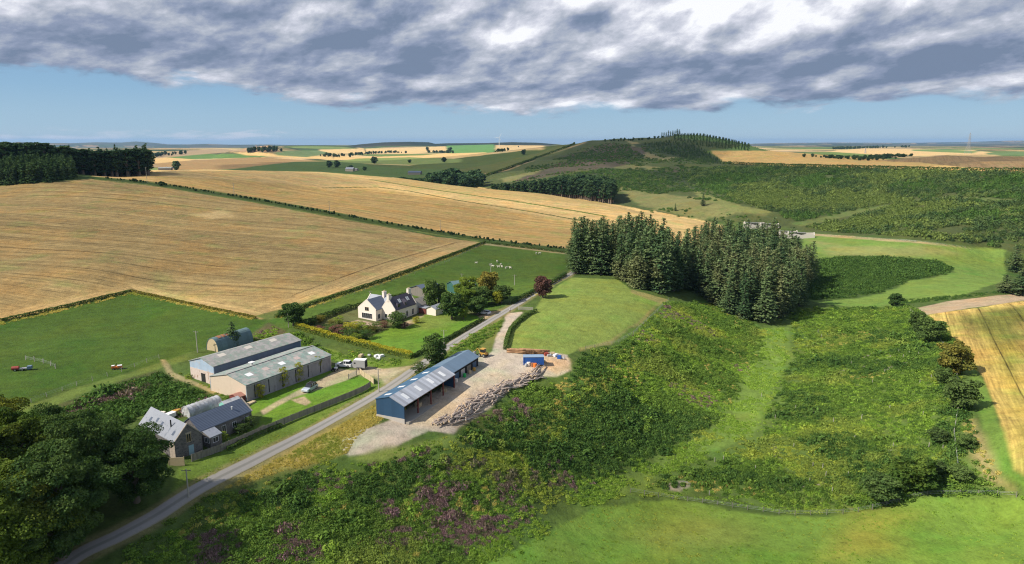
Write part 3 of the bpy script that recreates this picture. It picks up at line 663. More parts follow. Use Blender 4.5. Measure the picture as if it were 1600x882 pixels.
def broad_crown(H, W, lobes=16, leaves=260, ls=.3, z0=.28, seed=0, droop=0., lr=1.):
    """crown of many leafy clumps round limb ends; also the limb tubes"""
    rng = np.random.default_rng(seed); P = []; L = []
    for i in range(lobes):
        t = (i + .5) / lobes; z = z0 + (1 - z0) * (t ** .85) * .93
        env = math.sin(math.pi * min(max((z - z0 * .6) / (1.08 - z0 * .6), 0.02), 1)) ** .6
        ph = i * 2.4 + rng.uniform(-.4, .4); rr = env * W / 2 * rng.uniform(.35, .78 if lr == 1 else .98)
        c = np.array([rr * math.cos(ph), rr * math.sin(ph), z * H]); R = W * rng.uniform(.14, .24) * (.6 + .5 * env) * lr * (1 if lr == 1 else rng.choice([.75, 1, 1.25]))
        Rv = np.array([R * 1.15, R * 1.15, R * rng.uniform(.6, .85)])
        p, d = blob_leaves(leaves, Rv, rng)
        # sub clumps break the outline
        k = rng.normal(size=(9, 3)); k /= np.linalg.norm(k, axis=1, keepdims=True)
        bumpy = np.max(d @ k.T, 1); p = p * (0.72 + .42 * sstep(.55, .98, bumpy))[:, None]
        P.append((c + p, d)); L.append(c)
    c = np.concatenate([a for a, b in P]); d = np.concatenate([b for a, b in P])
    v, f = cards(c, ls * rng.uniform(.6, 1.3, len(c)), d + np.array([0, 0, .4]), 1.1, 1.1, rng)
    th = H * .028 + .08
    tr = [tube([(0, 0, -.5), (0, 0, H * .15), (rng.uniform(-.2, .2), rng.uniform(-.2, .2), H * .45), (0, 0, H * .85)], [th * 1.3, th, th * .7, th * .15], 7)]
    for cc in L[::2]:
        zs = max(H * .12, cc[2] * .55); tr.append(tube([(0, 0, zs), cc * [.5, .5, 1] * [1, 1, .86], cc], [th * .45, th * .28, th * .08], 5))
    return (v, f), join(tr)
def spruce(H, W, seed=0, dens=1.0, bare=.12, sp=1.0):
    rng = np.random.default_rng(seed); cs = []; ns = []; ss = []
    lv = int(H * 1.7 * dens)
    for i in range(lv):
        t = i / lv; z = H * (bare + (1 - bare) * t); R = W / 2 * (1 - t) ** .52 * (.78 + .22 * math.sin(t * 9 + seed)) * rng.uniform(.8, 1.14) + .12
        nb = max(4, int(6 + 7 * (1 - t)))
        for j in range(nb):
            ph = rng.uniform(0, 2 * math.pi); Rb = R * rng.uniform(.75, 1.1); m = max(2, int(Rb / .42))
            q = np.linspace(.25, 1, m); dr = -.22 * q * Rb + .20 * q ** 2 * Rb
            c = np.stack([q * Rb * math.cos(ph), q * Rb * math.sin(ph), z + dr + rng.normal(0, .1, m)], -1)
            side = np.array([-math.sin(ph), math.cos(ph), 0]); c += side * rng.normal(0, .17, (m, 1)) * q[:, None]
            cs.append(c); ns.append(np.tile([.4 * math.cos(ph), .4 * math.sin(ph), .8], (m, 1))); ss.append(np.full(m, .48 * sp) * rng.uniform(.7, 1.25, m))
    c = np.concatenate(cs); n = np.concatenate(ns); s = np.concatenate(ss)
    tip = np.array([[0, 0, H * .985], [0, 0, H * .96], [.1, 0, H * .94]]); c = np.concatenate([c, tip]); n = np.concatenate([n, np.tile([1, .2, .2], (3, 1))]); s = np.concatenate([s, [.3, .35, .4]])
    v, f = cards(c, s, n, .55, .9, rng)
    return (v, f), tube([(0, 0, -.6), (0, 0, H * .5), (0, 0, H * .97)], [H * .014 + .06, H * .009 + .04, .03], 6)
def tree_proto(kind, crown, trunk, cm, bm=None):
    (cv, cf), (tv, tf) = crown, trunk
    me = mesh_np('crown', cv, cf, [cm], False, link=False).data; tm = mesh_np('trunk', tv, tf, [bm or BARK], True, link=False).data
    return kind, me, tm
NTREE = [0]
def place_tree(proto, x, y, sc, label, cat='tree', group=None, rz=None, sxy=1.0, z=None, trunk=True, sink=0.):
    kind, me, tm = proto
    e = bpy.data.objects.new(kind, None); ROOTC.objects.link(e)
    e.location = (x, y, (float(gz(x, y)[0]) if z is None else z) - sink); e.scale = (sc * sxy, sc * sxy, sc)
    e.rotation_euler = (0, 0, random.uniform(0, 6.28) if rz is None else rz); e.empty_display_size = .5
    c = bpy.data.objects.new('crown', me); c.parent = e; ROOTC.objects.link(c)
    if trunk:
        k = bpy.data.objects.new('trunk', tm); k.parent = e; ROOTC.objects.link(k)
    tag(e, label, cat, group); NTREE[0] += 1
    return e
def at(px, py): p = hit(px, py)[0]; return float(p[0]), float(p[1])

# ---- materials of the foliage
M_SPR = leaf_mat('spruce_needles', (.028, .052, .022), (.068, .095, .038), (.075, .085, .036), .10, .5, .5)
M_SPR2 = leaf_mat('dark_spruce_needles', (.020, .040, .018), (.042, .070, .028), None, .10, .4, .3)
M_SPR3 = leaf_mat('young_spruce_needles', (.030, .055, .020), (.062, .095, .034), None, .1, .4, .3)
M_BRD = leaf_mat('beech_leaves', (.032, .058, .012), (.078, .108, .018), (.095, .105, .018), .25, .4, .3)
M_BRD2 = leaf_mat('ash_leaves', (.030, .056, .016), (.066, .098, .027), None, .25, .4, .4)
M_BRD3 = leaf_mat('light_green_leaves', (.070, .105, .018), (.13, .165, .028), None, .3, .4, .5)
M_OLIVE = leaf_mat('autumn_olive_leaves', (.075, .078, .018), (.135, .115, .025), None, .25, .4, .5)
M_YEL = leaf_mat('golden_leaves', (.30, .25, .015), (.42, .36, .02), None, .3, .3, .8)
M_YEL2 = leaf_mat('yellow_green_leaves', (.13, .14, .018), (.23, .21, .028), None, .3, .4, .8)
M_COP = leaf_mat('copper_leaves', (.05, .028, .024), (.10, .05, .038), None, .2, .4, .8)
M_DK = leaf_mat('dark_shrub_leaves', (.028, .046, .015), (.058, .086, .024), None, .2, .4, .5)

SPR = [tree_proto('spruce_tree', *spruce(24 + 2 * i, 8.5, 10 + i, bare=.05), M_SPR) for i in range(4)]
SPRN = [24, 26, 28, 30]
BRD = {}
def bp(kind, key, mat, H, W, **kw):
    if key not in BRD: BRD[key] = (tree_proto(kind, *broad_crown(H, W, **kw), mat, kw.get('bm')), H)
    return BRD[key]

# ---- spruce plantation beside the lane
PLA = [wpoly([(889,431),(963,433),(988,451),(1048,467),(1072,452),(1068,425),(1000,402),(897,404)]),
       wpoly([(1087,458),(1110,481),(1150,499),(1195,511),(1235,503),(1262,468),(1268,432),(1210,402),(1100,400),(1062,424)])]
def fill_poly(W, step, jit=.3, seed=0):
    rng = np.random.default_rng(seed); lo, hi = W.min(0), W.max(0)
    gx, gy = np.meshgrid(np.arange(lo[0], hi[0], step), np.arange(lo[1], hi[1], step * .87), indexing='ij')
    gx = gx + (np.arange(gx.shape[1]) % 2)[None] * step / 2
    x = gx.ravel() + rng.uniform(-jit, jit, gx.size) * step; y = gy.ravel() + rng.uniform(-jit, jit, gx.size) * step
    k, _ = inside_d(W, x, y, False); return x[k], y[k]
for gi, Wp in enumerate(PLA):
    x, y = fill_poly(Wp, 6.4 if gi == 0 else 7.6, .3, gi)
    print('plantation', gi, len(x))
    for i in range(len(x)):
        _, d = inside_d(Wp, x[i:i+1], y[i:i+1]); j = random.randrange(4)
        h = (random.uniform(22.5, 27.0) if gi == 0 else random.uniform(21, 26)) * random.choice([1, 1, 1, .9, .8]) * (.93 if d[0] < 4 else 1)
        rr = math.hypot(x[i], y[i])
        place_tree(SPR[j], x[i], y[i], h / SPRN[j], ('tall dark spruce in the left block of the dense plantation where the lane ends' if gi == 0 else 'tall grey green spruce in the right block of the dense plantation above the valley floor'),
                   'conifer', 'spruces of the plantation', sxy=random.uniform(1.3, 1.65))
# ---- big broadleaves at the lower left
BIG = [tree_proto('beech_tree', *broad_crown(17, 15, lobes=50, leaves=1150, ls=.21, z0=.10, seed=40 + i, lr=.68), M_BRD) for i in range(3)]
BIG2 = [tree_proto('ash_tree', *broad_crown(17, 14, lobes=50, leaves=1100, ls=.20, z0=.10, seed=50 + i, lr=.68), M_BRD2) for i in range(2)]
for k, (px, py, h, w, kd, lab) in enumerate([
    (42, 893, 15.5, 1.0, 1, 'beech with yellowish green tips at the bottom edge, left of the lane end'),
    (-10, 905, 17.0, 1.05, 0, 'large yellow green beech cut by the bottom left corner, foremost of the lane trees'),
    (98, 872, 18.0, 1.08, 3, 'large dark green ash hanging over the shaded end of the lane'),
    (25, 800, 17.0, 1.0, 2, 'large beech at the left edge behind the foremost lane tree'),
    (125, 795, 17.0, .95, 3, 'broad dark green ash with pale bare twigs, middle of the lower left trees'),
    (214, 784, 13.0, 1.12, 4, 'dark ash hiding the near gable of the stone cottage, rightmost of the lower left trees'),
    (-60, 830, 17.5, 1.1, 2, 'tall beech half outside the left edge of the view'),
    (85, 740, 12.5, 1.05, 4, 'rounded ash behind the lane trees, next to the heather bank'),
    (160, 728, 8.8, 1.0, 3, 'lower ash behind the cottage roof end, reaching the scrub bank'),
    (-20, 740, 14.5, 1.1, 0, 'beech with golden green crown at the left edge below the pasture')]):
    x, y = at(px, py); pr = (BIG + BIG2)[kd]
    place_tree(pr, x, y, h / 17, lab, 'tree', 'broadleaved trees at the lower left', sxy=w, rz=k * 1.3)
# ---- garden trees round the white house and others near the farm
def gt(key, kind, mat, px, py, h, w, label, cat='tree', group=None, lobes=18, leaves=300, ls=.28, z0=.2, seed=None):
    pr, H0 = bp(kind, key, mat, 8.0, 6.5, lobes=lobes, leaves=leaves, ls=ls, z0=z0, seed=hash(key) % 97 if seed is None else seed)
    x, y = at(px, py); place_tree(pr, x, y, h / H0, label, cat, group, sxy=w / 6.5 / (h / H0))
G1 = 'trees of the white house garden'
gt('a', 'garden_tree', M_BRD2, 459, 510, 7.5, 8, 'bushy dark tree standing alone in the pasture corner left of the white house', seed=1)
gt('a', 'garden_tree', M_BRD2, 674, 486, 11, 6, 'tall tree with bare pale trunks behind the white house extension', 'tree', G1, seed=1)
gt('b', 'garden_tree', M_DK, 690, 484, 9.5, 4, 'narrow dark tree beside the tall bare trunked one', 'tree', G1, seed=2)
gt('c', 'garden_tree', M_BRD2, 706, 499, 9.0, 9, 'wide blue green tree on the edge of the lawn below the grey pyramid roof', 'tree', G1, seed=3)
gt('d', 'garden_tree', M_BRD3, 731, 467, 8.5, 6.5, 'light green tree behind the grey pyramid roof', 'tree', G1, seed=4)
gt('d', 'garden_tree', M_BRD3, 717, 468, 6, 4.5, 'small yellow green tree just right of the green shed', 'tree', G1, seed=4)
gt('e', 'garden_tree', M_OLIVE, 763, 470, 11, 8, 'tall rusty olive tree, highest of the garden trees', 'tree', G1, seed=5)
gt('c', 'garden_tree', M_BRD2, 752, 478, 7, 8, 'mid green tree below the rusty olive tree', 'tree', G1, seed=3)
gt('b', 'garden_tree', M_DK, 783, 474, 6.5, 8, 'dark round tree beside the lane, rightmost of the garden trees', 'tree', G1, seed=2)
gt('f', 'garden_tree', M_YEL2, 778, 477, 5.2, 4.0, 'small golden tree next to the dark roadside tree', 'tree', G1, seed=6)
gt('d', 'garden_tree', M_BRD3, 727, 482, 7.5, 7, 'yellow green tree between the wide blue green tree and the olive tree', 'tree', G1, seed=4)
gt('c', 'garden_tree', M_BRD3, 746, 492, 6, 7, 'pale green tree over the white car by the garden entrance', 'tree', G1, seed=3)
gt('d', 'garden_tree', M_BRD3, 724, 499, 4.2, 3.6, 'thin young light green tree on the lawn corner', 'tree', G1, seed=4)
gt('g', 'garden_bush', M_BRD2, 619, 512, 5.2, 6.5, 'round green bush in front of the white house door', 'bush', lobes=16, leaves=300, ls=.22, z0=.02, seed=7)
gt('h', 'garden_bush', M_COP, 632, 513, 2.6, 3.2, 'low dark red bush right of the round green bush', 'bush', lobes=12, leaves=200, ls=.2, z0=.02, seed=8)
gt('hy', 'garden_bush', M_YEL2, 650, 505, 2.4, 3.0, 'small yellow bush by the terrace of the white house', 'bush', lobes=12, leaves=200, ls=.2, z0=.02, seed=8)
for k, (px, py, h, w, mt, lb) in enumerate([(528,525,3.6,6,M_COP,'dark purple shrub at the left of the garden bed'),(547,522,4,5.5,M_YEL2,'yellowish shrub in the middle of the garden bed'),(545,530,3.4,5.5,M_BRD2,'green shrub at the lawn corner of the garden bed'),
        (566,520,3.2,5,M_BRD3,'light green shrub below the house terrace'),(585,517,2.8,4.5,M_DK,'low dark shrub under the gabled front of the house'),(571,530,2.8,5,M_BRD2,'spreading green shrub on the lawn edge of the bed'),(556,534,2.6,4.5,M_BRD3,'pale shrub closest to the golden hedge'),
        (515,522,2.5,4.5,M_BRD2,'small green shrub behind the golden hedge'),(600,512,2.2,3.5,M_COP,'small reddish shrub on the terrace edge'),(497,520,2.2,5,M_COP,'brownish shrub at the far end of the garden bed')]):
    gt(('g%d' % (k % 3)) + mt.name, 'garden_bush', mt, px, py, h, w, lb, 'bush', 'shrubs of the garden bed', lobes=12, leaves=220, ls=.2, z0=.02, seed=20 + k % 3)
for k in range(16):
    t_ = k / 15; px = 478 + 100 * t_ + (k % 3) * 5; py = 511 + 21 * t_ - (k % 4) * 5
    gt(('g%d' % (k % 3)) + (M_DK, M_BRD2, M_OLIVE, M_BRD3)[k % 4].name, 'garden_bush', (M_DK, M_BRD2, M_OLIVE, M_BRD3)[k % 4], px, py, 1.4 + (k * 7 % 5) * .3, 2.2 + (k * 5 % 4) * .6, 'small mixed shrub in the beds between the golden hedge and the white house', 'bush', 'small shrubs of the beds', lobes=12, leaves=220, ls=.2, z0=.02, seed=20 + k % 3)
gt('cop', 'copper_tree', M_COP, 848, 466, 8.0, 7.5, 'dark red copper tree standing alone beside the lane', lobes=20, leaves=330, ls=.25, z0=.16, seed=9)
gt('rd', 'roadside_tree', M_BRD2, 679, 574, 9.0, 6.5, 'green ash between the lane and the far end of the blue shed', lobes=20, leaves=300, ls=.24, z0=.1, seed=11)
gt('f2', 'roadside_bush', M_DK, 655, 585, 3.2, 5, 'dark bush squeezed between the lane and the blue shed', 'bush', lobes=12, leaves=220, ls=.2, z0=.02, seed=12)
gt('f2', 'cottage_bush', M_BRD3, 390, 668, 2.6, 3.4, 'clipped round yellow green bush before the slate wing', 'bush', lobes=12, leaves=220, ls=.2, z0=.02, seed=12)
gt('f2b', 'cottage_bush', M_BRD3, 347, 691, 2.2, 3.0, 'rounded green bush beside the cottage porch', 'bush', lobes=12, leaves=220, ls=.2, z0=.02, seed=12)
gt('f2', 'cottage_bush', M_BRD2, 378, 677, 2.2, 4.0, 'loose dark green bush next to the clipped one', 'bush', lobes=12, leaves=220, ls=.2, z0=.02, seed=12)
for k, (px, py, h, w, lb) in enumerate([(407,622,3.6,2.6,'golden bush at the near corner of the long barn'),(443,606,5.4,2.8,'taller golden conifer, second along the long barn wall'),(466,597,5.2,2.9,'golden conifer halfway along the long barn wall'),(497,584,4.8,2.6,'golden conifer nearest the far end of the long barn')]):
    gt('gold', 'golden_conifer', M_YEL2, px, py, h, w, lb, 'shrub', 'golden conifers along the barn', lobes=16, leaves=160, ls=.2, z0=.02, seed=13)
gt('rt1', 'hawthorn_tree', M_BRD2, 1398, 479, 6, 6.5, 'round green hawthorn standing in the valley pasture before the tilled strip', lobes=16, leaves=300, ls=.3, z0=.05, seed=15)
G2 = 'trees along the edge of the corn field'
for px, py, h, w, mt, lb in [(1432,516,7,6,M_BRD2,'slim green tree nearest the tilled strip on the corn field edge'),(1455,535,8,9,M_BRD2,'wide dark tree behind the olive one on the corn field edge'),(1440,530,6,6,M_DK,'dark low tree left of the corn field margin'),
        (1490,585,9.5,9.5,M_OLIVE,'big olive yellow tree at the bend of the corn field margin'),(1500,640,8,8.5,M_DK,'brownish dark tree below the olive one'),(1510,700,3.0,4,M_BRD2,'small dark bush by the dry verge'),(1425,765,7,9,M_BRD,'bright green tree above the meadow fence'),
        (1375,782,5.5,8,M_BRD2,'rounded green tree left of the bright one above the meadow fence'),(1472,600,4.5,5,M_BRD2,'small tree tucked left of the olive tree'),(1458,745,3.5,5,M_DK,'dark bush right of the bright tree by the fence'),(1500,750,3,5,M_BRD2,'low bush where the margin meets the fence'),
        (1466,690,3,5,M_DK,'dark low bush under the brownish tree')]:
    gt('e' + mt.name, 'field_tree', mt, px, py, h, w, lb, 'tree', G2, lobes=20, leaves=300, ls=.3, z0=.03, seed=17)
for px, py, h, w, lb in [(1585,425,17,13,'big dark spruce clump tree at the right edge above the tilled strip, farther one'),(1612,440,16,13,'dark spruce cut by the right edge above the tilled strip'),(1595,462,13,14,'nearer dark spruce on the right edge over the tilled strip'),(1570,458,9,10,'lower dark spruce left of the one at the right edge')]:
    x, y = at(px, py); place_tree(SPR[1], x, y, h / 26, lb, 'conifer', 'spruces at the right edge', sxy=w / 8.5 / (h / 26))
x, y = at(364, 541); place_tree(SPR[0], x, y, 7.5 / 24, 'small dark spruce beside the rusty round roofed hut', 'conifer', sxy=2.2)
x, y = at(1098, 322); place_tree(SPR[2], x, y, 14 / 28, 'lone dark spruce on the hillside clearing', 'conifer', sxy=1.6)
x, y = at(1055, 330); place_tree(SPR[2], x, y, 8 / 28, 'smaller spruce left of the lone one on the clearing', 'conifer', sxy=1.6)

# ---- far woods: nearest trees as trees, the mass behind as one wood
LOWPIN = [tree_proto('pine_tree', *broad_crown(20, 7, lobes=16, leaves=120, ls=.6, z0=.18, seed=90 + i), M_SPR2) for i in range(3)]
LOWSPR = [tree_proto('spruce_tree', *spruce(20, 7, 70 + i, .55, .02, 1.7), M_SPR3) for i in range(3)]
LOWBRD = [tree_proto('distant_tree', *broad_crown(10, 9, lobes=12, leaves=90, ls=.75, z0=.06, seed=80 + i), M_SPR2) for i in range(3)]
def scatter_mass(name, label, cat, metas, x, y, z, sc, kind='stuff', rz=None, sz=None, pk=None):
    """many copies of small meshes as one uncountable mass (geometry nodes)"""
    n = len(x); me = bpy.data.meshes.new(name); me.vertices.add(n)
    me.vertices.foreach_set('co', np.stack([x, y, z], -1).astype(np.float32).ravel())
    for nm, arr in (('sc', sc), ('rz', RNG.uniform(0, 6.283, n) if rz is None else rz), ('sz', RNG.uniform(.8, 1.2, n) if sz is None else sz)):
        a = me.attributes.new(nm, 'FLOAT', 'POINT'); a.data.foreach_set('value', np.asarray(arr, np.float32))
    a = me.attributes.new('pk', 'INT', 'POINT'); a.data.foreach_set('value', (RNG.integers(0, len(metas), n) if pk is None else pk).astype(np.int32))
    o = bpy.data.objects.new(name, me); ROOTC.objects.link(o)
    g = bpy.data.node_groups.new(name + '_scatter', 'GeometryNodeTree')
    g.interface.new_socket('Geometry', in_out='INPUT', socket_type='NodeSocketGeometry'); g.interface.new_socket('Geometry', in_out='OUTPUT', socket_type='NodeSocketGeometry')
    N = g.nodes; L = g.links; gi = N.new('NodeGroupInput'); go = N.new('NodeGroupOutput')
    gei = N.new('GeometryNodeGeometryToInstance')
    for me2 in reversed(metas):
        ob = bpy.data.objects.new('leaf_clump', me2)
        oi = N.new('GeometryNodeObjectInfo'); oi.inputs[0].default_value = ob; oi.inputs['As Instance'].default_value = True; L.new(oi.outputs['Geometry'], gei.inputs[0])
    def attr(nm, ty='FLOAT'):
        a = N.new('GeometryNodeInputNamedAttribute'); a.data_type = ty; a.inputs['Name'].default_value = nm; return a.outputs[0]
    ip = N.new('GeometryNodeInstanceOnPoints'); L.new(gi.outputs[0], ip.inputs['Points']); L.new(gei.outputs[0], ip.inputs['Instance'])
    ip.inputs['Pick Instance'].default_value = True; L.new(attr('pk', 'INT'), ip.inputs['Instance Index'])
    cz_ = N.new('ShaderNodeCombineXYZ'); L.new(attr('rz'), cz_.inputs[2]); L.new(cz_.outputs[0], ip.inputs['Rotation'])
    cs = N.new('ShaderNodeCombineXYZ'); s_ = attr('sc'); L.new(s_, cs.inputs[0]); L.new(s_, cs.inputs[1])
    mm = N.new('ShaderNodeMath'); mm.operation = 'MULTIPLY'; L.new(s_, mm.inputs[0]); L.new(attr('sz'), mm.inputs[1]); L.new(mm.outputs[0], cs.inputs[2]); L.new(cs.outputs[0], ip.inputs['Scale'])
    L.new(ip.outputs[0], go.inputs[0])
    md = o.modifiers.new('scatter', 'NODES'); md.node_group = g
    tag(o, label, cat, None, kind); return o
def hts(x, y): return height(x, y)
# left forest
FA = wpoly([(-80,296),(0,290),(60,286),(100,283),(118,277),(112,270),(60,268),(-80,270)], True, 20)
x, y = fill_poly(FA, 4.6, .35, 5); z = hts(x, y); r = np.hypot(x, y); o_ = np.argsort(r); print('left wood', len(x))
for i in o_[:44]:
    j = random.randrange(3); place_tree(LOWSPR[j], x[i], y[i], random.uniform(.52, .66), 'young blue green spruce on the near face of the rounded wood at the left edge', 'conifer', 'spruces of the young wood at the left edge', z=z[i], sxy=1.7)
i = o_[44:]
if len(i): scatter_mass('conifer_wood', 'dense young spruce wood rising at the left edge beyond the stubble field', 'wood', [p[1] for p in LOWSPR], x[i], y[i], z[i], RNG.uniform(.58, .7, len(i)), sz=RNG.uniform(.85, 1.1, len(i)))
a0 = np.array([az_of(-60, 280), az_of(238, 270)])
def arc_fill(px0, px1, r0f, r1f, step, seed, hfun=None):
    rng = np.random.default_rng(seed); out = []
    a0, a1 = az_of(px0, 270), az_of(px1, 270); ta = np.linspace(0, 1, 400)
    for t_ in np.arange(0, 1, step / (abs(a1 - a0) * (r0f(0.5)))):
        a = a0 + (a1 - a0) * t_
        for r_ in np.arange(r0f(t_), r1f(t_), step):
            aa = a + rng.uniform(-.35, .35) * step / r_; rr = r_ + rng.uniform(-.35, .35) * step
            out.append((rr * math.sin(aa), rr * math.cos(aa)))
    return np.array(out)
pp = arc_fill(-40, 238, lambda t: 605 + 40 * t, lambda t: 690 + 30 * t, 6.0, 3); z = hts(pp[:, 0], pp[:, 1]); print('ridge wood', len(pp)); r = np.hypot(*pp.T)
o_ = np.argsort(r - 40 * (np.arctan2(pp[:, 0], pp[:, 1]) + .6) / .34)
front = o_[:110]
for i in front:
    place_tree(LOWPIN[i % 3], pp[i, 0], pp[i, 1], random.uniform(.98, 1.12), 'tall dark pine on the sunless front of the ridge wood, upper left', 'conifer', 'pines of the ridge wood', z=z[i], sxy=1.65)
i = o_[110:]; scatter_mass('ridge_wood', 'long dark spruce wood on the ridge at the upper left', 'wood', [p[1] for p in LOWSPR], pp[i, 0], pp[i, 1], z[i], RNG.uniform(.98, 1.15, len(i)))
# belt under the big hill
BW = []
for t_ in np.linspace(0, 1, 62):
    px = 770 + 188 * t_; a = az_of(px, 300)
    for k in range(2 if t_ < .45 else 4):
        rr = 900 - 45 * t_ + k * 9 + random.uniform(-3, 3); BW.append((rr * math.sin(a), rr * math.cos(a), .80 + .5 * min(t_ * 1.6, 1), k))
for x_, y_, s_, k in BW:
    place_tree(random.choice(LOWPIN), x_, y_, s_ * random.uniform(.9, 1.1), 'dark pine in the shelter belt below the big hill', 'conifer', 'pines of the shelter belt', sxy=1.1)
G3 = 'broadleaves of the hollow beyond the stubble'
for t_ in range(26):
    px = 632 + 115 * (t_ / 25) + random.uniform(-3, 3); a = az_of(px, 285); rr = random.uniform(960, 1060); hs = 1.25 + 1.3 * math.exp(-((px - 705) / 28) ** 2) + .35 * math.exp(-((px - 740) / 15) ** 2)
    place_tree(LOWBRD[t_ % 3], rr * math.sin(a), rr * math.cos(a), hs * random.uniform(1.0, 1.2), 'dark broadleaf in the clump behind the stubble field, left of the big hill', 'tree', G3, sxy=1.3, z=H1(rr * math.sin(a), rr * math.cos(a)) + 1)
FART = [(276,266,16,'lone dark tree by the roofs at the start of the brown field'),(515,262,14,'dark tree left of the far farm in the hollow'),(527,262,15,'dark tree next to the far farm in the hollow'),(548,266,10,'dark tree right of the far farm in the hollow'),(585,256,16,'lone tree standing in the dim field, left one'),(640,255,8,'low dark bush alone in the dim field'),
        (694,254,12,'lone dark tree just above the hollow clump'),(547,246,14,'small tree in the far hedge line'),(818,242,12,'lone dark tree on the flank of the big hill'),(570,267,8,'low tree at the end of the hollow hedge'),(668,236,20,'dark tree left of the green far field'),(703,238,24,'dark tree at the corner of the green far field'),(810,222.5+8,10,'small tree on the skyline flank of the big hill')]
for px, py, h, lb in FART:
    x, y = at(px, py); place_tree(LOWBRD[len(lb) % 3], x, y, h / 10, lb, 'tree', None, sxy=1.15)
# rows of far hedgerow trees: too small and many to tell apart
def row(name, label, pts, n, h, spread=8, seed=0, metas=None, wide=1.0):
    rng = np.random.default_rng(seed); Wp = wpoly(pts, False, 6); L = np.concatenate([[0], np.cumsum(np.hypot(*np.diff(Wp, axis=0).T))])
    s = rng.uniform(0, L[-1], n); x = np.interp(s, L, Wp[:, 0]) + rng.normal(0, spread, n); y = np.interp(s, L, Wp[:, 1]) + rng.normal(0, spread, n)
    z = hts(x, y); scatter_mass(name, label, 'hedgerow', metas or [p[1] for p in LOWBRD], x, y, z, h / 10 * rng.uniform(.6, 1.2, n) * wide, sz=np.full(n, 1 / wide))
pp = arc_fill(375, 512, lambda t: 1075 + 30 * t, lambda t: 1093 + 30 * t, 9, 31); scatter_mass('hedgerow', 'dark bushy hedgerow in the hollow behind the stubble, left of the far farm', 'hedgerow', [p[1] for p in LOWBRD], pp[:, 0], pp[:, 1], hts(pp[:, 0], pp[:, 1]), RNG.uniform(.5, 1.25, len(pp)))
row('hedgerow', 'far tree line between pale fields left of centre', [(500,245),(545,244),(575,241),(610,239),(636,240)], 90, 10, 12, 2)
row('hedgerow', 'far tree line at the foot of the green far field', [(664,239),(690,239),(706,240)], 26, 12, 10, 3)
row('hedgerow', 'far dark tree line in the middle of pale fields', [(738,242),(762,243),(780,236),(800,238)], 30, 9, 10, 4)
row('hedgerow', 'faint far hedgerow on the left beyond the ridge wood', [(240,246),(262,243),(290,241)], 24, 12, 15, 5)
row('hedgerow', 'tree line along the far field at the centre left', [(385,238),(420,236),(436,237)], 24, 14, 15, 6)
row('hedgerow', 'far conifer strip beyond the corn field of the big hill', [(1270,246),(1340,250),(1370,248),(1412,244)], 330, 5, 10, 7, wide=1.3)
row('hedgerow', 'dark far wood strip at the foot of the pale right hand fields', [(1300,234),(1340,232.5),(1420,230.5)], 80, 14, 25, 8)
row('hedgerow', 'hedge with small dark bushes crossing between the two stubble fields', [(160,279),(240,287),(300,296),(390,311),(600,349),(760,375),(884,390)], 260, 1.3, 1.3, 9)
for px, py, h, lb in [(252,291,3.2,'round dark gorse on the field boundary, biggest one'),(210,284,2.2,'small dark gorse on the upper end of the field boundary'),(306,299,1.6,'low gorse on the field boundary past the pole')]:
    x, y = at(px, py); place_tree(LOWBRD[0], x, y, h / 10, lb, 'bush', None, sxy=1.6)
# top of the big hill
for i in range(9):
    a = az_of(1034 + i * 3.4, 214); rr = 1500 + (i % 3) * 8; place_tree(LOWSPR[i % 3], rr * math.sin(a), rr * math.cos(a), random.uniform(.5, .75), 'dark conifer of the small clump crowning the big hill', 'conifer', 'conifers crowning the big hill', sxy=1.3)
pp = arc_fill(1052, 1168, lambda t: 1440 - 40 * t, lambda t: 1540, 6, 8); scatter_mass('hilltop_wood', 'dark plantation along the right shoulder of the big hill', 'wood', [p[1] for p in LOWSPR], pp[:, 0], pp[:, 1], hts(pp[:, 0], pp[:, 1]), RNG.uniform(.30, .42, len(pp)), sz=np.full(len(pp), .62))
pp = arc_fill(1165, 1300, lambda t: 1520 + 60 * t, lambda t: 1590 + 60 * t, 7, 8); scatter_mass('hilltop_wood', 'thin dark wood running down behind the stubble field of the hill', 'wood', [p[1] for p in LOWSPR], pp[:, 0], pp[:, 1], hts(pp[:, 0], pp[:, 1]) - 2, RNG.uniform(.26, .38, len(pp)), sz=np.full(len(pp), .55))
pp = arc_fill(945, 1036, lambda t: 1560 - 50 * t, lambda t: 1575 - 50 * t, 10, 8); scatter_mass('hilltop_trees', 'thin row of small trees along the skyline of the big hill', 'wood', [p[1] for p in LOWBRD], pp[:, 0], pp[:, 1], hts(pp[:, 0], pp[:, 1]), RNG.uniform(.3, .6, len(pp)))

# ------------------------------------------------------------------ scrub, heather, woodland masses
def clump(nm, n, mat, seed, ls=.2, h=.8, shell=.5, spiky=0.):
    rng = np.random.default_rng(seed); d = rng.normal(size=(n, 3)); d /= np.linalg.norm(d, axis=1, keepdims=True); d[:, 2] = np.abs(d[:, 2])
    k = rng.normal(size=(6, 3)); k[:, 2] = np.abs(k[:, 2]); k /= np.linalg.norm(k, axis=1, keepdims=True)
    R = .6 + .5 * sstep(.6, 1, np.max(d @ k.T, 1)); p = d * (R * (1 - shell * rng.random(n)))[:, None] * np.array([1, 1, h])
    p[:, 2] -= .12
    v, f = cards(p, ls * rng.uniform(.6, 1.4, n), d + np.array([0, 0, .6]) if spiky == 0 else np.stack([d[:, 0], d[:, 1], d[:, 2] * .2], -1), .8, 1.0, rng)
    if spiky: v = v.copy(); c = np.repeat(p, 4, 0); v[:, 2] = c[:, 2] + (v[:, 2] - c[:, 2]) * (1 + spiky)
    return mesh_np(nm, v, f, [mat], False, link=False).data
M_SC1 = leaf_mat('bramble_leaves', (.045, .084, .016), (.088, .138, .024), (.11, .145, .028), .22, .4, .8)
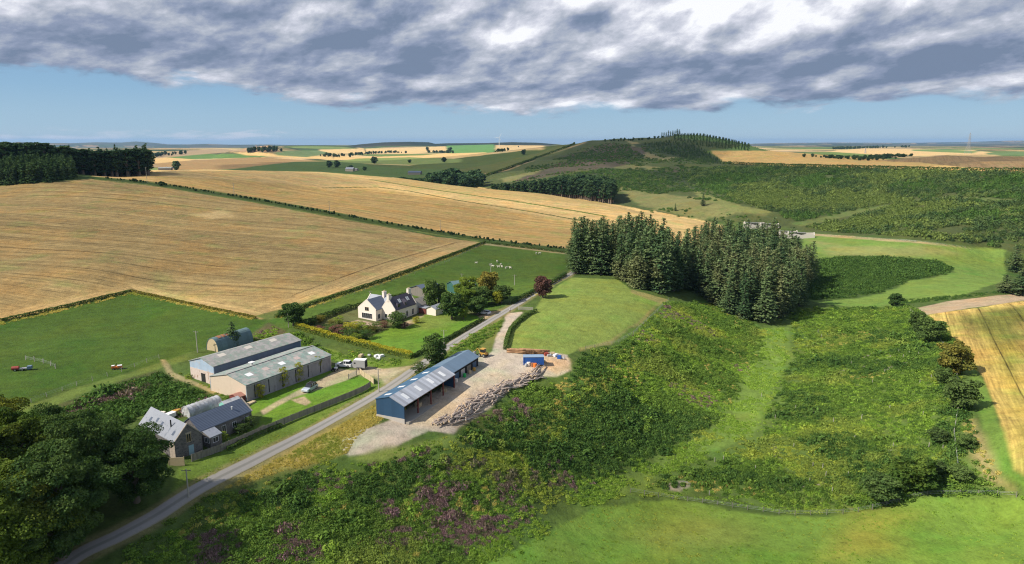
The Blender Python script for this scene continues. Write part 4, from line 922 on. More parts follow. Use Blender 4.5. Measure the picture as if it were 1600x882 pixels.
M_SC2 = leaf_mat('bracken_fronds', (.090, .155, .022), (.14, .205, .030), (.17, .20, .032), .28, .35, .8)
M_HEA = leaf_mat('heather_flowers', (.10, .078, .055), (.175, .105, .112), (.11, .10, .058), .12, .5, .8, gain=1.95)
M_GOR = leaf_mat('gorse_leaves', (.028, .058, .014), (.052, .092, .020), None, .18, .4, .8)
M_DRY = leaf_mat('dry_grass', (.26, .225, .07), (.35, .29, .10), (.19, .21, .05), .35, .3, .8, gain=2.1)
M_WOOD = leaf_mat('birch_leaves', (.030, .052, .020), (.062, .090, .028), (.080, .105, .030), .2, .4, .25)
M_TUS = leaf_mat('tussock_grass', (.12, .19, .028), (.18, .25, .045), (.22, .24, .05), .28, .3, .8)
C_SC1 = [clump('bramble', 190, M_SC1, 1 + i, .14) for i in range(3)]
C_SC2 = [clump('bracken', 140, M_SC2, 5 + i, .17, .65) for i in range(3)]
C_HEA = [clump('heather', 190, M_HEA, 9 + i, .10, .6, spiky=.8) for i in range(2)]
C_GOR = [clump('gorse', 190, M_GOR, 13 + i, .14, .9) for i in range(3)]
C_DRY = [clump('dry_grass', 90, M_DRY, 17 + i, .16, .5, spiky=2.) for i in range(2)]
C_TUS = [clump('tussock', 60, M_TUS, 27 + i, .2, .35, spiky=1.) for i in range(2)]
C_WD = [clump('birch', 200, M_WOOD, 21 + i, .16, 1.1) for i in range(4)]
M_WOODL = leaf_mat('willow_leaves', (.070, .098, .026), (.105, .135, .036), None, .25, .4, .25)
C_WL = [clump('willow', 200, M_WOODL, 41 + i, .16, 1.0) for i in range(2)]
def veg_points(poly, spacing, seed):
    Wp = wpoly(poly, True, 16); rng = np.random.default_rng(seed); lo, hi = Wp.min(0), Wp.max(0)
    n = int((hi[0] - lo[0]) * (hi[1] - lo[1]) / spacing ** 2); x = rng.uniform(lo[0], hi[0], n); y = rng.uniform(lo[1], hi[1], n)
    k, _ = inside_d(Wp, x, y, False); return x[k], y[k]
WPL = {}
def in_px(polys, x, y, wob=2.):
    out = np.zeros(len(x)); w = (fbm(x / 5, y / 5, 91, 3) - .5) * 2 * wob
    for p in polys:
        Wp = wpoly(p, True, 16); lo, hi = Wp.min(0) - 6, Wp.max(0) + 6
        i = np.nonzero((x > lo[0]) & (x < hi[0]) & (y > lo[1]) & (y < hi[1]))[0]
        if len(i):
            ins, d = inside_d(Wp, x[i], y[i]); out[i] = np.maximum(out[i], sstep(-4, 4, np.where(ins, d, -d) + w[i] * 2.2))
    return out
HEATH = [[(425,835),(470,825),(525,840),(520,882),(420,882)],[(605,775),(640,760),(650,800),(610,815)],[(650,745),(700,750),(780,770),(815,790),(800,840),(720,860),(680,840),(690,800),(640,790)],[(755,730),(795,745),(800,770),(770,770)],
         [(822,740),(880,720),(895,745),(880,765),(830,760)],[(560,706),(620,708),(640,730),(590,740)],[(640,705),(690,700),(700,730),(650,735)],[(745,640),(790,630),(800,660),(750,670)],[(790,620),(830,625),(830,655),(795,650)],[(690,690),(740,700),(760,735),(700,725)],
         [(330,740),(400,725),(420,740),(370,765)],[(600,820),(650,830),(640,860),(600,850)],[(800,780),(830,790),(825,830),(790,830)],[(930,690),(950,690),(950,700),(930,700)],[(0,668),(60,650),(130,630),(220,600),(230,612),(120,655),(60,690),(0,700)],[(1262,640),(1280,640),(1280,650),(1264,650)],[(300,830),(360,820),(380,850),(320,870)]]
DARK = [[(880,630),(960,600),(1010,640),(1110,650),(1100,670),(1030,720),(960,745),(900,750),(840,760),(830,720),(880,690)],[(850,545),(905,548),(960,560),(930,610),(900,610),(880,590)],[(690,680),(770,640),(860,640),(850,700),(760,700)],[(540,730),(640,720),(700,760),(620,790),(540,770)],
        [(400,750),(470,720),(520,730),(470,800),(380,800)],[(1390,760),(1460,750),(1480,780),(1380,790)]]
DRYP = [[(870,600),(930,580),(960,600),(930,630),(890,640),(860,680),(820,740),(800,700),(840,660)],[(1130,660),(1190,640),(1180,690),(1130,700)],[(340,760),(460,705),(540,715),(480,735),(390,770)],[(1000,750),(1060,740),(1200,760),(1200,775),(1020,770)],[(1310,590),(1400,575),(1400,590),(1320,605)],[(1290,520),(1400,520),(1400,535),(1300,540)]]
SLOPE = [(150,930),(190,870),(260,815),(330,770),(430,748),(500,722),(545,722),(600,712),(650,700),(700,685),(760,645),(800,615),(840,600),(890,590),(905,552),(960,540),(1045,472),(1120,472),(1190,514),(1195,560),(1165,600),(1130,655),(1070,700),(960,750),(850,800),(760,860),(700,930)]
print('scatter')
BUCK = {k: [[], [], [], []] for k in ('bramble', 'bracken', 'heather', 'gorse', 'dry', 'tus')}
def put(k, x, y, s, z=None):
    b = BUCK[k]; b[0].append(x); b[1].append(y); b[2].append(height(x, y) + .0 if z is None else z); b[3].append(s)
def scrubify(poly, spacing, seed, base=('bramble', 'bracken'), thr=.5, size=(.7, 1.5), holes=0., bands=False, feather=1.5):
    x, y = veg_points(poly, spacing, seed); n = len(x); rng = np.random.default_rng(seed + 100)
    u2 = rng.random(n) * .6 + .2; he = in_px(HEATH, x, y) - u2 + .5; dk = in_px(DARK, x, y) - u2 + .5; dr = in_px(DRYP, x, y) - u2 + .5; f = fbm(x / 14, y / 14, seed, 5); g = fbm(x / 5, y / 5, seed + 7, 3)
    if bands: f = f * .6 + .4 * fbm((x * .3 + y * .95 + 6 * fbm(x / 25, y / 25, 8, 2)) / 8, (x * .95 - y * .3) / 30, seed + 3, 3)
    u = rng.random(n); kind = np.where(f + (u - .5) * (.5 if bands else .25) > thr, 0, 1)
    kind = np.where((dk > .5), np.where(u < .8, 3, 0), kind); kind = np.where((dr > .5) & (g > .42) & (u < .6), 4, kind); kind = np.where((he > .5) & (g > .36) & (u < .78), 2, kind)
    kind = np.where((he <= .5) & (f < .36) & (u < .25), 2, kind) if not bands else kind
    kind = np.where((g < .34) & (kind < 2) & (u < .35), 4 if not bands else 5, kind); kind = np.where(bands & (f > .56) & (u < .5), 3, kind)
    _, de = inside_d(wpoly(poly, True, 16), x, y); keep = (rng.random(n) > holes * sstep(.5, .3, g)) & (de > feather * rng.random(n) ** 1.5 * (.3 + 1.4 * f))
    s = rng.uniform(size[0], size[1], n) * (.75 + .6 * f) * np.where((rng.random(n) < .035) & (kind != 4), rng.uniform(1.5, 2.4, n), 1)
    z = ground_z(x, y, np.full(n, .3))
    names = [base[0], base[1], 'heather', 'gorse', 'dry', 'tus']; mult = [1, .85, 1.0, 1.15, .7, .8]
    for k in range(6):
        i = (kind == k) & keep
        if i.any(): put(names[k], x[i], y[i], s[i] * mult[k], z[i])
    return n
print(scrubify(SLOPE, .56, 3, thr=.52, holes=.2, size=(.42, 1.05), feather=9))
print(scrubify([(1232,482),(1430,480),(1470,510),(1500,560),(1515,640),(1535,700),(1560,745),(1600,768),(1700,778),(1700,782),(1440,776),(1340,800),(1230,804),(1100,772),(1000,762),(1040,737),(1180,682),(1215,600),(1238,560)], .70, 4, thr=.47, holes=.45, size=(.45, 1.2), bands=True, feather=10))
DARK.append([(-90,700),(0,680),(120,632),(200,602),(255,584),(330,618),(345,634),(300,652),(100,720),(-90,800)])
HEATH += [[(150,620),(215,603),(260,600),(255,615),(200,630),(150,640)],[(100,640),(140,625),(150,640),(110,660)]]
print(scrubify([(-90,715),(0,676),(60,650),(120,628),(200,598),(255,582),(262,592),(328,618),(340,632),(300,650),(215,650),(140,700),(0,760),(-90,800)], .85, 5, thr=.5, base=('gorse', 'bramble')))
print(scrubify([(400,520),(425,508),(440,518),(470,520),(510,548),(560,557),(530,566),(500,560),(470,548),(440,540),(400,535),(350,545)], 1.1, 6, thr=.5, size=(.6, 1.2), holes=.3))
print(scrubify([(535,540),(600,557),(640,567),(630,573),(590,575),(555,560)], 1.3, 6, thr=.5, size=(.5, 1.0), holes=.6))
print(scrubify([(262,565),(275,580),(305,592),(340,605),(370,630),(340,620),(300,597),(270,587)], 1.2, 7, size=(.4, .8)))
x, y = veg_points([(1030,712),(1062,700),(1080,720),(960,775),(860,830),(790,882),(740,930),(690,930),(752,862),(845,800),(955,745)], .8, 63); g = fbm(x / 6, y / 6, 19, 4); k = g > .38; put('bracken', x[k], y[k], RNG.uniform(.35, .85, k.sum()), ground_z(x[k], y[k], np.full(k.sum(), .25)))
x, y = veg_points([(600,704),(660,690),(705,680),(690,700),(640,712),(590,716)], .9, 64); put('tus', x, y, RNG.uniform(.3, .6, len(x)))
x, y = veg_points([(1180,518),(1228,515),(1236,560),(1218,600),(1204,650),(1164,692),(1040,745),(900,805),(820,845),(740,884),(700,860),(840,795),(955,725),(1075,690),(1125,640),(1148,580)], 1.0, 62); g = fbm(x / 6, y / 6, 19, 4); k = g > .50; put('bracken', x[k], y[k], RNG.uniform(.35, .9, k.sum()), ground_z(x[k], y[k], np.full(k.sum(), .25)))
x, y = veg_points([(990,784),(1100,788),(1200,808),(1300,808),(1370,798),(1430,778),(1600,781),(1700,784),(1750,930),(700,930),(760,884),(840,838),(930,797)], 1.15, 61); g = fbm(x / 12, y / 12, 9, 3); k = g > .42; put('tus', x[k], y[k], RNG.uniform(.18, .5, k.sum()))
x, y = veg_points([(1275,407),(1330,402),(1400,404),(1465,410),(1488,421),(1478,428),(1420,438),(1380,456),(1330,466),(1266,468),(1262,430)], 1.5, 8); put('gorse', x, y, RNG.uniform(.8, 3.0, len(x)) * (.25 + 1.2 * fbm(x / 9, y / 9, 4, 3)), ground_z(x, y, np.full(len(x), .5)))
# verge grass and roadside strips
for poly, sp, k, s0, s1 in [([(300,790),(400,735),(520,672),(600,625),(640,600),(632,640),(600,655),(560,680),(540,712),(430,740),(350,765)], .5, 'dry', .3, .6), ([(290,765),(400,705),(520,650),(605,608),(612,602),(590,600),(520,640),(400,697),(320,735)], .8, 'tus', .2, .45),
        ([(600,625),(640,596),(690,560),(740,525),(785,500),(776,522),(740,548),(690,560),(640,600),(612,628)], 1.3, 'bramble', .5, 1.2), ([(700,545),(740,520),(782,500),(776,520),(735,545)], 1.2, 'bracken', .4, .9),
        ([(430,500),(600,443),(757,382),(757,378),(600,438),(430,494)], 1.0, 'dry', .4, .8), ([(-60,512),(0,503),(100,481),(205,456),(300,477),(400,498),(400,502),(300,481),(205,460),(100,486),(0,508)], 1.0, 'dry', .4, .8),
        ([(830,468),(884,434),(886,428),(850,445),(815,466)], 1.2, 'dry', .3, .7), ([(1430,484),(1480,512),(1500,560),(1480,560),(1440,520),(1410,480)], 1.5, 'bramble', .9, 2.2), ([(1470,560),(1510,590),(1520,640),(1505,700),(1515,745),(1480,760),(1460,720),(1470,640)], 1.9, 'gorse', .9, 2.0), ([(1340,800),(1400,765),(1470,750),(1560,755),(1590,772),(1440,776)], 1.5, 'bramble', .8, 1.9), ([(1500,655),(1520,655),(1540,700),(1570,750),(1540,750)], 1.2, 'dry', .4, .8),
        ([(1000,775),(1100,783),(1230,803),(1340,799),(1430,775),(1600,778),(1600,770),(1430,765),(1230,796),(1100,775),(1000,766)], 1.0, 'bracken', .4, .9), ([(1400,478),(1430,474),(1600,455),(1600,451),(1500,462),(1400,470)], 1.5, 'gorse', .6, 1.3)]:
    x, y = veg_points(poly, sp, int(s0 * 100)); put(k, x, y, RNG.uniform(s0, s1, len(x)))
x, y = veg_points([(1180,515),(1225,512),(1232,560),(1215,600),(1200,650),(1160,690),(1040,740),(900,800),(820,840),(740,882),(700,920),(640,920),(720,860),(840,800),(960,730),(1080,690),(1130,640),(1150,580)], 1.0, 14)
g = fbm(x / 8, y / 8, 5, 3); k = g > .48; put('tus', x[k], y[k], RNG.uniform(.4, 1.0, k.sum()), ground_z(x[k], y[k], np.full(k.sum(), .2)))
LB = {'bramble': ('scrub', 'mid green bramble and broom scrub covering the banks and the valley slopes', C_SC1), 'bracken': ('bracken', 'bright green bracken spread over the valley sides', C_SC2), 'heather': ('heather', 'purple brown heather in patches on the slope below the lane', C_HEA),
      'gorse': ('gorse', 'dark green gorse thickets on the valley slopes', C_GOR), 'dry': ('tall_grass', 'straw coloured tall grass on verges and field edges', C_DRY), 'tus': ('grass_tussocks', 'fresh green grass tussocks on the valley floor', C_TUS)}
for k, (nm, lb, me) in LB.items():
    b = [np.concatenate(q2) for q2 in BUCK[k]]; print(nm, len(b[0])); scatter_mass(nm, lb, nm.replace('_', ' '), me, b[0], b[1], b[2] - .05, b[3])
# woodland on the slope at the right
x, y = veg_points([(1120,262),(1230,262),(1350,266),(1480,269),(1600,272),(1690,275),(1690,400),(1560,385),(1440,372),(1300,362),(1262,356),(1215,335),(1150,312),(1090,290),(1060,270)], 3.3, 15)
PATHS = [[(985,257),(1020,263),(1060,286),(1110,306),(1160,323),(1210,333),(1195,334),(1150,328),(1090,304),(1040,274),(990,261)],[(975,220),(1000,226),(1010,238),(1030,246),(1055,247),(1045,251),(1010,247),(990,235)],[(780,281),(860,263),(950,257),(1000,259),(1000,263),(940,262),(880,268),(820,281)]]
ex = in_px([[(1228,350),(1330,329),(1480,305),(1600,312),(1600,318),(1480,312),(1400,321),(1330,343),(1250,356)],[(1540,385),(1600,375),(1600,395)],[(1440,365),(1500,350),(1530,360),(1480,370)]], x, y, 4)
k = (ex < .5) & (fbm(x / 30, y / 30, 61, 3) > .24); x, y = x[k], y[k]; print('wood', len(x))
scatter_mass('birch_wood', 'low green birch and willow wood covering the slope at the right', 'wood', C_GOR[:2] + C_WD + C_WL, x, y, hts(x, y), RNG.uniform(1.6, 4.6, len(x)) ** 1.0 * (.6 + .8 * fbm(x / 14, y / 14, 66, 2)), pk=np.clip(((fbm(x / 60, y / 60, 68, 3) - .5) * 3.0 + .42 + .30 * (np.arctan2(x, y) - .3) / .3 + RNG.normal(0, .16, len(x))) * 8, 0, 7).astype(int))
x, y = veg_points([(1020,285),(1130,312),(1180,325),(1120,300),(1060,272),(990,262),(940,270),(900,285),(960,300),(1010,296)], 4.6, 16); k = fbm(x / 40, y / 40, 62, 3) > .30; x, y = x[k], y[k]
x2, y2 = veg_points([(820,262),(900,240),(960,228),(1040,222),(1100,235),(1120,256),(1060,268),(960,255),(880,270),(820,282)], 5.5, 17); k = fbm(x2 / 60, y2 / 60, 63, 3) > .44
x = np.concatenate([x, x2[k]]); y = np.concatenate([y, y2[k]]); k = in_px(PATHS, x, y, 4) < .5; x, y = x[k], y[k]; print('hill scrub', len(x)); scatter_mass('hill_scrub', 'dark scrub in patches over the face of the big hill', 'scrub', C_GOR[:2] + C_WD[:1], x, y, hts(x, y), RNG.uniform(1.2, 2.8, len(x)))
for pl, st_, mt_, s0, s1, sd_, nm, lb in [([(862,278),(940,264),(1000,267),(1060,287),(1120,309),(1160,320),(1085,311),(1010,301),(955,292),(900,287)], 3.6, C_GOR + C_WD[:1], 1.6, 3.2, 71, 'hill_scrub', 'dense dark scrub on the shoulder facing the shelter belt'),
        ([(985,262),(1040,258),(1100,262),(1150,290),(1180,315),(1130,300),(1070,278)], 3.8, C_GOR + C_WD[:1], 1.6, 3.2, 72, 'hill_scrub', 'dark scrub on the hill face beside the light green path'),
        ([(800,285),(850,262),(905,248),(950,243),(1000,250),(960,260),(900,268),(840,280)], 4.5, C_HEA[:1] + C_GOR[:2], 1.4, 2.8, 73, 'heather_moor', 'dull purple heather over the left face of the big hill'),
        ([(880,240),(950,224),(1010,230),(1000,244),(930,250)], 5, C_HEA[:1] + C_GOR[:2], 1.6, 3.0, 74, 'heather_moor', 'dark heather high on the big hill')]:
    x, y = veg_points(pl, st_, sd_); k = (fbm(x / 45, y / 45, sd_, 3) > .36) & (in_px(PATHS, x, y, 4) < .5); scatter_mass(nm, lb, 'scrub', mt_, x[k], y[k], hts(x[k], y[k]), RNG.uniform(s0, s1, k.sum()))
x, y = veg_points([(1003,225),(1040,221),(1090,226),(1132,257),(1095,254),(1050,243)], 5.5, 75); scatter_mass('young_conifer_wood', 'young blue green conifers on the upper right face of the big hill', 'wood', [p[1] for p in LOWSPR], x, y, hts(x, y), RNG.uniform(.22, .38, len(x)), sz=np.full(len(x), .8))
x, y = veg_points([(1000,330),(1060,325),(1200,338),(1230,352),(1170,350),(1090,343)], 6, 18); k = fbm(x / 25, y / 25, 64, 3) > .5; scatter_mass('valley_scrub', 'loose dark bushes on the rough ground below the big hill', 'scrub', C_GOR, x[k], y[k], hts(x[k], y[k]), RNG.uniform(1.2, 2.6, k.sum()))
# ------------------------------------------------------------------ small mesh builder
class MB:
    def __init__(s): s.v = []; s.f = []
    def add(s, v, f):
        o = len(s.v); s.v += [tuple(map(float, q2)) for q2 in v]; s.f += [tuple(int(i) + o for i in q2) for q2 in f]; return s
    def box(s, x0, y0, z0, x1, y1, z1):
        v = [(x, y, z) for z in (z0, z1) for x, y in ((x0, y0), (x1, y0), (x1, y1), (x0, y1))]
        return s.add(v, [(3, 2, 1, 0), (4, 5, 6, 7), (0, 1, 5, 4), (1, 2, 6, 5), (2, 3, 7, 6), (3, 0, 4, 7)])
    def prism(s, poly, axis, a, b):
        """polygon of (u, w) extruded along an axis: 'y' -> (u, ., w), 'x' -> (., u, w), 'z' -> (u, w, .)"""
        n = len(poly); P = lambda u, w, t: {'y': (u, t, w), 'x': (t, u, w), 'z': (u, w, t)}[axis]
        v = [P(u, w, a) for u, w in poly] + [P(u, w, b) for u, w in poly]
        return s.add(v, [tuple(range(n)), tuple(range(2 * n - 1, n - 1, -1))] + [(i + n, (i + 1) % n + n, (i + 1) % n, i) for i in range(n)])
    def tube(s, pts, r, k=8):
        r = [r] * len(pts) if isinstance(r, (int, float)) else r
        v, f = tube(pts, r, k); s.add(v, f); n = len(pts)
        o = len(s.v) - n * k; s.f.append(tuple(o + j for j in range(k))[::-1]); s.f.append(tuple(o + (n - 1) * k + j for j in range(k))); return s
    def build(s, name, mat, parent=None, smooth=False, bevel=0):
        me = bpy.data.meshes.new(name); me.from_pydata(s.v, [], s.f); me.update()
        bm = bmesh.new(); bm.from_mesh(me); bmesh.ops.recalc_face_normals(bm, faces=bm.faces)
        if bevel: bmesh.ops.bevel(bm, geom=bm.edges[:] , offset=bevel, segments=2, affect='EDGES')
        bm.to_mesh(me); bm.free()
        for p in me.polygons: p.use_smooth = smooth
        me.materials.append(mat) if mat else None; o = bpy.data.objects.new(name, me); ROOTC.objects.link(o)
        if parent: o.parent = parent
        return o
def root(name, x, y, rz, label, cat, group=None, z=None):
    e = bpy.data.objects.new(name, None); ROOTC.objects.link(e); e.location = (x, y, float(gz(x, y)[0]) if z is None else z); e.rotation_euler = (0, 0, rz)
    return tag(e, label, cat, group)
def link_copy(o, parent=None):
    c = o.copy(); ROOTC.objects.link(c); c.parent = parent; return c
def copy_thing(o, loc, rz, label=None, sc=None):
    c = link_copy(o); c.location = loc; c.rotation_euler = (0, 0, rz)
    if label: c['label'] = label
    if sc: c.scale = sc
    for ch in o.children:
        d = link_copy(ch, c)
        for g in ch.children: link_copy(g, d)
    return c
# ---- materials
def pmat(name, col, rough=.6, var=.15, scale=2.0, metal=0., col2=None, stripes=None, spec=.3, dirt=None):
    m, t = new_mat(name); P = t.n('ShaderNodeTexCoord').outputs['Object']
    n = t.noise(P, scale, 4, .65); k = t.m('ADD', t.m('MULTIPLY', n, 2 * var), 1 - var)
    c = t.mix(t.ramp(t.noise(P, scale * .35, 4, .6), .42, .6), col, col2) if col2 else None
    base = c if c is not None else t.mix(0.0, col, col)
    c = t.mix(1.0, base, t.n('ShaderNodeCombineColor', {0: k, 1: k, 2: k}).outputs[0], 'MULTIPLY')
    nrm = None
    if stripes:   # (axis, period m, strength): sheets of slightly different age
        ax, per, st = stripes; sp = t.n('ShaderNodeSeparateXYZ', {0: P}); w = t.m('FLOOR', t.m('DIVIDE', sp.outputs[ax], per))
        wn = t.n('ShaderNodeTexWhiteNoise', {'W': w}, noise_dimensions='1D').outputs[0]; k = t.m('ADD', t.m('MULTIPLY', wn, st), 1 - st / 2)
        c = t.mix(1.0, c, t.n('ShaderNodeCombineColor', {0: k, 1: k, 2: k}).outputs[0], 'MULTIPLY')
        wv = t.m('SINE', t.m('MULTIPLY', sp.outputs[ax], 2 * math.pi / .2)); nrm = t.n('ShaderNodeBump', {'Strength': .5, 'Distance': .03, 'Height': wv})
    if dirt: c = t.mix(t.ramp(t.noise(t.vm('MULTIPLY', P, (1, 1, .5)), 1.1, 5, .7), .52, .68), c, dirt)
    b = t.n('ShaderNodeBsdfPrincipled', {'Base Color': c, 'Roughness': rough, 'Metallic': metal, 'Specular IOR Level': spec})
    if nrm is not None: t.t.links.new(nrm.outputs[0], b.inputs['Normal'])
    t.n('ShaderNodeOutputMaterial', {0: b}); return m
def stone_mat(name, a, b, mortar, sc=2.2):
    m, t = new_mat(name); P = t.n('ShaderNodeTexCoord').outputs['Object']
    v = t.n('ShaderNodeTexVoronoi', {'Vector': t.vm('MULTIPLY', P, (1, 1, 1.8)), 'Scale': sc}); e = t.n('ShaderNodeTexVoronoi', {'Vector': t.vm('MULTIPLY', P, (1, 1, 1.8)), 'Scale': sc}, feature='DISTANCE_TO_EDGE')
    c = t.mix(t.n('ShaderNodeSeparateColor', {0: v.outputs['Color']}).outputs[0], a, b); c = t.mix(t.ramp(e.outputs['Distance'], .06, .02), c, mortar)
    t.n('ShaderNodeOutputMaterial', {0: t.n('ShaderNodeBsdfPrincipled', {'Base Color': c, 'Roughness': .9})}); return m
def glass_mat():
    m, t = new_mat('window_glass'); t.n('ShaderNodeOutputMaterial', {0: t.n('ShaderNodeBsdfPrincipled', {'Base Color': (.02, .025, .03, 1), 'Roughness': .08, 'Specular IOR Level': .6})}); return m
GL = glass_mat()
M_BLUE = pmat('blue_steel_cladding', (.035, .085, .16), .45, .10, 1.5, stripes=(0, 1.0, .12)); M_BLUER = pmat('blue_steel_roof', (.055, .13, .22), .4, .12, .8, stripes=(1, 1.0, .16)); M_BLUEG = pmat('faded_blue_roof', (.15, .22, .30), .45, .10, .8, stripes=(1, 1.0, .10))
M_GALV = pmat('galvanised_roof', (.42, .44, .48), .45, .12, .8, stripes=(1, .9, .5)); M_SKYL = pmat('roof_light_sheet', (.75, .76, .76), .4, .06, 1)
M_CONC = pmat('concrete_block', (.50, .46, .41), .9, .15, 2); M_PAD = pmat('concrete_floor', (.36, .33, .28), .9, .15, .8); M_RED = pmat('red_oxide_steel', (.17, .045, .035), .6)
M_ASB = pmat('lichened_sheet_roof', (.22, .27, .245), .9, .28, 1.6, col2=(.34, .33, .31), stripes=(1, 1.1, .10), dirt=(.20, .36, .30)); M_ASB2 = pmat('grey_sheet_roof', (.25, .265, .24), .9, .30, 1.6, col2=(.33, .31, .30), stripes=(1, 1.1, .12), dirt=(.18, .28, .22))
M_CREAM = pmat('cream_render', (.58, .48, .37), .9, .08, 1.0, dirt=(.55, .44, .33)); M_GREYB = pmat('weathered_shaded_wall', (.31, .295, .31), .9, .16, 1.2, stripes=(1, 2.2, .25), dirt=(.24, .21, .22)); M_BLGR = pmat('blue_grey_cladding', (.115, .16, .24), .6, .1, 1, stripes=(1, 1.0, .10)); M_PALEB = pmat('pale_blue_cladding', (.36, .46, .58), .6, .12, 1, stripes=(0, 1., .1), dirt=(.50, .46, .42))
M_PINK = pmat('stained_pale_boards', (.56, .47, .42), .9, .15, 1.6, dirt=(.32, .20, .14))
M_SLATE = pmat('blue_slate', (.10, .125, .175), .55, .12, 3, stripes=(2, .35, .12)); M_SLATE2 = pmat('pale_slate', (.30, .32, .36), .6, .16, 2.0, dirt=(.20, .22, .26)); M_SLATE3 = pmat('dark_slate', (.085, .075, .095), .5, .2, 3, dirt=(.10, .085, .11))
M_WHITE = pmat('white_harl', (.78, .70, .60), .85, .05, 1); M_STONE = stone_mat('dark_rubble_stone', (.09, .085, .085), (.19, .175, .165), (.20, .185, .17)); M_STONE2 = stone_mat('pale_dressed_stone', (.34, .28, .22), (.46, .38, .30), (.4, .36, .3))
M_FRAME = pmat('white_paint', (.78, .78, .76), .5, .03); M_TEAL = pmat('green_steel_cladding', (.05, .14, .12), .5, .1, 1, stripes=(0, 1, .1)); M_TEALR = pmat('grey_green_roof', (.12, .20, .21), .5, .15, 1, stripes=(1, 1, .12)); M_OCHRE = pmat('pale_timber_boards', (.50, .40, .25), .85, .15, 2)
M_WOODG = pmat('grey_weathered_timber', (.22, .20, .17), .9, .2, 2, stripes=(0, .15, .25)); M_LOG = pmat('grey_log_bark', (.36, .29, .24), .9, .3, 1.5, col2=(.52, .44, .38), dirt=(.26, .19, .15)); M_CUT = pmat('cut_wood', (.60, .45, .29), .85, .1, 3); M_LOGB = pmat('brown_log_bark', (.30, .17, .09), .9, .25, 1.5, col2=(.42, .25, .13))
M_RUST = pmat('rusty_corrugated_sheet', (.34, .15, .08), .8, .15, 1.5, stripes=(1, .9, .2), dirt=(.30, .11, .05)); M_NIS = pmat('green_grey_curved_sheet', (.13, .20, .21), .7, .15, 1.5, stripes=(1, .9, .2)); M_POLY = pmat('clouded_polythene', (.50, .51, .52), .35, .1, 2, col2=(.34, .34, .33)); M_DARK = pmat('black_paint_and_shade', (.02, .02, .02), .9)
M_TYRE = pmat('tyre_rubber', (.02, .02, .022), .8); M_RIM = pmat('alloy_wheel', (.45, .45, .47), .35, .05, 1, metal=.7); M_YELM = pmat('yellow_machine_paint', (.52, .30, .06), .5, .15, 2, dirt=(.32, .18, .05)); M_ORA = pmat('orange_paint', (.70, .20, .04), .5); M_REDP = pmat('faded_red_paint', (.30, .06, .045), .55, .15, 2)
M_CBLUE = pmat('blue_container_steel', (.025, .10, .36), .5, .12, 1.5, stripes=(0, .3, .15)); M_GREYP = pmat('galvanised_steel', (.42, .43, .45), .4, .1, 2, metal=.3); M_GREEN = pmat('bright_green_plastic', (.03, .42, .10), .5)

def building(name, C, az_, L, Wd, hl, hr, ridge, wallm, roofm, label, cat='barn', fr=.5, over=.3, gablem=None, rightm=None, open_right=False, z=None, plinth=None, roof2=None, thick=.12, leftm=None, backopen=False, base=-1.0):
    """C = near right corner; local X runs right, Y away, origin at the near left corner"""
    az = math.radians(az_); a = np.array([math.sin(az), math.cos(az)]); b = np.array([math.cos(az), -math.sin(az)]); O = np.array(C) - b * Wd
    zz = float(np.mean([H1(*(O + b * u + a * v)) for u in (0, Wd) for v in (0, L)])) if z is None else z
    R = root(name, O[0], O[1], -az, label, cat, z=zz); t = .18; xr = Wd * fr
    gp = [(0, base), (Wd, base), (Wd, hr), (xr, ridge), (0, hl)]; gm = gablem or wallm
    MB().prism(gp, 'y', 0, t).build('gable_wall', gm, R); MB().prism(gp, 'y', L - t, L).build('gable_wall', gm, R)
    MB().box(0, t, base, t, L - t, hl - .01).build('side_wall', leftm or wallm, R)
    if not open_right: MB().box(Wd - t, t, base, Wd, L - t, hr - .01).build('side_wall', rightm or wallm, R)
    sl = (ridge - hl) / xr; sr = (ridge - hr) / (Wd - xr); u = .02
    MB().prism([(-over, hl - over * sl + u), (xr, ridge + u), (xr, ridge + u + thick), (-over, hl - over * sl + u + thick)], 'y', -over, L + over).build('roof', roofm, R)
    MB().prism([(xr + .002, ridge + u), (Wd + over, hr - over * sr + u), (Wd + over, hr - over * sr + u + thick), (xr + .002, ridge + u + thick)], 'y', -over, L + over).build('roof', roof2 or roofm, R)
    if plinth: MB().box(-.05, -.05, base, Wd + .05, 0 - .002, plinth).build('plinth', M_CONC, R)
    R['dims'] = 0; del R['dims']
    return R, (lambda x: ridge - (x - xr) * sr if x > xr else ridge - (xr - x) * sl)
def window(R, face, u, z, w, h, at_, label=None, frame=M_FRAME, bars=1):
    """face 'x' (right or left wall, plane x=at_) or 'y' (gable, plane y=at_); sign by side"""
    s = 1 if face == 'x+' else -1; f = .06
    def put_(mb, a0, a1, z0, z1, d0, d1):
        if face[0] == 'x': mb.box(at_ + s * d0, a0, z0, at_ + s * d1, a1, z1)
        else: mb.box(a0, at_ + s * d0, z0, a1, at_ + s * d1, z1)
    fr = MB()
    for a0, a1, z0, z1 in ((u, u + w, z, z + f), (u, u + w, z + h - f, z + h), (u, u + f, z + f, z + h - f), (u + w - f, u + w, z + f, z + h - f)): put_(fr, a0, a1, z0, z1, .003, .07)
    for k in range(bars): x = u + w * (k + 1) / (bars + 1); put_(fr, x - .025, x + .025, z + f, z + h - f, .003, .06)
    W_ = fr.build('window', frame, R); g = MB(); put_(g, u + f, u + w - f, z + f, z + h - f, .003, .03); g.build('pane', GL, W_); return W_
def panel(R, name, mat, face, u, z, w, h, at_, d=.06):
    s = 1 if face == 'x+' else -1; g = MB()
    if face[0] == 'x': g.box(at_ + s * .003, u, z, at_ + s * d, u + w, z + h)
    else: g.box(u, at_ + s * .003, z, u + w, at_ + s * d, z + h)
    return g.build(name, mat, R)
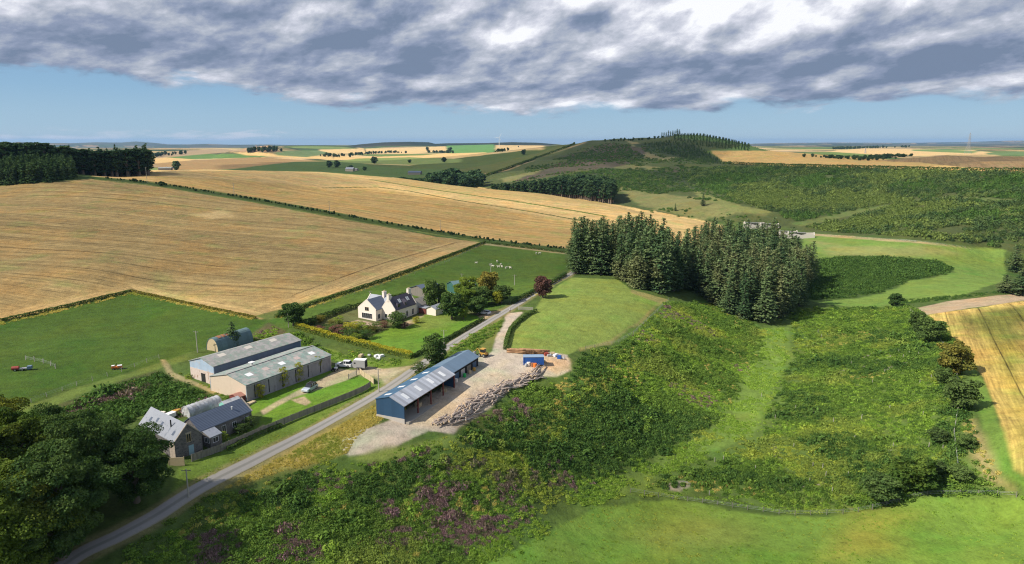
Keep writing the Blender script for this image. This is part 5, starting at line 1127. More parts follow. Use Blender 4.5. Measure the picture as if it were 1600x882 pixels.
def on_roof(R, rz_, x0, x1, y0, y1, mat, name='roof_light', lift=.145, th=.03):
    g = MB(); g.prism([(x0, rz_(x0) + lift), (x1, rz_(x1) + lift), (x1, rz_(x1) + lift + th), (x0, rz_(x0) + lift + th)], 'y', y0, y1); return g.build(name, mat, R)

# ---- blue shed, near open fronted part
R, rz_ = building('open_shed', (-23.6, 142.6), 24, 23, 7.3, 4.3, 3.7, 5.3, M_BLUE, M_BLUER, 'open fronted blue shed with a galvanised front slope, red posts and concrete yard', 'shed', roof2=M_GALV, open_right=True, z=-.35, plinth=.75, over=.15)
MB().box(-.12, .3, -.5, -.03, 22.8, .75).build('plinth', M_CONC, R); MB().box(0.2, .2, -.4, 8.3, 22.9, .05).build('floor_slab', M_PAD, R)
for k in range(1, 5): MB().box(7.12, 23 * k / 4 - .14 - (.2 if k == 4 else 0), .05, 7.38, 23 * k / 4 + .14 - (.2 if k == 4 else 0), 3.6).build('post', M_RED, R)
MB().box(7.05, .2, 3.42, 7.25, 22.8, 3.68).build('eaves_beam', M_RED, R)
for k in range(4):
    on_roof(R, rz_, 4.6, 6.4, 2.8 + 5.5 * k, 3.9 + 5.5 * k, M_SKYL); on_roof(R, rz_, 1.0, 2.7, 1.6 + 5.4 * k, 2.6 + 5.4 * k, M_SKYL)
SH = R
def rel(R_, x, y): 
    a = -R_.rotation_euler.z; return R_.location.x + x * math.cos(a) + y * math.sin(a), R_.location.y - x * math.sin(a) + y * math.cos(a)
R, rz_ = building('long_shed', (rel(SH, 5.1, 0)[0] + .407 * 23.1, rel(SH, 5.1, 0)[1] + .914 * 23.1), 24, 17.3, 6.2, 3.6, 3.2, 4.6, M_BLUE, M_BLUEG, 'lower faded blue shed joined to the far end of the open fronted one', 'shed', z=-.55, over=.25, rightm=M_DARK)  # solid right wall is near-black: its shade is put into the colour
for k in range(5): panel(R, 'door', (M_GREYP, M_BLUE, M_GREYP, M_WOODG, M_BLUE)[k], 'x+', .6 + 3.3 * k, .1, 2.1, 2.4, 6.2, .08)
LS = R
for k, (x, y, s, c, l) in enumerate([(5.2, 9.2, 1.3, M_OCHRE, 'pale wooden crate in the second bay of the open shed'), (4.6, 15.5, 1.1, M_WOODG, 'grey crate stacked in the third bay of the open shed'), (6.1, 19.6, 1.4, M_OCHRE, 'pale pallet load by the last red post of the open shed'), (5.4, 20.6, 1.0, M_RED, 'rust red crate in the last bay of the open shed')]):
    X, Y = rel(SH, x, y); e = root('crate', X, Y, -.42 + k, l, 'crate', 'crates stored in the open shed', z=-.55)
    MB().box(-s / 2, -s / 2, 0, s / 2, s / 2, .12).box(-s / 2, -s / 2, .12, s / 2, s / 2, s * .9).build('box', c, e, bevel=.02); MB().box(-s / 2 - .03, -s / 2 - .03, s * .9, s / 2 + .03, s / 2 + .03, s * .9 + .05).build('lid', c, e)
for k, (y, m_, l) in enumerate([(3.0, M_WHITE, 'white bag leaning at the near end of the long shed front'), (7.5, M_GREEN, 'green water butt at the long shed front'), (10.5, M_OCHRE, 'pale stack beside the far doors of the long shed'), (13.0, M_YELM, 'yellow drum near the far end of the long shed')]):
    X, Y = rel(LS, 7.1, y); e = root('drum', X, Y, 0, l, 'drum'); MB().tube([(0, 0, 0), (0, 0, .9)], .42, 12).build('body', m_, e, bevel=.02); MB().tube([(0, 0, .9), (0, 0, .97)], .36, 12).build('lid', m_, e)
# ---- two long barns and the round roofed hut
R, rz_ = building('long_barn', (-62.3, 153.8), 30.6, 27.2, 13.2, 3.9, 4.0, 5.5, M_CREAM, M_ASB, 'long barn with cream gable and green stained sheet roof, nearer of the two', rightm=M_GREYB, over=.2, fr=.5, z=.1)  # right wall greyer than the gable, its shade partly painted in
for k in range(5): on_roof(R, rz_, 9.0, 10.4, 3.0 + 5 * k, 4.6 + 5 * k, pmat('pinkish_repair_sheet', (.46, .37, .34), .8) if k % 2 else M_SKYL, 'repair_sheet')
MB().box(6.4, -.2, 5.63, 6.8, 27.4, 5.74).build('ridge_cap', M_ASB2, R)
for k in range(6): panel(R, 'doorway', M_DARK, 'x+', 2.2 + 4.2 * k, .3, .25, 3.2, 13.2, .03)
MB().tube([(5.6, 8.0, 5.2), (5.6, 8.0, 6.1)], .3, 10).box(5.0, 7.4, 6.1, 6.2, 8.6, 6.25).build('roof_vent', M_FRAME, R)
MB().box(13.22, -.1, 3.6, 13.34, 27.3, 3.72).build('gutter', M_GREYP, R); MB().box(-.01, -.03, -1, .11, 0, 3.8).box(13.09, -.03, -1, 13.21, 0, 3.9).build('corner_strip', M_PALEB, R)
R, rz_ = building('tall_barn', (-74.2, 164.1), 32.5, 27.5, 9.9, 4.6, 4.75, 6.1, M_PALEB, M_ASB2, 'taller barn with blue grey side and mottled grey roof behind the nearer long barn', rightm=M_BLGR, over=.2, z=.5)
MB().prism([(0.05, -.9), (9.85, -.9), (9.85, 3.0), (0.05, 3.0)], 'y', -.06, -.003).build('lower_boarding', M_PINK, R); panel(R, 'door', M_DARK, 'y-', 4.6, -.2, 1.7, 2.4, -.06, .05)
for k in range(3): on_roof(R, rz_, 5.6, 7.0, 4 + 8 * k, 6 + 8 * k, pmat('pale_patch_sheet', (.52, .48, .42), .8), 'repair_sheet')
def half_round(name, x, y, az_, L, Wd, h, m_, endm, label, cat, hoops=0):
    R = root(name, x, y, -math.radians(az_), label, cat); n = 14; pr = [(Wd / 2 * math.cos(math.pi * i / n), h * math.sin(math.pi * i / n) ** .8 - .2) for i in range(n + 1)]
    outer = [(u, w) for u, w in pr]; inner = [(u * .97, w * .97) for u, w in pr][::-1]; MB().prism(outer + inner, 'y', 0, L).build('curved_roof', m_, R, False)
    for yy in (.1, L - .15): MB().prism([(u * .96, w * .96) for u, w in pr], 'y', yy, yy + .06).build('end_wall', endm, R)
    for k in range(hoops):
        q1 = [(u * 1.01, w * 1.01 + .01) for u, w in pr]; q2 = [(u * 1.03, w * 1.03 + .02) for u, w in pr][::-1]; yk = .1 + (L - .3) * k / (hoops - 1); MB().prism(q1 + q2, 'y', yk, yk + .08).build('hoop', M_GREYP, R)
    return R
HUT = half_round('round_roofed_hut', -86.0, 190.5, 26, 13, 4.8, 4.1, M_NIS, M_OCHRE, 'round roofed hut of rusty and green sheet behind the tall barn', 'hut')
for k in range(3): 
    y0 = 1.6 + 1.5 * k; n = 5; o1 = [(2.45 * math.cos(math.pi * (.35 + .2 * i / n)), 4.13 * math.sin(math.pi * (.35 + .2 * i / n)) ** .8 - .18) for i in range(n + 1)]; o2 = [(u * 1.015, w + .05) for u, w in o1][::-1]; MB().prism(o1 + o2, 'y', y0, y0 + 1.1).build('rusty_sheet', M_RUST, HUT)
PT = half_round('polytunnel', -72.4, 144.4, 32, 8.2, 3.4, 2.5, M_POLY, M_POLY, 'clouded plastic polytunnel behind the slate wing of the cottage', 'greenhouse', 9)
R, rz_ = building('glasshouse', (-64.6, 147.2), 32, 4.2, 2.4, 1.6, 1.6, 2.3, M_FRAME, M_POLY, 'small white and green framed glasshouse beside the polytunnel', 'greenhouse', gablem=pmat('pale_green_paint', (.25, .55, .48), .5), over=.05)
# ---- stone cottage: gabled block and slate wing
R, rz_ = building('stone_cottage', (-61.4, 128.0), -52, 14.5, 5.4, 3.5, 3.5, 6.3, M_STONE, M_SLATE2, 'old rubble stone cottage block with pale slate roof beside the big trees', 'house', over=.12)
# the lane gable looks down axis -y of this block
window(R, 'y-', 2.35, 2.7, .9, 1.7, 0, frame=M_OCHRE); panel(R, 'door', pmat('pale_blue_paint', (.30, .45, .50), .5), 'y-', 2.6, -.3, 1.0, 2.2, 0, .07); panel(R, 'lintel', M_STONE2, 'y-', 2.2, 4.42, 1.2, .3, 0, .08)
MB().tube([(1.5, 4.0, 4.0), (1.5, 4.0, 6.6)], .13, 8).build('flue', M_DARK, R)
for k, (x, y) in enumerate([(1.0, 7.0), (1.2, 9.2), (.9, 11.5), (.6, 1.6)]): on_roof(R, rz_, x, x + .6, y, y + .7, M_SLATE)
MB().prism([(-.14, 3.45), (2.7, 6.42), (2.7, 6.62), (-.14, 3.62)], 'y', -.16, .06).prism([(2.702, 6.42), (5.54, 3.45), (5.54, 3.62), (2.702, 6.62)], 'y', -.16, .06).build('skew_stones', M_STONE2, R)
MB().box(-.04, 0.02, -1, -.002, 2.2, 3.3).build('dressed_corner', M_STONE2, R)
R, rz_ = building('slate_wing', (-62.9, 130.6), 30, 12.6, 6.2, 2.7, 2.7, 4.9, M_STONE, M_SLATE, 'low stone wing with smooth blue slate roof joined to the cottage', 'house', over=.15, z=.05)
for y, w, h in ((2.6, .9, 1.3), (5.0, 1.0, 1.9), (7.6, 1.0, 1.2), (10.6, 1.3, 1.2)): window(R, 'x+', y, .7 if h < 1.5 else .1, w, h, 6.2)
MB().tube([(4.6, 9.0, 3.7), (4.6, 9.0, 4.5)], .1, 8).box(4.45, 8.85, 4.5, 4.75, 9.15, 4.58).build('roof_vent', M_FRAME, R); MB().box(-.15, 12.6, 2.6, 6.35, 12.82, 2.75).build('verge_board', M_STONE2, R)
MB().prism([(-.16, 2.66), (3.1, 5.04), (3.1, 5.16), (-.16, 2.8)], 'y', 12.6, 12.85).prism([(3.102, 5.04), (6.36, 2.66), (6.36, 2.8), (3.102, 5.16)], 'y', 12.6, 12.85).build('skew_stones', M_STONE2, R)
R, rz_ = building('cottage_porch', (-60.2, 129.0), 30, 2.6, 2.4, 2.9, 2.2, 3.0, M_STONE, M_SLATE2, 'small stone porch with a wide white window between cottage and wing', 'porch', fr=.08, over=.1, z=-.1)
window(R, 'y-', .5, .9, 1.5, 1.1, 0, bars=2); window(R, 'x+', .5, .9, 1.3, 1.1, 2.4, bars=1)
e = root('garden_slide', *at(344, 694), .5, 'bright green plastic slide lying on the cottage lawn', 'toy'); MB().prism([(-.9, 0), (.9, 0), (.9, .15), (-.2, .2), (-.9, .7)], 'y', -.3, .3).build('chute', M_GREEN, e); MB().box(-1.0, -.32, 0, -.85, .32, .75).build('ladder', M_GREEN, e)
R, rz_ = building('timber_store', at(372, 632), 32, 3.2, 3.0, 1.5, 1.5, 2.0, M_RED, pmat('faded_red_roof', (.34, .17, .13), .8), 'low red roofed store at the corner of the long barn', 'shed', over=.1)
for k in range(4):
    X, Y = at(383 + 3 * k, 634 - k); e = root('plank_stack', X, Y, .9 + .1 * k, 'stack of pale sawn planks between barn and slate wing, ' + ['lowest', 'second', 'third', 'farthest'][k] + ' of the four', 'planks', 'plank stacks behind the slate wing')
    for j in range(3): MB().box(-1.4, -.5 + .02 * j, .12 * j, 1.4 - .1 * j, .5, .12 * j + .1).build('planks', M_OCHRE, e)
for px, py, s, m_, l in [(250, 651, 1.0, M_WHITE, 'white sack behind the cottage roof'), (258, 653, .8, M_POLY, 'grey crate behind the cottage roof'), (266, 652, 1.1, M_FRAME, 'white box near the polytunnel'), (276, 646, .9, M_YELM, 'yellow barrow left of the polytunnel')]:
    X, Y = at(px, py); e = root('yard_box', X, Y, s, l, 'box'); MB().box(-s, -s * .6, 0, s, s * .6, s * .8).build('box', m_, e, bevel=.06); MB().box(-s * 1.03, -s * .63, s * .8, s * 1.03, s * .63, s * .88).build('lid', m_, e)
X, Y = at(281, 728); e = root('screen_fence', X, Y, .12, 'short pale boarded screen standing before the cottage gable', 'fence'); MB().box(-1.9, -.04, 0, .8, .04, 1.7).build('board_panel', M_OCHRE, e); MB().box(-2.0, -.07, 0, -1.9, .07, 1.85).build('post', M_OCHRE, e); MB().box(.8, -.07, 0, .9, .07, 1.85).build('post', M_OCHRE, e)
# ---- white house
az = math.radians(30); HO = np.array([-53.3, 232.6])
def hloc(x, y): return HO[0] + x * math.cos(az) + y * math.sin(az), HO[1] - x * math.sin(az) + y * math.cos(az)
HR = root('white_house', HO[0], HO[1], -az, 'white harled farmhouse with slate roofs, gables and chimneys above the lawn', 'house', z=-.1)
def block(x0, x1, y0, y1, eave, ridge, along, roofm, t=.2, over=.2, nm='wall'):
    if along == 'y':
        xm = (x0 + x1) / 2; MB().prism([(x0, -1), (x1, -1), (x1, eave), (xm, ridge), (x0, eave)], 'y', y0, y1).build(nm, M_WHITE, HR); s = (ridge - eave) / (xm - x0)
        MB().prism([(x0 - over, eave - over * s + .02), (xm, ridge + .02), (xm, ridge + .16), (x0 - over, eave - over * s + .16)], 'y', y0 + .25, y1 - .25).build('roof', roofm, HR); MB().prism([(xm + .002, ridge + .02), (x1 + over, eave - over * s + .02), (x1 + over, eave - over * s + .16), (xm + .002, ridge + .16)], 'y', y0 + .25, y1 - .25).build('roof', roofm, HR)
        for yy in (y0 - .02, y1 - .22): MB().prism([(x0 - .06, eave - .05), (xm, ridge + .0), (x1 + .06, eave - .05), (x1 + .06, eave + .25), (xm, ridge + .34), (x0 - .06, eave + .25)], 'y', yy, yy + .24).build('skew', M_WHITE, HR)
    else:
        ym = (y0 + y1) / 2; MB().prism([(y0, -1), (y1, -1), (y1, eave), (ym, ridge), (y0, eave)], 'x', x0, x1).build(nm, M_WHITE, HR); s = (ridge - eave) / (ym - y0)
        MB().prism([(y0 - over, eave - over * s + .02), (ym, ridge + .02), (ym, ridge + .16), (y0 - over, eave - over * s + .16)], 'x', x0 + .25, x1 - .1).build('roof', roofm, HR); MB().prism([(ym + .002, ridge + .02), (y1 + over, eave - over * s + .02), (y1 + over, eave - over * s + .16), (ym + .002, ridge + .16)], 'x', x0 + .25, x1 - .1).build('roof', roofm, HR)
        MB().prism([(y0 - .06, eave - .05), (ym, ridge), (y1 + .06, eave - .05), (y1 + .06, eave + .25), (ym, ridge + .34), (y0 - .06, eave + .25)], 'x', x0 - .02, x0 + .22).build('skew', M_WHITE, HR)
block(0, 8.0, 0, 8.6, 3.9, 7.0, 'y', M_SLATE)            # gabled front wing
block(-1.6, 8.5, 5.2, 11.6, 3.8, 6.9, 'x', M_SLATE2)     # cross range behind
block(7.7, 13.6, 3.4, 15.2, 3.9, 7.6, 'y', M_SLATE3)     # long range with skylights
block(8.6, 13.0, 15.3, 24.0, 2.5, 4.6, 'y', pmat('pale_tile_roof', (.42, .38, .34), .8, .15, 2, dirt=(.30, .26, .22)))
def chimney(x, y, z0, z1):
    c = MB().box(x - .45, y - .7, z0, x + .45, y + .7, z1).box(x - .52, y - .77, z1, x + .52, y + .77, z1 + .15).build('chimney', M_WHITE, HR)
    for k in (-.4, 0, .4): MB().tube([(x, y + k, z1 + .15), (x, y + k, z1 + .6)], .13, 8).build('chimney_pot', M_OCHRE, c)
chimney(10.65, 3.95, 6.6, 8.8); chimney(10.65, 14.7, 6.6, 8.9); chimney(4.9, 8.3, 5.8, 8.5)
window(HR, 'y-', 3.2, 3.3, 1.7, 1.3, 0, bars=1, frame=M_OCHRE); window(HR, 'y-', 1.7, .6, 4.6, 1.9, 0, bars=4)
window(HR, 'x+', .9, .6, 1.2, 1.7, 8.0); window(HR, 'y-', 9.0, .8, 1.1, 1.4, 3.4)
for y in (5.6, 9.2, 12.4): window(HR, 'x+', y, .5, 1.1, 2.0, 13.6)
for y, m_ in ((5.2, M_SLATE3), (9.0, M_SLATE3)):   # dormers over the front wall
    d = MB().prism([(11.4, 5.0), (13.3, 4.4), (13.3, 5.6), (11.4, 6.6)], 'y', y, y + 1.5).build('dormer', M_SLATE3, HR); MB().box(13.302, y + .2, 4.55, 13.34, y + 1.3, 5.5).build('dormer_window', GL, d)
sf = lambda x: 7.6 - (x - 10.65) * (3.7 / 2.95)
for y in (7.3, 8.0, 11.6, 12.4): MB().prism([(11.5, sf(11.5) + .17), (12.4, sf(12.4) + .17), (12.4, sf(12.4) + .22), (11.5, sf(11.5) + .22)], 'y', y, y + .55).build('skylight', M_SKYL, HR)
d = MB().box(1.0, 4.4, 3.9, 3.2, 6.6, 5.6).build('dormer', M_SLATE3, HR); MB().box(1.2, 4.36, 4.1, 3.0, 4.397, 5.3).build('dormer_window', GL, d)
MB().box(13.6, 16.5, -.8, 16.6, 20.5, 2.1).build('sun_room', pmat('brown_timber_frame', (.16, .05, .04), .6), HR); MB().box(13.5, 16.4, 2.1, 16.8, 20.6, 2.25).build('sun_room_roof', M_SLATE2, HR)
for px, py, az_, L, Wd, hl, hr, rg, wm, rm, gm, l in [
        ((664, 466), 0, 35, 9.5, 8, 2.8, 2.8, 4.2, M_WOODG, M_SLATE, None, 'grey roofed timber outbuilding behind the white house'),
        ((712, 461), 0, 60, 9, 8, 3.0, 3.0, 4.6, M_TEAL, M_TEALR, M_TEAL, 'dark green steel shed with grey green roof at the pasture edge')]:
    X, Y = at(*px); building('outbuilding', (X, Y), az_, L, Wd, hl, hr, rg, wm, rm, l, 'shed', gablem=gm)
X, Y = at(704, 477); e = root('pyramid_roof_shed', X, Y, -.5, 'square garage with pale grey pyramid roof between the garden trees', 'garage')
MB().box(-3.4, -3.4, -1, 3.4, 3.4, 2.9).build('wall', M_WOODG, e); MB().add([(-4, -4, 2.8), (4, -4, 2.8), (4, 4, 2.8), (-4, 4, 2.8), (0, 0, 4.9)], [(0, 1, 4), (1, 2, 4), (2, 3, 4), (3, 0, 4), (3, 2, 1, 0)]).build('roof', pmat('pale_sheet_roof', (.44, .44, .40), .8), e)
X, Y = at(681, 494); building('garden_store', (X, Y), 30, 5, 4, 2.3, 2.3, 3.2, M_WHITE, M_SLATE2, 'small cream outhouse between the tall tree and the blue green tree', 'shed')
# ---- container, digger, trailers, cars
X, Y = at(818, 571); e = root('shipping_container', X, Y, .03, 'bright blue steel container standing behind the log heap', 'container')
MB().box(0, 0, .1, 5.6, 2.3, 2.25).build('body', M_CBLUE, e); MB().box(-.06, -.05, 2.25, 5.66, 2.35, 2.36).build('roof', pmat('faded_blue_top', (.24, .33, .45), .6), e)
for x in (-.06, 5.54): MB().box(x, -.06, 0, x + .12, .0, 2.24).build('corner_post', M_CBLUE, e)
for k in range(2): MB().box(5.603, .1 + 1.1 * k, .2, 5.66, 1.1 + 1.1 * k, 2.15).build('door', M_CBLUE, e)
for k, (px, py, r_, m_, l) in enumerate([(826, 572, .55, M_WHITE, 'white bag leaning on the blue container'), (832, 573, .5, M_RUST, 'rusty drum in front of the blue container'), (836, 574, .55, M_ORA, 'orange drum before the blue container'), (822, 573, .4, M_POLY, 'grey drum at the near corner of the blue container')]):
    X, Y = at(px, py); e = root('drum', X, Y, 0, l, 'drum'); MB().tube([(0, 0, 0), (0, 0, r_ * 1.9)], r_, 12).build('body', m_, e, bevel=.03); MB().tube([(0, 0, r_ * 1.9), (0, 0, r_ * 2.0)], r_ * .85, 12).build('lid', m_, e)
def wheel(R_, x, y, r=.36, w=.24, ax='y'):
    a, b_ = ((x, y - w / 2, r), (x, y + w / 2, r)) if ax == 'y' else ((x - w / 2, y, r), (x + w / 2, y, r))
    W_ = MB().tube([a, b_], r, 14).build('wheel', M_TYRE, R_); s = w / 2 + .01
    c = ((x, y - s, r), (x, y + s, r)) if ax == 'y' else ((x - s, y, r), (x + s, y, r)); MB().tube([c[0], c[1]], r * .6, 10).build('rim', M_RIM, W_)
def car(name, X, Y, rz, paint, label, roofm=None, L=4.6, Wd=1.9, H_=1.68, z=None):
    """front looks along +x"""
    R_ = root(name, X, Y, rz, label, 'car', 'cars parked around the farm', z=z); h = L / 2; w = Wd / 2
    prof = [(-h, .45), (-h + .02, .98), (-h + .22, 1.06), (h - 1.25, 1.05), (h - .35, .92), (h - .05, .72), (h, .40), (h - .15, .25), (-h + .2, .25)]
    sec = []
    b_ = MB()
    for yy, k in ((-w, .0), (-w + .12, 1), (w - .12, 1), (w, .0)):
        sec.append([(x * (1 if k else .985), yy, z_ if k else z_ * .96 + .02) for x, z_ in prof])
    n = len(prof); v = [p for s in sec for p in s]; f = [tuple(range(n))[::-1], tuple(3 * n + i for i in range(n))]
    for j in range(3): f += [(j * n + i, j * n + (i + 1) % n, (j + 1) * n + (i + 1) % n, (j + 1) * n + i) for i in range(n)]
    b_.add(v, f); body = b_.build('body', paint, R_, bevel=.03)
    top = [(-h + .28, 1.04), (-h + .55, H_ - .05), (-.2, H_), (h - 2.05, H_ - .08), (h - 1.3, 1.05)]
    g = MB(); vv = []
    for yy, k in ((-w + .1, 0), (-w + .28, 1), (w - .28, 1), (w - .1, 0)):
        vv += [(x, (yy if k == 0 else yy) if z_ < 1.1 else (yy * .86 if k == 0 else yy), z_ if (k or z_ < 1.1) else z_ - .04) for x, z_ in top]
    m = len(top); f = [tuple(range(m))[::-1], tuple(3 * m + i for i in range(m))]
    for j in range(3): f += [(j * m + i, j * m + (i + 1) % m, (j + 1) * m + (i + 1) % m, (j + 1) * m + i) for i in range(m)]
    g.add(vv, f); g.build('window_band', GL, R_)
    MB().box(-h + .62, -w + .26, H_ - .05, h - 2.15, w - .26, H_ + .035).build('roof', roofm or paint, R_, bevel=.02)
    for s in (-1, 1):
        MB().box(-h + .6, s * (w - .27) - .02, H_ + .036, h - 2.3, s * (w - .27) + .02, H_ + .09).build('roof_rail', M_GREYP, R_)
        for xx in (-h + 1.5, -.15): MB().prism([(xx, 1.06), (xx + .1, 1.06), (xx + .1, H_ - .05), (xx, H_ - .05)], 'y', s * (w - .13) - .03, s * (w - .13) + .03).build('pillar', paint, R_)
        MB().box(h - .14, s * (w - .35) - .2, .68, h + .01, s * (w - .35) + .2, .84).build('headlight', M_SKYL, R_); MB().box(-h - .012, s * (w - .25) - .14, .75, -h + .1, s * (w - .25) + .14, .98).build('tail_light', M_REDP, R_)
        for xx in (-h + .85, h - .9): wheel(R_, xx, s * (w - .10))
    return R_
M_CW = pmat('white_car_paint', (.80, .81, .82), .25, .02, spec=.5); M_CS = pmat('silver_car_paint', (.50, .56, .62), .3, .03, metal=.3, spec=.5)
A1, A2 = np.array(at(472, 618)), np.array(at(494, 605)); d_ = A1 - A2; X, Y = (A1 + A2) / 2 + np.array([0, .6]); car('parked_car', X, Y, math.atan2(d_[1], d_[0]), M_CS, 'silver blue estate car with dark roof parked on the grass edge of the drive', M_DARK)
X, Y = at(538, 573); car('parked_car', X, Y, math.radians(170), M_CW, 'white car parked between the long barn and the horse trailer')
X, Y = at(757, 491); car('parked_car', X, Y, math.radians(150), M_CW, 'white car half hidden under the trees at the house entrance', H_=1.45)
X, Y = at(563, 577); R_ = root('horse_trailer', X, Y, math.radians(172), 'silver grey twin wheeled horse trailer next to the white car', 'trailer')
MB().prism([(-1.7, .55), (1.5, .55), (1.9, 1.2), (1.9, 2.1), (1.5, 2.7), (-1.7, 2.7)], 'y', -.95, .95).build('body', M_GREYP, R_, bevel=.06); MB().box(-1.72, -.98, 2.68, 1.5, .98, 2.78).build('roof', M_FRAME, R_, bevel=.03); MB().box(-1.78, -.8, .7, -1.71, .8, 2.4).build('rear_door', M_DARK, R_)
MB().box(.9, .952, 1.7, 1.4, .97, 2.1).box(.9, -.97, 1.7, 1.4, -.952, 2.1).build('window', GL, R_); MB().box(-.9, -1.12, .62, .7, -.952, .74).box(-.9, .952, .62, .7, 1.12, .74).build('mudguard', M_DARK, R_); MB().tube([(1.8, 0, .5), (3.0, 0, .45)], .06, 6).build('drawbar', M_GREYP, R_)
for xx in (-.5, .3):
    for s in (-1, 1): wheel(R_, xx, s * .98, .33, .2)
X, Y = at(523, 580); R_ = root('garden_tractor', X, Y, 1.2, 'small white ride on tractor at the far corner of the long barn', 'tractor'); MB().box(.1, -.35, .4, 1.0, .35, .9).build('bonnet', M_FRAME, R_, bevel=.05); MB().box(-.7, -.4, .4, .0, .4, .6).box(-.7, -.3, .6, -.55, .3, 1.1).build('seat', M_DARK, R_)
for xx, r in ((-.45, .36), (.75, .25)):
    for s in (-1, 1): wheel(R_, xx, s * .48, r, .2)
X, Y = at(754, 557); R_ = root('digger', X, Y, 2.6, 'yellow digger parked at the far end of the long blue shed', 'digger')
MB().box(-1.6, -.9, .7, .7, .9, 1.5).build('body', M_YELM, R_, bevel=.06); MB().box(-.9, -.75, 1.5, .5, .75, 2.6).build('cab', GL, R_, bevel=.05); MB().box(-1.0, -.85, 2.6, .6, .85, 2.75).build('cab_roof', M_YELM, R_); MB().tube([(.7, 0, 1.2), (2.0, 0, 2.5), (3.1, 0, 1.2)], [.18, .16, .12], 6).build('arm', M_YELM, R_); MB().prism([(2.8, .3), (3.5, .2), (3.6, 1.1), (3.0, 1.2)], 'y', -.5, .5).build('bucket', M_GREYP, R_)
for xx in (-1.1, .6):
    for s in (-1, 1): wheel(R_, xx, s * .95, .6, .4)
X, Y = at(34, 579); R_ = root('farm_trailer', X, Y, .35, 'old red and grey farm machine standing alone in the left pasture', 'trailer'); MB().tube([(-2.6, 0, .9), (-.6, 0, .9)], .65, 12).build('tank', M_REDP, R_, bevel=.05); MB().box(-.6, -.6, .55, 1.6, .6, .75).build('frame', M_GREYP, R_)
MB().box(1.6, -.7, .3, 2.9, .7, 1.3).build('rack', M_BLUEG, R_, bevel=.05); [wheel(R_, .4, s * .75, .42, .25) for s in (-1, 1)]; [wheel(R_, -1.6, s * .75, .42, .25) for s in (-1, 1)]
X, Y = at(183, 577); R_ = root('garden_mower', X, Y, .4, 'small orange and white machine on the track edge of the left pasture', 'mower'); MB().prism([(-1.3, .4), (1.2, .25), (1.4, .6), (-1.2, .9)], 'y', -.5, .5).build('deck', M_ORA, R_, bevel=.05); MB().box(.1, -.45, .82, 1.2, .45, 1.0).box(-1.2, -.4, .95, -.5, .4, 1.1).build('cover', M_FRAME, R_); MB().tube([(-.2, 0, .9), (.1, 0, 1.7)], .05, 6).build('handle', M_DARK, R_)
[wheel(R_, xx, s * .5, .25, .15) for xx in (-.8, .8) for s in (-1, 1)]
for o_ in list(ROOTC.objects):
    if o_.name == 'digger': o_.scale = (.85,) * 3
    if o_.name == 'farm_trailer': o_.scale = (.8,) * 3
# ---- heap of old logs
def log_proto(L, r, seed, m_=None, name='log'):
    rng = np.random.default_rng(seed); n = 6; pts = [(L * (i / (n - 1) - .5), rng.normal(0, .05) * L * .12, rng.normal(0, .03) * L * .1) for i in range(n)]; rr = [r * (1.12 - .3 * i / (n - 1)) * rng.uniform(.93, 1.06) for i in range(n)]
    e = bpy.data.objects.new(name, None); ROOTC.objects.link(e); MB().tube(pts, rr, 7).build('trunk', m_ or M_LOG, e, True)
    for s in (0, n - 1):
        p = np.array(pts[s]); dx_ = -.012 if s == 0 else .012; MB().tube([tuple(p), tuple(p + [dx_, 0, 0])], [rr[s] * .97] * 2, 7).build('cut_end', M_CUT, e)
    return e
LOGS = [log_proto(3.0 + .6 * i, .12 + .03 * (i % 4), i) for i in range(6)]
LOGW = wpoly([(690,662),(712,655),(735,640),(758,626),(780,612),(800,603),(820,594),(836,588)], False, 4); LL = np.concatenate([[0], np.cumsum(np.hypot(*np.diff(LOGW, axis=0).T))]); nl = 262
for k in range(nl):
    s = LL[-1] * (k + .5) / nl + random.uniform(-.6, .6); X, Y = np.interp(s, LL, LOGW[:, 0]), np.interp(s, LL, LOGW[:, 1]); s2 = min(s + 1, LL[-1]); s1 = max(s2 - 2, 0)
    tx, ty = np.interp(s2, LL, LOGW[:, 0]) - np.interp(s1, LL, LOGW[:, 0]), np.interp(s2, LL, LOGW[:, 1]) - np.interp(s1, LL, LOGW[:, 1]); dth = math.atan2(ty, tx); off = random.gauss(0, .85); off = max(-1.9, min(1.9, off)); lay_ = random.random()
    X += -math.sin(dth) * off; Y += math.cos(dth) * off; zt = H1(X, Y) + .14 + lay_ * .95 * max(0, 1 - abs(off) / 2.4)
    lab = 'grey weathered log in the long heap between yard and slope'
    pr = LOGS[k % 6]; c = pr if k < 6 else copy_thing(pr, (0, 0, 0), 0); c.location = (X, Y, zt); c.rotation_euler = (random.uniform(-.3, .3), random.gauss(0, .13), dth + random.gauss(-.1, .33)); tag(c, lab, 'log', 'logs of the long heap')
for k in range(14):
    X, Y = at(842 + random.uniform(-8, 8), 583 + random.uniform(-5, 6)); c = copy_thing(LOGS[4 + k % 2], (X, Y, H1(X, Y) + .2 + .25 * (k % 4)), 0, 'long straight pole in the neat pile beside the blue container'); c.rotation_euler = (0, random.gauss(0, .05), math.radians(68) + random.gauss(0, .07)); c['group'] = 'poles by the container'
BL = [log_proto(5.5 + i, .24, 30 + i, M_LOGB) for i in range(2)]
for k in range(24):
    row_ = k // 8; px = 808 + (k % 2) * 20 + (k % 8) * 2.2; X, Y = at(px, 551 + (k % 8) * .4); pr = BL[k % 2]; c = pr if k < 2 else copy_thing(pr, (0, 0, 0), 0); yo = (k % 8) * .45 - 1.6
    c.location = (X - .3, Y + yo * .5, H1(X, Y) + .25 + .42 * row_); c.rotation_euler = (0, random.gauss(0, .02), math.radians(-12) + random.gauss(0, .05)); tag(c, 'brown felled log in the stack along the pasture edge of the yard', 'log', 'brown logs stacked by the pasture')
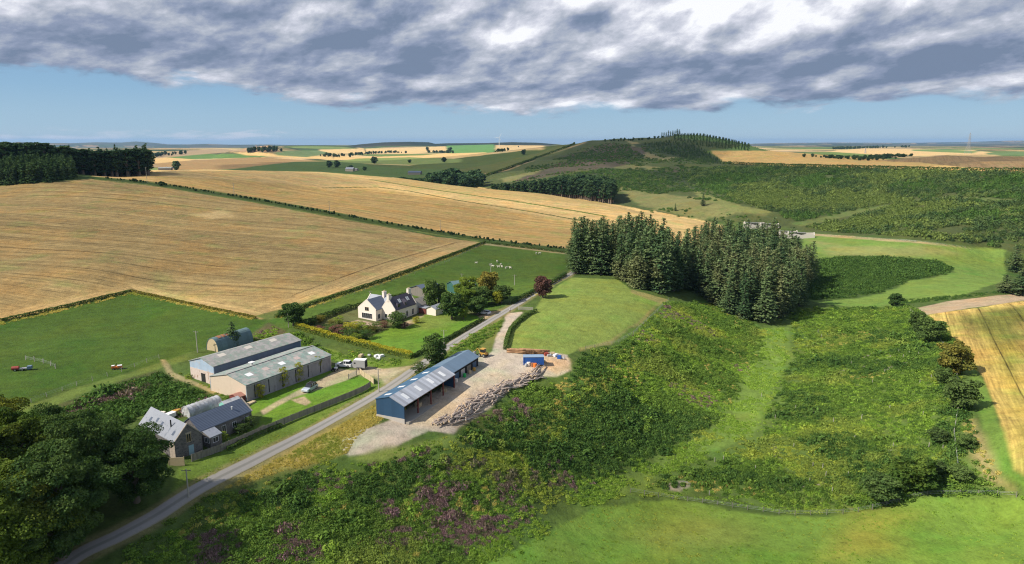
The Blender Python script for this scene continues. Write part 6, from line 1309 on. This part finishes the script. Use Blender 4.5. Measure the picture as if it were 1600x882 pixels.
for px, py, s, m_, l in [(853,555,1.0,M_REDP,'dull red machine part at the end of the brown log stack'),(858,557,.7,M_POLY,'grey tub beyond the brown log stack'),(868,557,.8,M_FRAME,'white crate on the earth beyond the blue container'),(874,560,.9,M_CBLUE,'blue crate on the earth at the pasture corner'),(879,561,.6,M_POLY,'pale grey tub at the edge of the scrub'),(864,553,.6,M_OCHRE,'pale pallet at the pasture corner'),(848,566,.7,M_OCHRE,'pale pallet against the blue container end'),
                      (564,558,.9,M_OCHRE,'beige sack in the rough grass behind the horse trailer'),(589,558,.8,M_FRAME,'white bag under the golden hedge, left one'),(596,558,.8,M_FRAME,'white bag under the golden hedge, right one'),(591,562,.6,M_FRAME,'small white bag nearest the drive under the golden hedge'),(577,556,.5,M_POLY,'grey stone trough leaning in the rough grass')]:
    X, Y = at(px, py); e = root('yard_clutter', X, Y, s * 5, l, 'crate'); MB().box(-s, -s * .6, 0, s, s * .6, s * .7).build('box', m_, e, bevel=.05); MB().box(-s * .8, -s * .5, s * .7, s * .8, s * .5, s * .85).build('lid', m_, e)
# ---- hedges, fences, poles
def hedge(pts, w, h, mat, label, n_m=60, ls=.2, top=None, topm=None, cat='hedge', name='hedge', wob=.25):
    Wp = wpoly(pts, False, 8); L = np.concatenate([[0], np.cumsum(np.hypot(*np.diff(Wp, axis=0).T))]); n = int(L[-1] * n_m * (w + h)); s = RNG.uniform(0, L[-1], n); X = np.interp(s, L, Wp[:, 0]); Y = np.interp(s, L, Wp[:, 1])
    tx = np.interp(s + .5, L, Wp[:, 0]) - np.interp(s - .5, L, Wp[:, 0]); ty = np.interp(s + .5, L, Wp[:, 1]) - np.interp(s - .5, L, Wp[:, 1]); l = np.hypot(tx, ty) + 1e-6; nx, ny = -ty / l, tx / l
    hh = h * (1 + wob * (fbm(s / 1.7, s * 0, 5, 3) - .5) * 2); ww = w * (1 + wob * (fbm(s / 2.3, s * 0 + 7, 6, 3) - .5) * 2); u = RNG.uniform(-1, 1, n); v = RNG.uniform(0, 1, n); side = RNG.random(n) < (h / (h + w))
    off = np.where(side, np.sign(u) * (1 - .2 * v ** 2), u) * ww / 2; z = np.where(side, v, 1 - .08 * RNG.random(n)) * hh; nr = np.stack([np.where(side, nx * np.sign(u), 0), np.where(side, ny * np.sign(u), 0), np.where(side, .3, 1)], -1)
    bx, by = Wp[0]; bz = H1(bx, by); c = np.stack([X + nx * off - bx, Y + ny * off - by, hts(X, Y) + z - bz], -1); e = bpy.data.objects.new(name, None); ROOTC.objects.link(e); e.location = (bx, by, bz); tag(e, label, cat)
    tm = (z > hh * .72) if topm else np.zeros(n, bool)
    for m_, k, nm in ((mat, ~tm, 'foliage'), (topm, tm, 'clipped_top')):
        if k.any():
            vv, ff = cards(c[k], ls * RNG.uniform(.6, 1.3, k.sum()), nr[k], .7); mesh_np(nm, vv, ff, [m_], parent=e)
    return e
M_YELH = leaf_mat('golden_hedge_leaves', (.075, .10, .02), (.15, .16, .028), None, .3, .3, .8)
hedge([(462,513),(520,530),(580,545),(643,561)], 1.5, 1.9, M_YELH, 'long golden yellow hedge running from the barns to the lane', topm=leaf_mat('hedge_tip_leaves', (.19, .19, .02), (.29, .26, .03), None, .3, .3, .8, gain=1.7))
hedge([(468,512),(500,500),(530,489),(548,483)], 1.6, 1.7, M_DK, 'dark green clipped hedge behind the garden beds')
hedge([(548,483),(580,474),(610,467),(640,461)], .9, 1.3, M_BRD2, 'thin hedge between the white house and the sheep pasture')
hedge([(645,560),(675,545),(705,529),(735,512),(756,500)], .9, 1.1, M_DK, 'low dark hedge between lawn and lane')
hedge([(800,476),(830,460),(860,445),(884,431)], 1.2, 1.5, M_BRD2, 'dark hedge between the sheep pasture and the lane')
hedge([(789,547),(792,533),(797,518),(808,506),(824,494),(838,488)], 1.0, 1.3, M_BRD2, 'hedge curving along the right of the gravel track')
hedge([(614,628),(640,606),(665,588),(690,566)], 1.6, 1.5, M_BRD2, 'rough hedge squeezed between the blue shed and the lane')
hedge([(430,497),(500,472),(600,439),(680,409),(757,380)], 1.0, 1.1, M_DK, 'dark grown up fence line between stubble and sheep pasture', 40, .25)
hedge([(0,503),(100,481),(205,456)], .9, .9, M_DK, 'dark grassy fence line between stubble and left pasture', 40, .25)
hedge([(205,456),(300,477),(400,498)], .8, .8, M_OLIVE, 'brownish fence line on the right side of the left pasture', 40, .25)
hedge([(757,380),(820,388),(886,396)], .8, .9, M_DK, 'dark hedge at the far side of the sheep pasture', 40, .25)
hedge([(745,281),(800,262),(860,240),(905,224)], 3, 3.5, M_DK, 'straight dark hedge climbing the left flank of the big hill', 2.5, .9)
hedge([(1133,257),(1230,261),(1350,264),(1480,268),(1600,269)], 3, 4, M_DK, 'dark hedge along the foot of the hill stubble field', 2.5, .9)
hedge([(355,705),(400,682),(440,667)], .6, .8, M_BRD2, 'low planting along the inside of the long lane fence')
def line_pts(pts, step):
    Wp = wpoly(pts, False, 8); L = np.concatenate([[0], np.cumsum(np.hypot(*np.diff(Wp, axis=0).T))]); s = np.arange(0, L[-1], step); return np.interp(s, L, Wp[:, 0]), np.interp(s, L, Wp[:, 1])
def board_fence(pts, h, mat, label, step=2.0):
    X, Y = line_pts(pts, step); Z = hts(X, Y); x0, y0, z0 = X[0], Y[0], Z[0]; e = bpy.data.objects.new('board_fence', None); ROOTC.objects.link(e); e.location = (x0, y0, z0); tag(e, label, 'fence')
    for i in range(len(X)): MB().box(X[i] - x0 - .07, Y[i] - y0 - .07, Z[i] - z0 - .3, X[i] - x0 + .07, Y[i] - y0 + .07, Z[i] - z0 + h + .1).build('post', mat, e)
    for i in range(len(X) - 1):
        a = np.array([X[i] - x0, Y[i] - y0, Z[i] - z0]); b = np.array([X[i+1] - x0, Y[i+1] - y0, Z[i+1] - z0]); d = b - a; n = np.array([-d[1], d[0], 0]); n = n / np.linalg.norm(n) * .02; m = MB()
        a = a + d * .04; b = b - d * .04
        for k in range(7):
            f0, f1 = .08 + k * h / 7, .08 + (k + 1) * h / 7 - .03; m.add([a - n + [0, 0, f0], b - n + [0, 0, f0], b + n + [0, 0, f0], a + n + [0, 0, f0], a - n + [0, 0, f1], b - n + [0, 0, f1], b + n + [0, 0, f1], a + n + [0, 0, f1]], [(3,2,1,0),(4,5,6,7),(0,1,5,4),(1,2,6,5),(2,3,7,6),(3,0,4,7)])
        m.build('board_panel', mat, e)
board_fence([(300,722),(345,706),(400,682),(460,657),(500,641),(545,623),(572,611),(584,601)], 1.5, M_WOODG, 'long grey board fence along the lane side of the lawns')
board_fence([(584,601),(577,595),(568,590),(562,584)], 1.5, M_OCHRE, 'short pale board fence turning in at the drive entrance')
def wire_fence(pts, label, step=3., h=1.15, mat=M_WOODG, name='wire_fence', thick=.06):
    X, Y = line_pts(pts, step); Z = hts(X, Y); x0, y0, z0 = X[0], Y[0], Z[0]; e = bpy.data.objects.new(name, None); ROOTC.objects.link(e); e.location = (x0, y0, z0); tag(e, label, 'fence')
    for i in range(min(len(X), 98)):
        j = random.gauss(0, .06); MB().add(*tube([(X[i] - x0, Y[i] - y0, Z[i] - z0 - .3), (X[i] - x0 + j, Y[i] - y0 + j, Z[i] - z0 + h * random.uniform(.85, 1.15))], [thick * 1.3, thick], 5)).build('post', mat, e)
    m = MB()
    for zz in (.45, .8, 1.05): m.add(*tube([(X[i] - x0, Y[i] - y0, Z[i] - z0 + zz) for i in range(len(X))], [.012] * len(X), 3))
    m.build('wire', M_GREYP, e)
M_PST = pmat('pale_fence_post', (.42, .39, .33), .9, .15)
wire_fence([(985,770),(1060,782),(1120,790),(1230,806),(1330,803),(1390,790),(1440,775),(1520,773),(1600,777)], 'pale post and wire fence between scrub and the bright meadow', 3.2, 1.2, M_WOODG, thick=.07)
wire_fence([(0,650),(60,625),(120,603),(180,585),(250,560)], 'thin wire fence along the lower side of the left pasture', 4, 1.2, M_PST)
wire_fence([(40,563),(64,567),(77,571),(88,577)], 'short line of pale posts inside the left pasture', 3.2, 1.4, M_PST, thick=.09)
wire_fence([(1420,485),(1460,522),(1490,565),(1500,620),(1490,680),(1500,760)], 'post fence between the scrub spur and the corn field margin', 5, 1.3, M_PST, thick=.08)
wire_fence([(1045,470),(990,522),(962,538),(905,548)], 'thin wire fence on the valley edge of the light green pasture', 4, 1.1)
wire_fence([(1257,366),(1300,369),(1440,379),(1520,389)], 'thin fence along the foot of the wooded slope', 6, 1.2)
wire_fence([(505,477),(560,458),(640,432),(700,410),(757,381)], 'thin fence on the pasture side of the stubble field', 6, 1.1)
X, Y = at(551, 590); e = root('field_gate', X, Y, 1.15, 'grey metal gate by the drive next to the pale fence', 'gate'); m = MB(); [m.box(-1.6, -.03, z_, 1.6, .03, z_ + .07) for z_ in (.2, .45, .7, .95, 1.2)]; m.build('bars', M_GREYP, e); MB().box(-1.75, -.08, -.2, -1.6, .08, 1.5).build('post', M_WOODG, e); MB().box(1.6, -.08, -.2, 1.75, .08, 1.5).build('post', M_WOODG, e)
X, Y = at(822, 485); e = root('entrance_fence', X, Y, -.25, 'pale slatted fence panel at the mouth of the gravel track', 'fence'); m = MB(); [m.box(-2.6 + .35 * k, -.03, 0, -2.45 + .35 * k, .03, 1.2) for k in range(15)]; m.box(-2.7, .03, .3, 2.7, .07, .4).box(-2.7, .03, .9, 2.7, .07, 1.0); m.build('slats', M_PST, e); MB().box(-2.85, -.08, -.2, -2.7, .08, 1.4).build('post', M_PST, e)
for k in range(34):   # plastic shelters of planted saplings on the spur
    px, py = [(1190,620),(1211,655),(1243,640),(1278,520),(1283,528),(1302,660),(1335,688),(1346,655),(1382,583),(1404,552),(1411,560),(1420,555),(1435,556),(1437,600),(1455,592),(1451,700),(1473,703),(1442,650),(1280,690),(1240,700),(1265,755),(1300,770),(1325,745),(1285,733),(1180,735),(1130,720),(1117,722),(1108,775),(1390,640),(1363,600),(1330,570),(1395,700),(1290,745),(1270,730)][k]
    X, Y = at(px, py); e = root('tree_shelter', X, Y, 0, 'pale tube of a planted sapling on the scrubby spur right of the valley', 'tree guard', 'sapling tubes on the spur'); j = random.gauss(0, .08); MB().add(*tube([(0, 0, 0), (j, j, 1.3)], [.07, .07], 6)).build('tube', M_PST, e); MB().box(.07, -.03, -.2, .12, .03, 1.0).build('stake', M_WOODG, e)
def pole(px, py, h, label, arm=True):
    X, Y = at(px, py); e = root('utility_pole', X, Y, random.uniform(-.3, .3), label, 'pole', 'electricity poles'); MB().tube([(0, 0, -.5), (0, 0, h)], [.15, .10], 8).build('pole', M_PST, e)
    if arm:
        c = MB().box(-.8, -.05, h - .35, .8, .05, h - .25).build('crossarm', M_WOODG, e)
        for x in (-.7, 0, .7): MB().tube([(x, 0, h - .25), (x, 0, h - .08)], .04, 6).build('insulator', M_GREYP, c)
for px, py, h, l in [(230,286,11,'wooden pole on the field boundary near the ridge wood'),(366,306,8.5,'wooden pole standing in the upper stubble field, left one'),(515,333,7.5,'wooden pole in the stubble beside the boundary strip'),(688,361,6.5,'wooden pole near the right end of the boundary strip'),(309,552,6.5,'grey pole at the pasture edge left of the round roofed hut'),(451,512,5.5,'pole beside the lone dark pasture tree'),
        (579,478,5.5,'pole behind the white house against the pasture'),(592,613,6.0,'grey pole on the verge at the end of the board fence'),(694,541,5.0,'slim pole on the lawn beside the low dark hedge'),(295,778,5.5,'dark pole on the verge next to the big lower left trees'),(722,446,5.0,'pole in the pasture behind the garden trees'),(767,428,4.5,'pole between the sheep and the rusty olive tree'),(804,446,4.5,'pole in the pasture near the copper tree')]: pole(px, py, h, l)
# ---- sheep, walker
def sheep_proto():
    e = bpy.data.objects.new('sheep', None); ROOTC.objects.link(e); bm = bmesh.new()
    me = bpy.data.meshes.new('body'); vs = [(-.5,0,.72),(-.2,0,.74),(.15,0,.74),(.42,0,.76),(.58,0,.92),(.74,0,.96),(.88,0,.86)]; rr = [.19,.27,.28,.22,.12,.115,.06]; ed = [(i, i+1) for i in range(6)]
    for bx_, k in ((-.42, 0), (.36, 3)):
        for s in (-1, 1):
            i0 = len(vs); vs += [(bx_, .14 * s, .52), (bx_ - (.05 if k == 0 else 0), .14 * s, .28), (bx_, .14 * s, .02)]; rr += [.10, .05, .045]; ed += [(k, i0), (i0, i0+1), (i0+1, i0+2)]
    me.from_pydata(vs, ed, []); o = bpy.data.objects.new('body', me); ROOTC.objects.link(o)
    md = o.modifiers.new('skin', 'SKIN'); sk = me.skin_vertices[0].data
    for i, r in enumerate(rr): sk[i].radius = (r, r)
    sk[1].use_root = True; o.modifiers.new('sub', 'SUBSURF').levels = 1; o.modifiers['sub'].render_levels = 1
    me.materials.append(pmat('cream_fleece', (.72, .66, .54), .95, .08)); o.parent = e
    return e
SHP = sheep_proto()
SHL = ['lone cream sheep grazing left of the flock', 'sheep at the back of the flock', 'leftmost sheep of the main flock', 'second sheep from the left in the flock', 'sheep in the middle of the flock, upper one', 'sheep in the middle of the flock, lower one', 'sheep just right of the middle of the flock', 'second sheep from the right in the flock', 'rightmost sheep of the main flock', 'left sheep of the pair by the far hedge', 'right sheep of the pair by the far hedge']
for k, (px, py) in enumerate([(744,413),(777,410.5),(766.7,416),(770,418),(782.5,415.5),(779,419),(784.5,419),(791,420.6),(797.6,420.6),(838,397.8),(843,397.8)]):
    X, Y = at(px, py); e = SHP if k == 0 else copy_thing(SHP, (0, 0, 0), 0); e.location = (X, Y, H1(X, Y)); e.rotation_euler = (0, 0, k * 1.9); e.scale = (1.2, 1.2, 1.1); tag(e, SHL[k], 'sheep', 'sheep in the pasture')
def person(px, py, label):
    X, Y = at(px, py); e = root('person', X, Y, .6, label, 'person', z=H1(X, Y) + .06); me = bpy.data.meshes.new('body')
    vs = [(0,0,.95),(0,0,1.2),(0,0,1.42),(0,.0,1.52),(0,.03,1.66),(0,.03,1.76),(-.1,0,.88),(-.12,.12,.48),(-.11,.05,.06),(-.11,.18,.04),(.1,0,.88),(.12,-.1,.5),(.11,-.22,.1),(.11,-.1,.05),(-.2,0,1.42),(-.27,-.06,1.14),(-.25,.1,.92),(.2,0,1.42),(.27,.08,1.15),(.25,.22,.98)]
    ed = [(0,1),(1,2),(2,3),(3,4),(4,5),(0,6),(6,7),(7,8),(8,9),(0,10),(10,11),(11,12),(12,13),(2,14),(14,15),(15,16),(2,17),(17,18),(18,19)]; rr = [.15,.14,.15,.06,.1,.08,.1,.07,.045,.04,.1,.07,.045,.04,.07,.05,.035,.07,.05,.035]
    me.from_pydata(vs, ed, []); o = bpy.data.objects.new('body', me); ROOTC.objects.link(o); o.modifiers.new('skin', 'SKIN'); sk = me.skin_vertices[0].data
    for i, r in enumerate(rr): sk[i].radius = (r, r)
    sk[0].use_root = True; s = o.modifiers.new('sub', 'SUBSURF'); s.levels = 1; s.render_levels = 1; o.parent = e
    m, t = new_mat('walker_clothes'); z_ = t.n('ShaderNodeSeparateXYZ', {0: t.n('ShaderNodeTexCoord').outputs['Object']}).outputs[2]; c = t.mix(t.m('GREATER_THAN', z_, .95), (.10, .02, .03), (.75, .72, .70)); c = t.mix(t.m('GREATER_THAN', z_, 1.5), c, (.55, .36, .28)); t.n('ShaderNodeOutputMaterial', {0: t.n('ShaderNodeBsdfPrincipled', {'Base Color': c, 'Roughness': .8})}); me.materials.append(m)
person(797, 489, 'walker in a white top and dark red trousers at the mouth of the gravel track')
# ---- far things
def far_house(px, py, L, Wd, h, r_, wm, rm, az_, label, name='farmhouse', cat='house', chim=True, z=None):
    X, Y = at(px, py); R_, _ = building(name, (X + Wd / 2, Y), az_, L, Wd, h, h, r_, wm, rm, label, cat, over=.3, base=-3)
    if chim: MB().box(Wd / 2 - .5, .3, r_ - .4, Wd / 2 + .5, 1.1, r_ + 1.2).build('chimney', wm, R_)
    return R_
far_house(243, 266, 22, 10, 3.5, 5.5, M_WOODG, M_ASB2, 80, 'long dim farm roof at the right end of the ridge wood', 'farm_shed', 'shed', False); far_house(256, 265, 16, 8, 3, 4.5, M_WHITE, M_SLATE, 80, 'pale walled low building next to the lone dark tree', 'farmhouse')
far_house(536, 268, 18, 9, 4.5, 8, M_STONE2, M_SLATE2, 110, 'grey farmhouse in the hollow among dark trees', 'farmhouse'); far_house(545, 267, 14, 8, 3, 5, M_STONE2, M_ASB2, 110, 'low steading beside the hollow farmhouse', 'farm_shed', 'shed', False)
far_house(632, 274, 24, 12, 4, 6.5, M_WOODG, M_SLATE, 100, 'long dark roofed barn at the left of the hollow clump', 'farm_shed', 'barn', False)
far_house(679, 283, 8, 6, 4, 6.5, M_WHITE, M_SLATE, 60, 'tiny white cottage gleaming under the hollow clump', 'farmhouse')
for k, (px, py, L, Wd, h, l) in enumerate([(1180,358,18,10,5,'ruined grey concrete shed half behind the plantation, leftmost'),(1203,358,16,9,4,'roofless pale block shed behind the plantation tops'),(1232,372,14,8,5,'tallest grey ruin with broken gable'),(1252,373,20,9,4,'long grey ruin at the pasture end')]):
    X, Y = at(px, py); R_ = root('ruined_building', X, Y, -.15 - .05 * k, l, 'ruin', 'ruins beyond the plantation'); t_ = .5
    MB().prism([(-L/2, -2), (L/2, -2), (L/2, h * .8), (L/4, h), (0, h * .7), (-L/4, h * .95), (-L/2, h * .6)], 'y', 0, t_).build('front_wall', M_CONC, R_); MB().prism([(-L/2, -2), (L/2, -2), (L/2, h), (0, h * .9), (-L/2, h)], 'y', Wd, Wd + t_).build('back_wall', M_CONC, R_)
    for s in (-L/2, L/2 - t_): MB().prism([(t_, -2), (Wd, -2), (Wd, h), (Wd / 2, h * 1.25), (t_, h * .7)], 'x', s, s + t_).build('gable_wall', M_CONC, R_)
    MB().prism([(Wd * .5, h * .95), (Wd + .5, h * .93), (Wd + .5, h), (Wd * .5, h * 1.1)], 'x', -L / 2 + .6, L / 6).build('roof', M_ASB2, R_)
def pylon(px, py, h, label, name='electricity_pylon'):
    X, Y = at(px, py); e = root(name, X, Y, .5, label, 'pylon'); m = MB(); w = h * .11
    lev = [0, .25, .45, .62, .75, .87, 1.0]; ww = [w, w * .68, w * .45, w * .3, w * .24, w * .2, .3]
    for s1, s2 in ((-1, -1), (1, -1), (1, 1), (-1, 1)): m.add(*tube([(s1 * a, s2 * a, h * z_) for a, z_ in zip(ww, lev)], [.28] * 7, 4))
    for i in range(6):
        for (a1, b1), (a2, b2) in (((-1,-1),(1,-1)), ((1,-1),(1,1)), ((1,1),(-1,1)), ((-1,1),(-1,-1))): m.add(*tube([(a1*ww[i], b1*ww[i], h*lev[i]), (a2*ww[i+1], b2*ww[i+1], h*lev[i+1])], [.16, .16], 3)); m.add(*tube([(a2*ww[i], b2*ww[i], h*lev[i]), (a1*ww[i+1], b1*ww[i+1], h*lev[i+1])], [.16, .16], 3))
    m.build('tower', M_GREYP, e)
    for z_, a in ((.66, .17), (.78, .21), (.90, .15)): MB().add(*tube([(-h * a, 0, h * z_), (0, 0, h * z_ + 1.5), (h * a, 0, h * z_)], [.15, .4, .15], 4)).build('crossarm', M_GREYP, e)
X_, Y_ = at(1512, 241); pylon(1512, 241, math.hypot(X_, Y_) * 27 / 1080, 'tall lattice pylon rising above the horizon at the right')
X_, Y_ = at(1352, 240); pylon(1352, 240, math.hypot(X_, Y_) * 9 / 1080, 'small distant pylon in the pale fields at the right')
X_, Y_ = at(780, 231); rr_ = math.hypot(X_, Y_); e = root('wind_turbine', X_, Y_, 0, 'white wind turbine on the skyline beside the green far field', 'turbine'); hh_ = rr_ * 15 / 1080
MB().tube([(0, 0, 0), (0, 0, hh_)], [hh_ * .03, hh_ * .018], 8).build('tower', M_FRAME, e); MB().box(-.8, -3, hh_ - 1, .8, 2, hh_ + 1).build('nacelle', M_FRAME, e)
for k in range(3):
    a = k * 2.094 + .5; MB().add(*tube([(0, -3.2, hh_), (math.sin(a) * hh_ * .2, -3.2, hh_ + math.cos(a) * hh_ * .2), (math.sin(a) * hh_ * .5, -3.2, hh_ + math.cos(a) * hh_ * .5)], [.6, .9, .25], 4)).build('blade', M_FRAME, e)
# ------------------------------------------------------------------ clouds above that shade parts of the land, and the air
def shade_cloud(tx, ty, rx, ry, seed, label, dens=.5, rot=0.):
    """a flat based cumulus at 1300 m placed up sun of the ground it shades"""
    hgt = 1300.; k = hgt / math.tan(SUN_EL); x = tx + math.sin(SUN_AZ) * k; y = ty + math.cos(SUN_AZ) * k
    bm = bmesh.new(); bmesh.ops.create_icosphere(bm, subdivisions=5, radius=1)
    rng = np.random.default_rng(seed); co = np.array([v.co[:] for v in bm.verts]); kk = rng.normal(size=(26, 3)); kk /= np.linalg.norm(kk, axis=1, keepdims=True)
    bump = np.max(co @ kk.T, 1); s = .72 + .42 * sstep(.75, 1, bump)
    for v, q2 in zip(bm.verts, s): v.co = Vector((v.co.x * q2 * rx, v.co.y * q2 * ry, (v.co.z * q2 if v.co.z > 0 else v.co.z * .25) * 130))
    me = bpy.data.meshes.new('cloud'); bm.to_mesh(me); bm.free()
    for p in me.polygons: p.use_smooth = True
    o = bpy.data.objects.new('cloud', me); ROOTC.objects.link(o); o.location = (x, y, hgt); o.rotation_euler = (0, 0, rot)
    m, t = new_mat('cloud_vapour'); lw = t.n('ShaderNodeLayerWeight', {'Blend': .5}).outputs['Facing']
    P = t.n('ShaderNodeTexCoord').outputs['Object']; n = t.noise(P, .006, 4, .6)
    a = t.m('MULTIPLY', t.ramp(t.m('ADD', lw, t.m('MULTIPLY', t.m('SUBTRACT', n, .5), .5)), .95, .25), dens)
    d = t.n('ShaderNodeBsdfDiffuse', {'Color': (.85, .86, .88, 1)}); tr = t.n('ShaderNodeBsdfTransparent')
    t.n('ShaderNodeOutputMaterial', {0: t.n('ShaderNodeMixShader', {0: a, 1: tr.outputs[0], 2: d.outputs[0]})}); me.materials.append(m)
    tag(o, label, 'cloud', None, 'stuff'); return o
shade_cloud(-290, 420, 330, 190, 1, 'flat based cumulus high above the left stubble field', .20)
shade_cloud(-430, 640, 260, 110, 2, 'cumulus high above the woods at the left', .25)
shade_cloud(-40, 1600, 520, 420, 4, 'cumulus high above the dim fields beyond the stubble', .30)
shade_cloud(560, 1330, 420, 420, 5, 'wide cumulus high above the big hill', .18)
shade_cloud(-78, 88, 46, 42, 6, 'small cumulus fragment high above the lower left trees', .15)
# haze: a closed box of thin even air round camera and land
HZ = MB().box(-33000, -33000, -60, 33000, 33000, 170).build('haze', None)
HZ.data.materials.clear(); m, t = new_mat('thin_haze'); pv = t.n('ShaderNodeVolumePrincipled', {'Color': (.38, .64, 1.0, 1), 'Density': 3.0e-5, 'Anisotropy': .1})
ou = t.n('ShaderNodeOutputMaterial'); t.t.links.new(pv.outputs[0], ou.inputs['Volume']); HZ.data.materials.append(m); tag(HZ, 'pale blue haze over the whole farmland', 'haze', None, 'stuff')
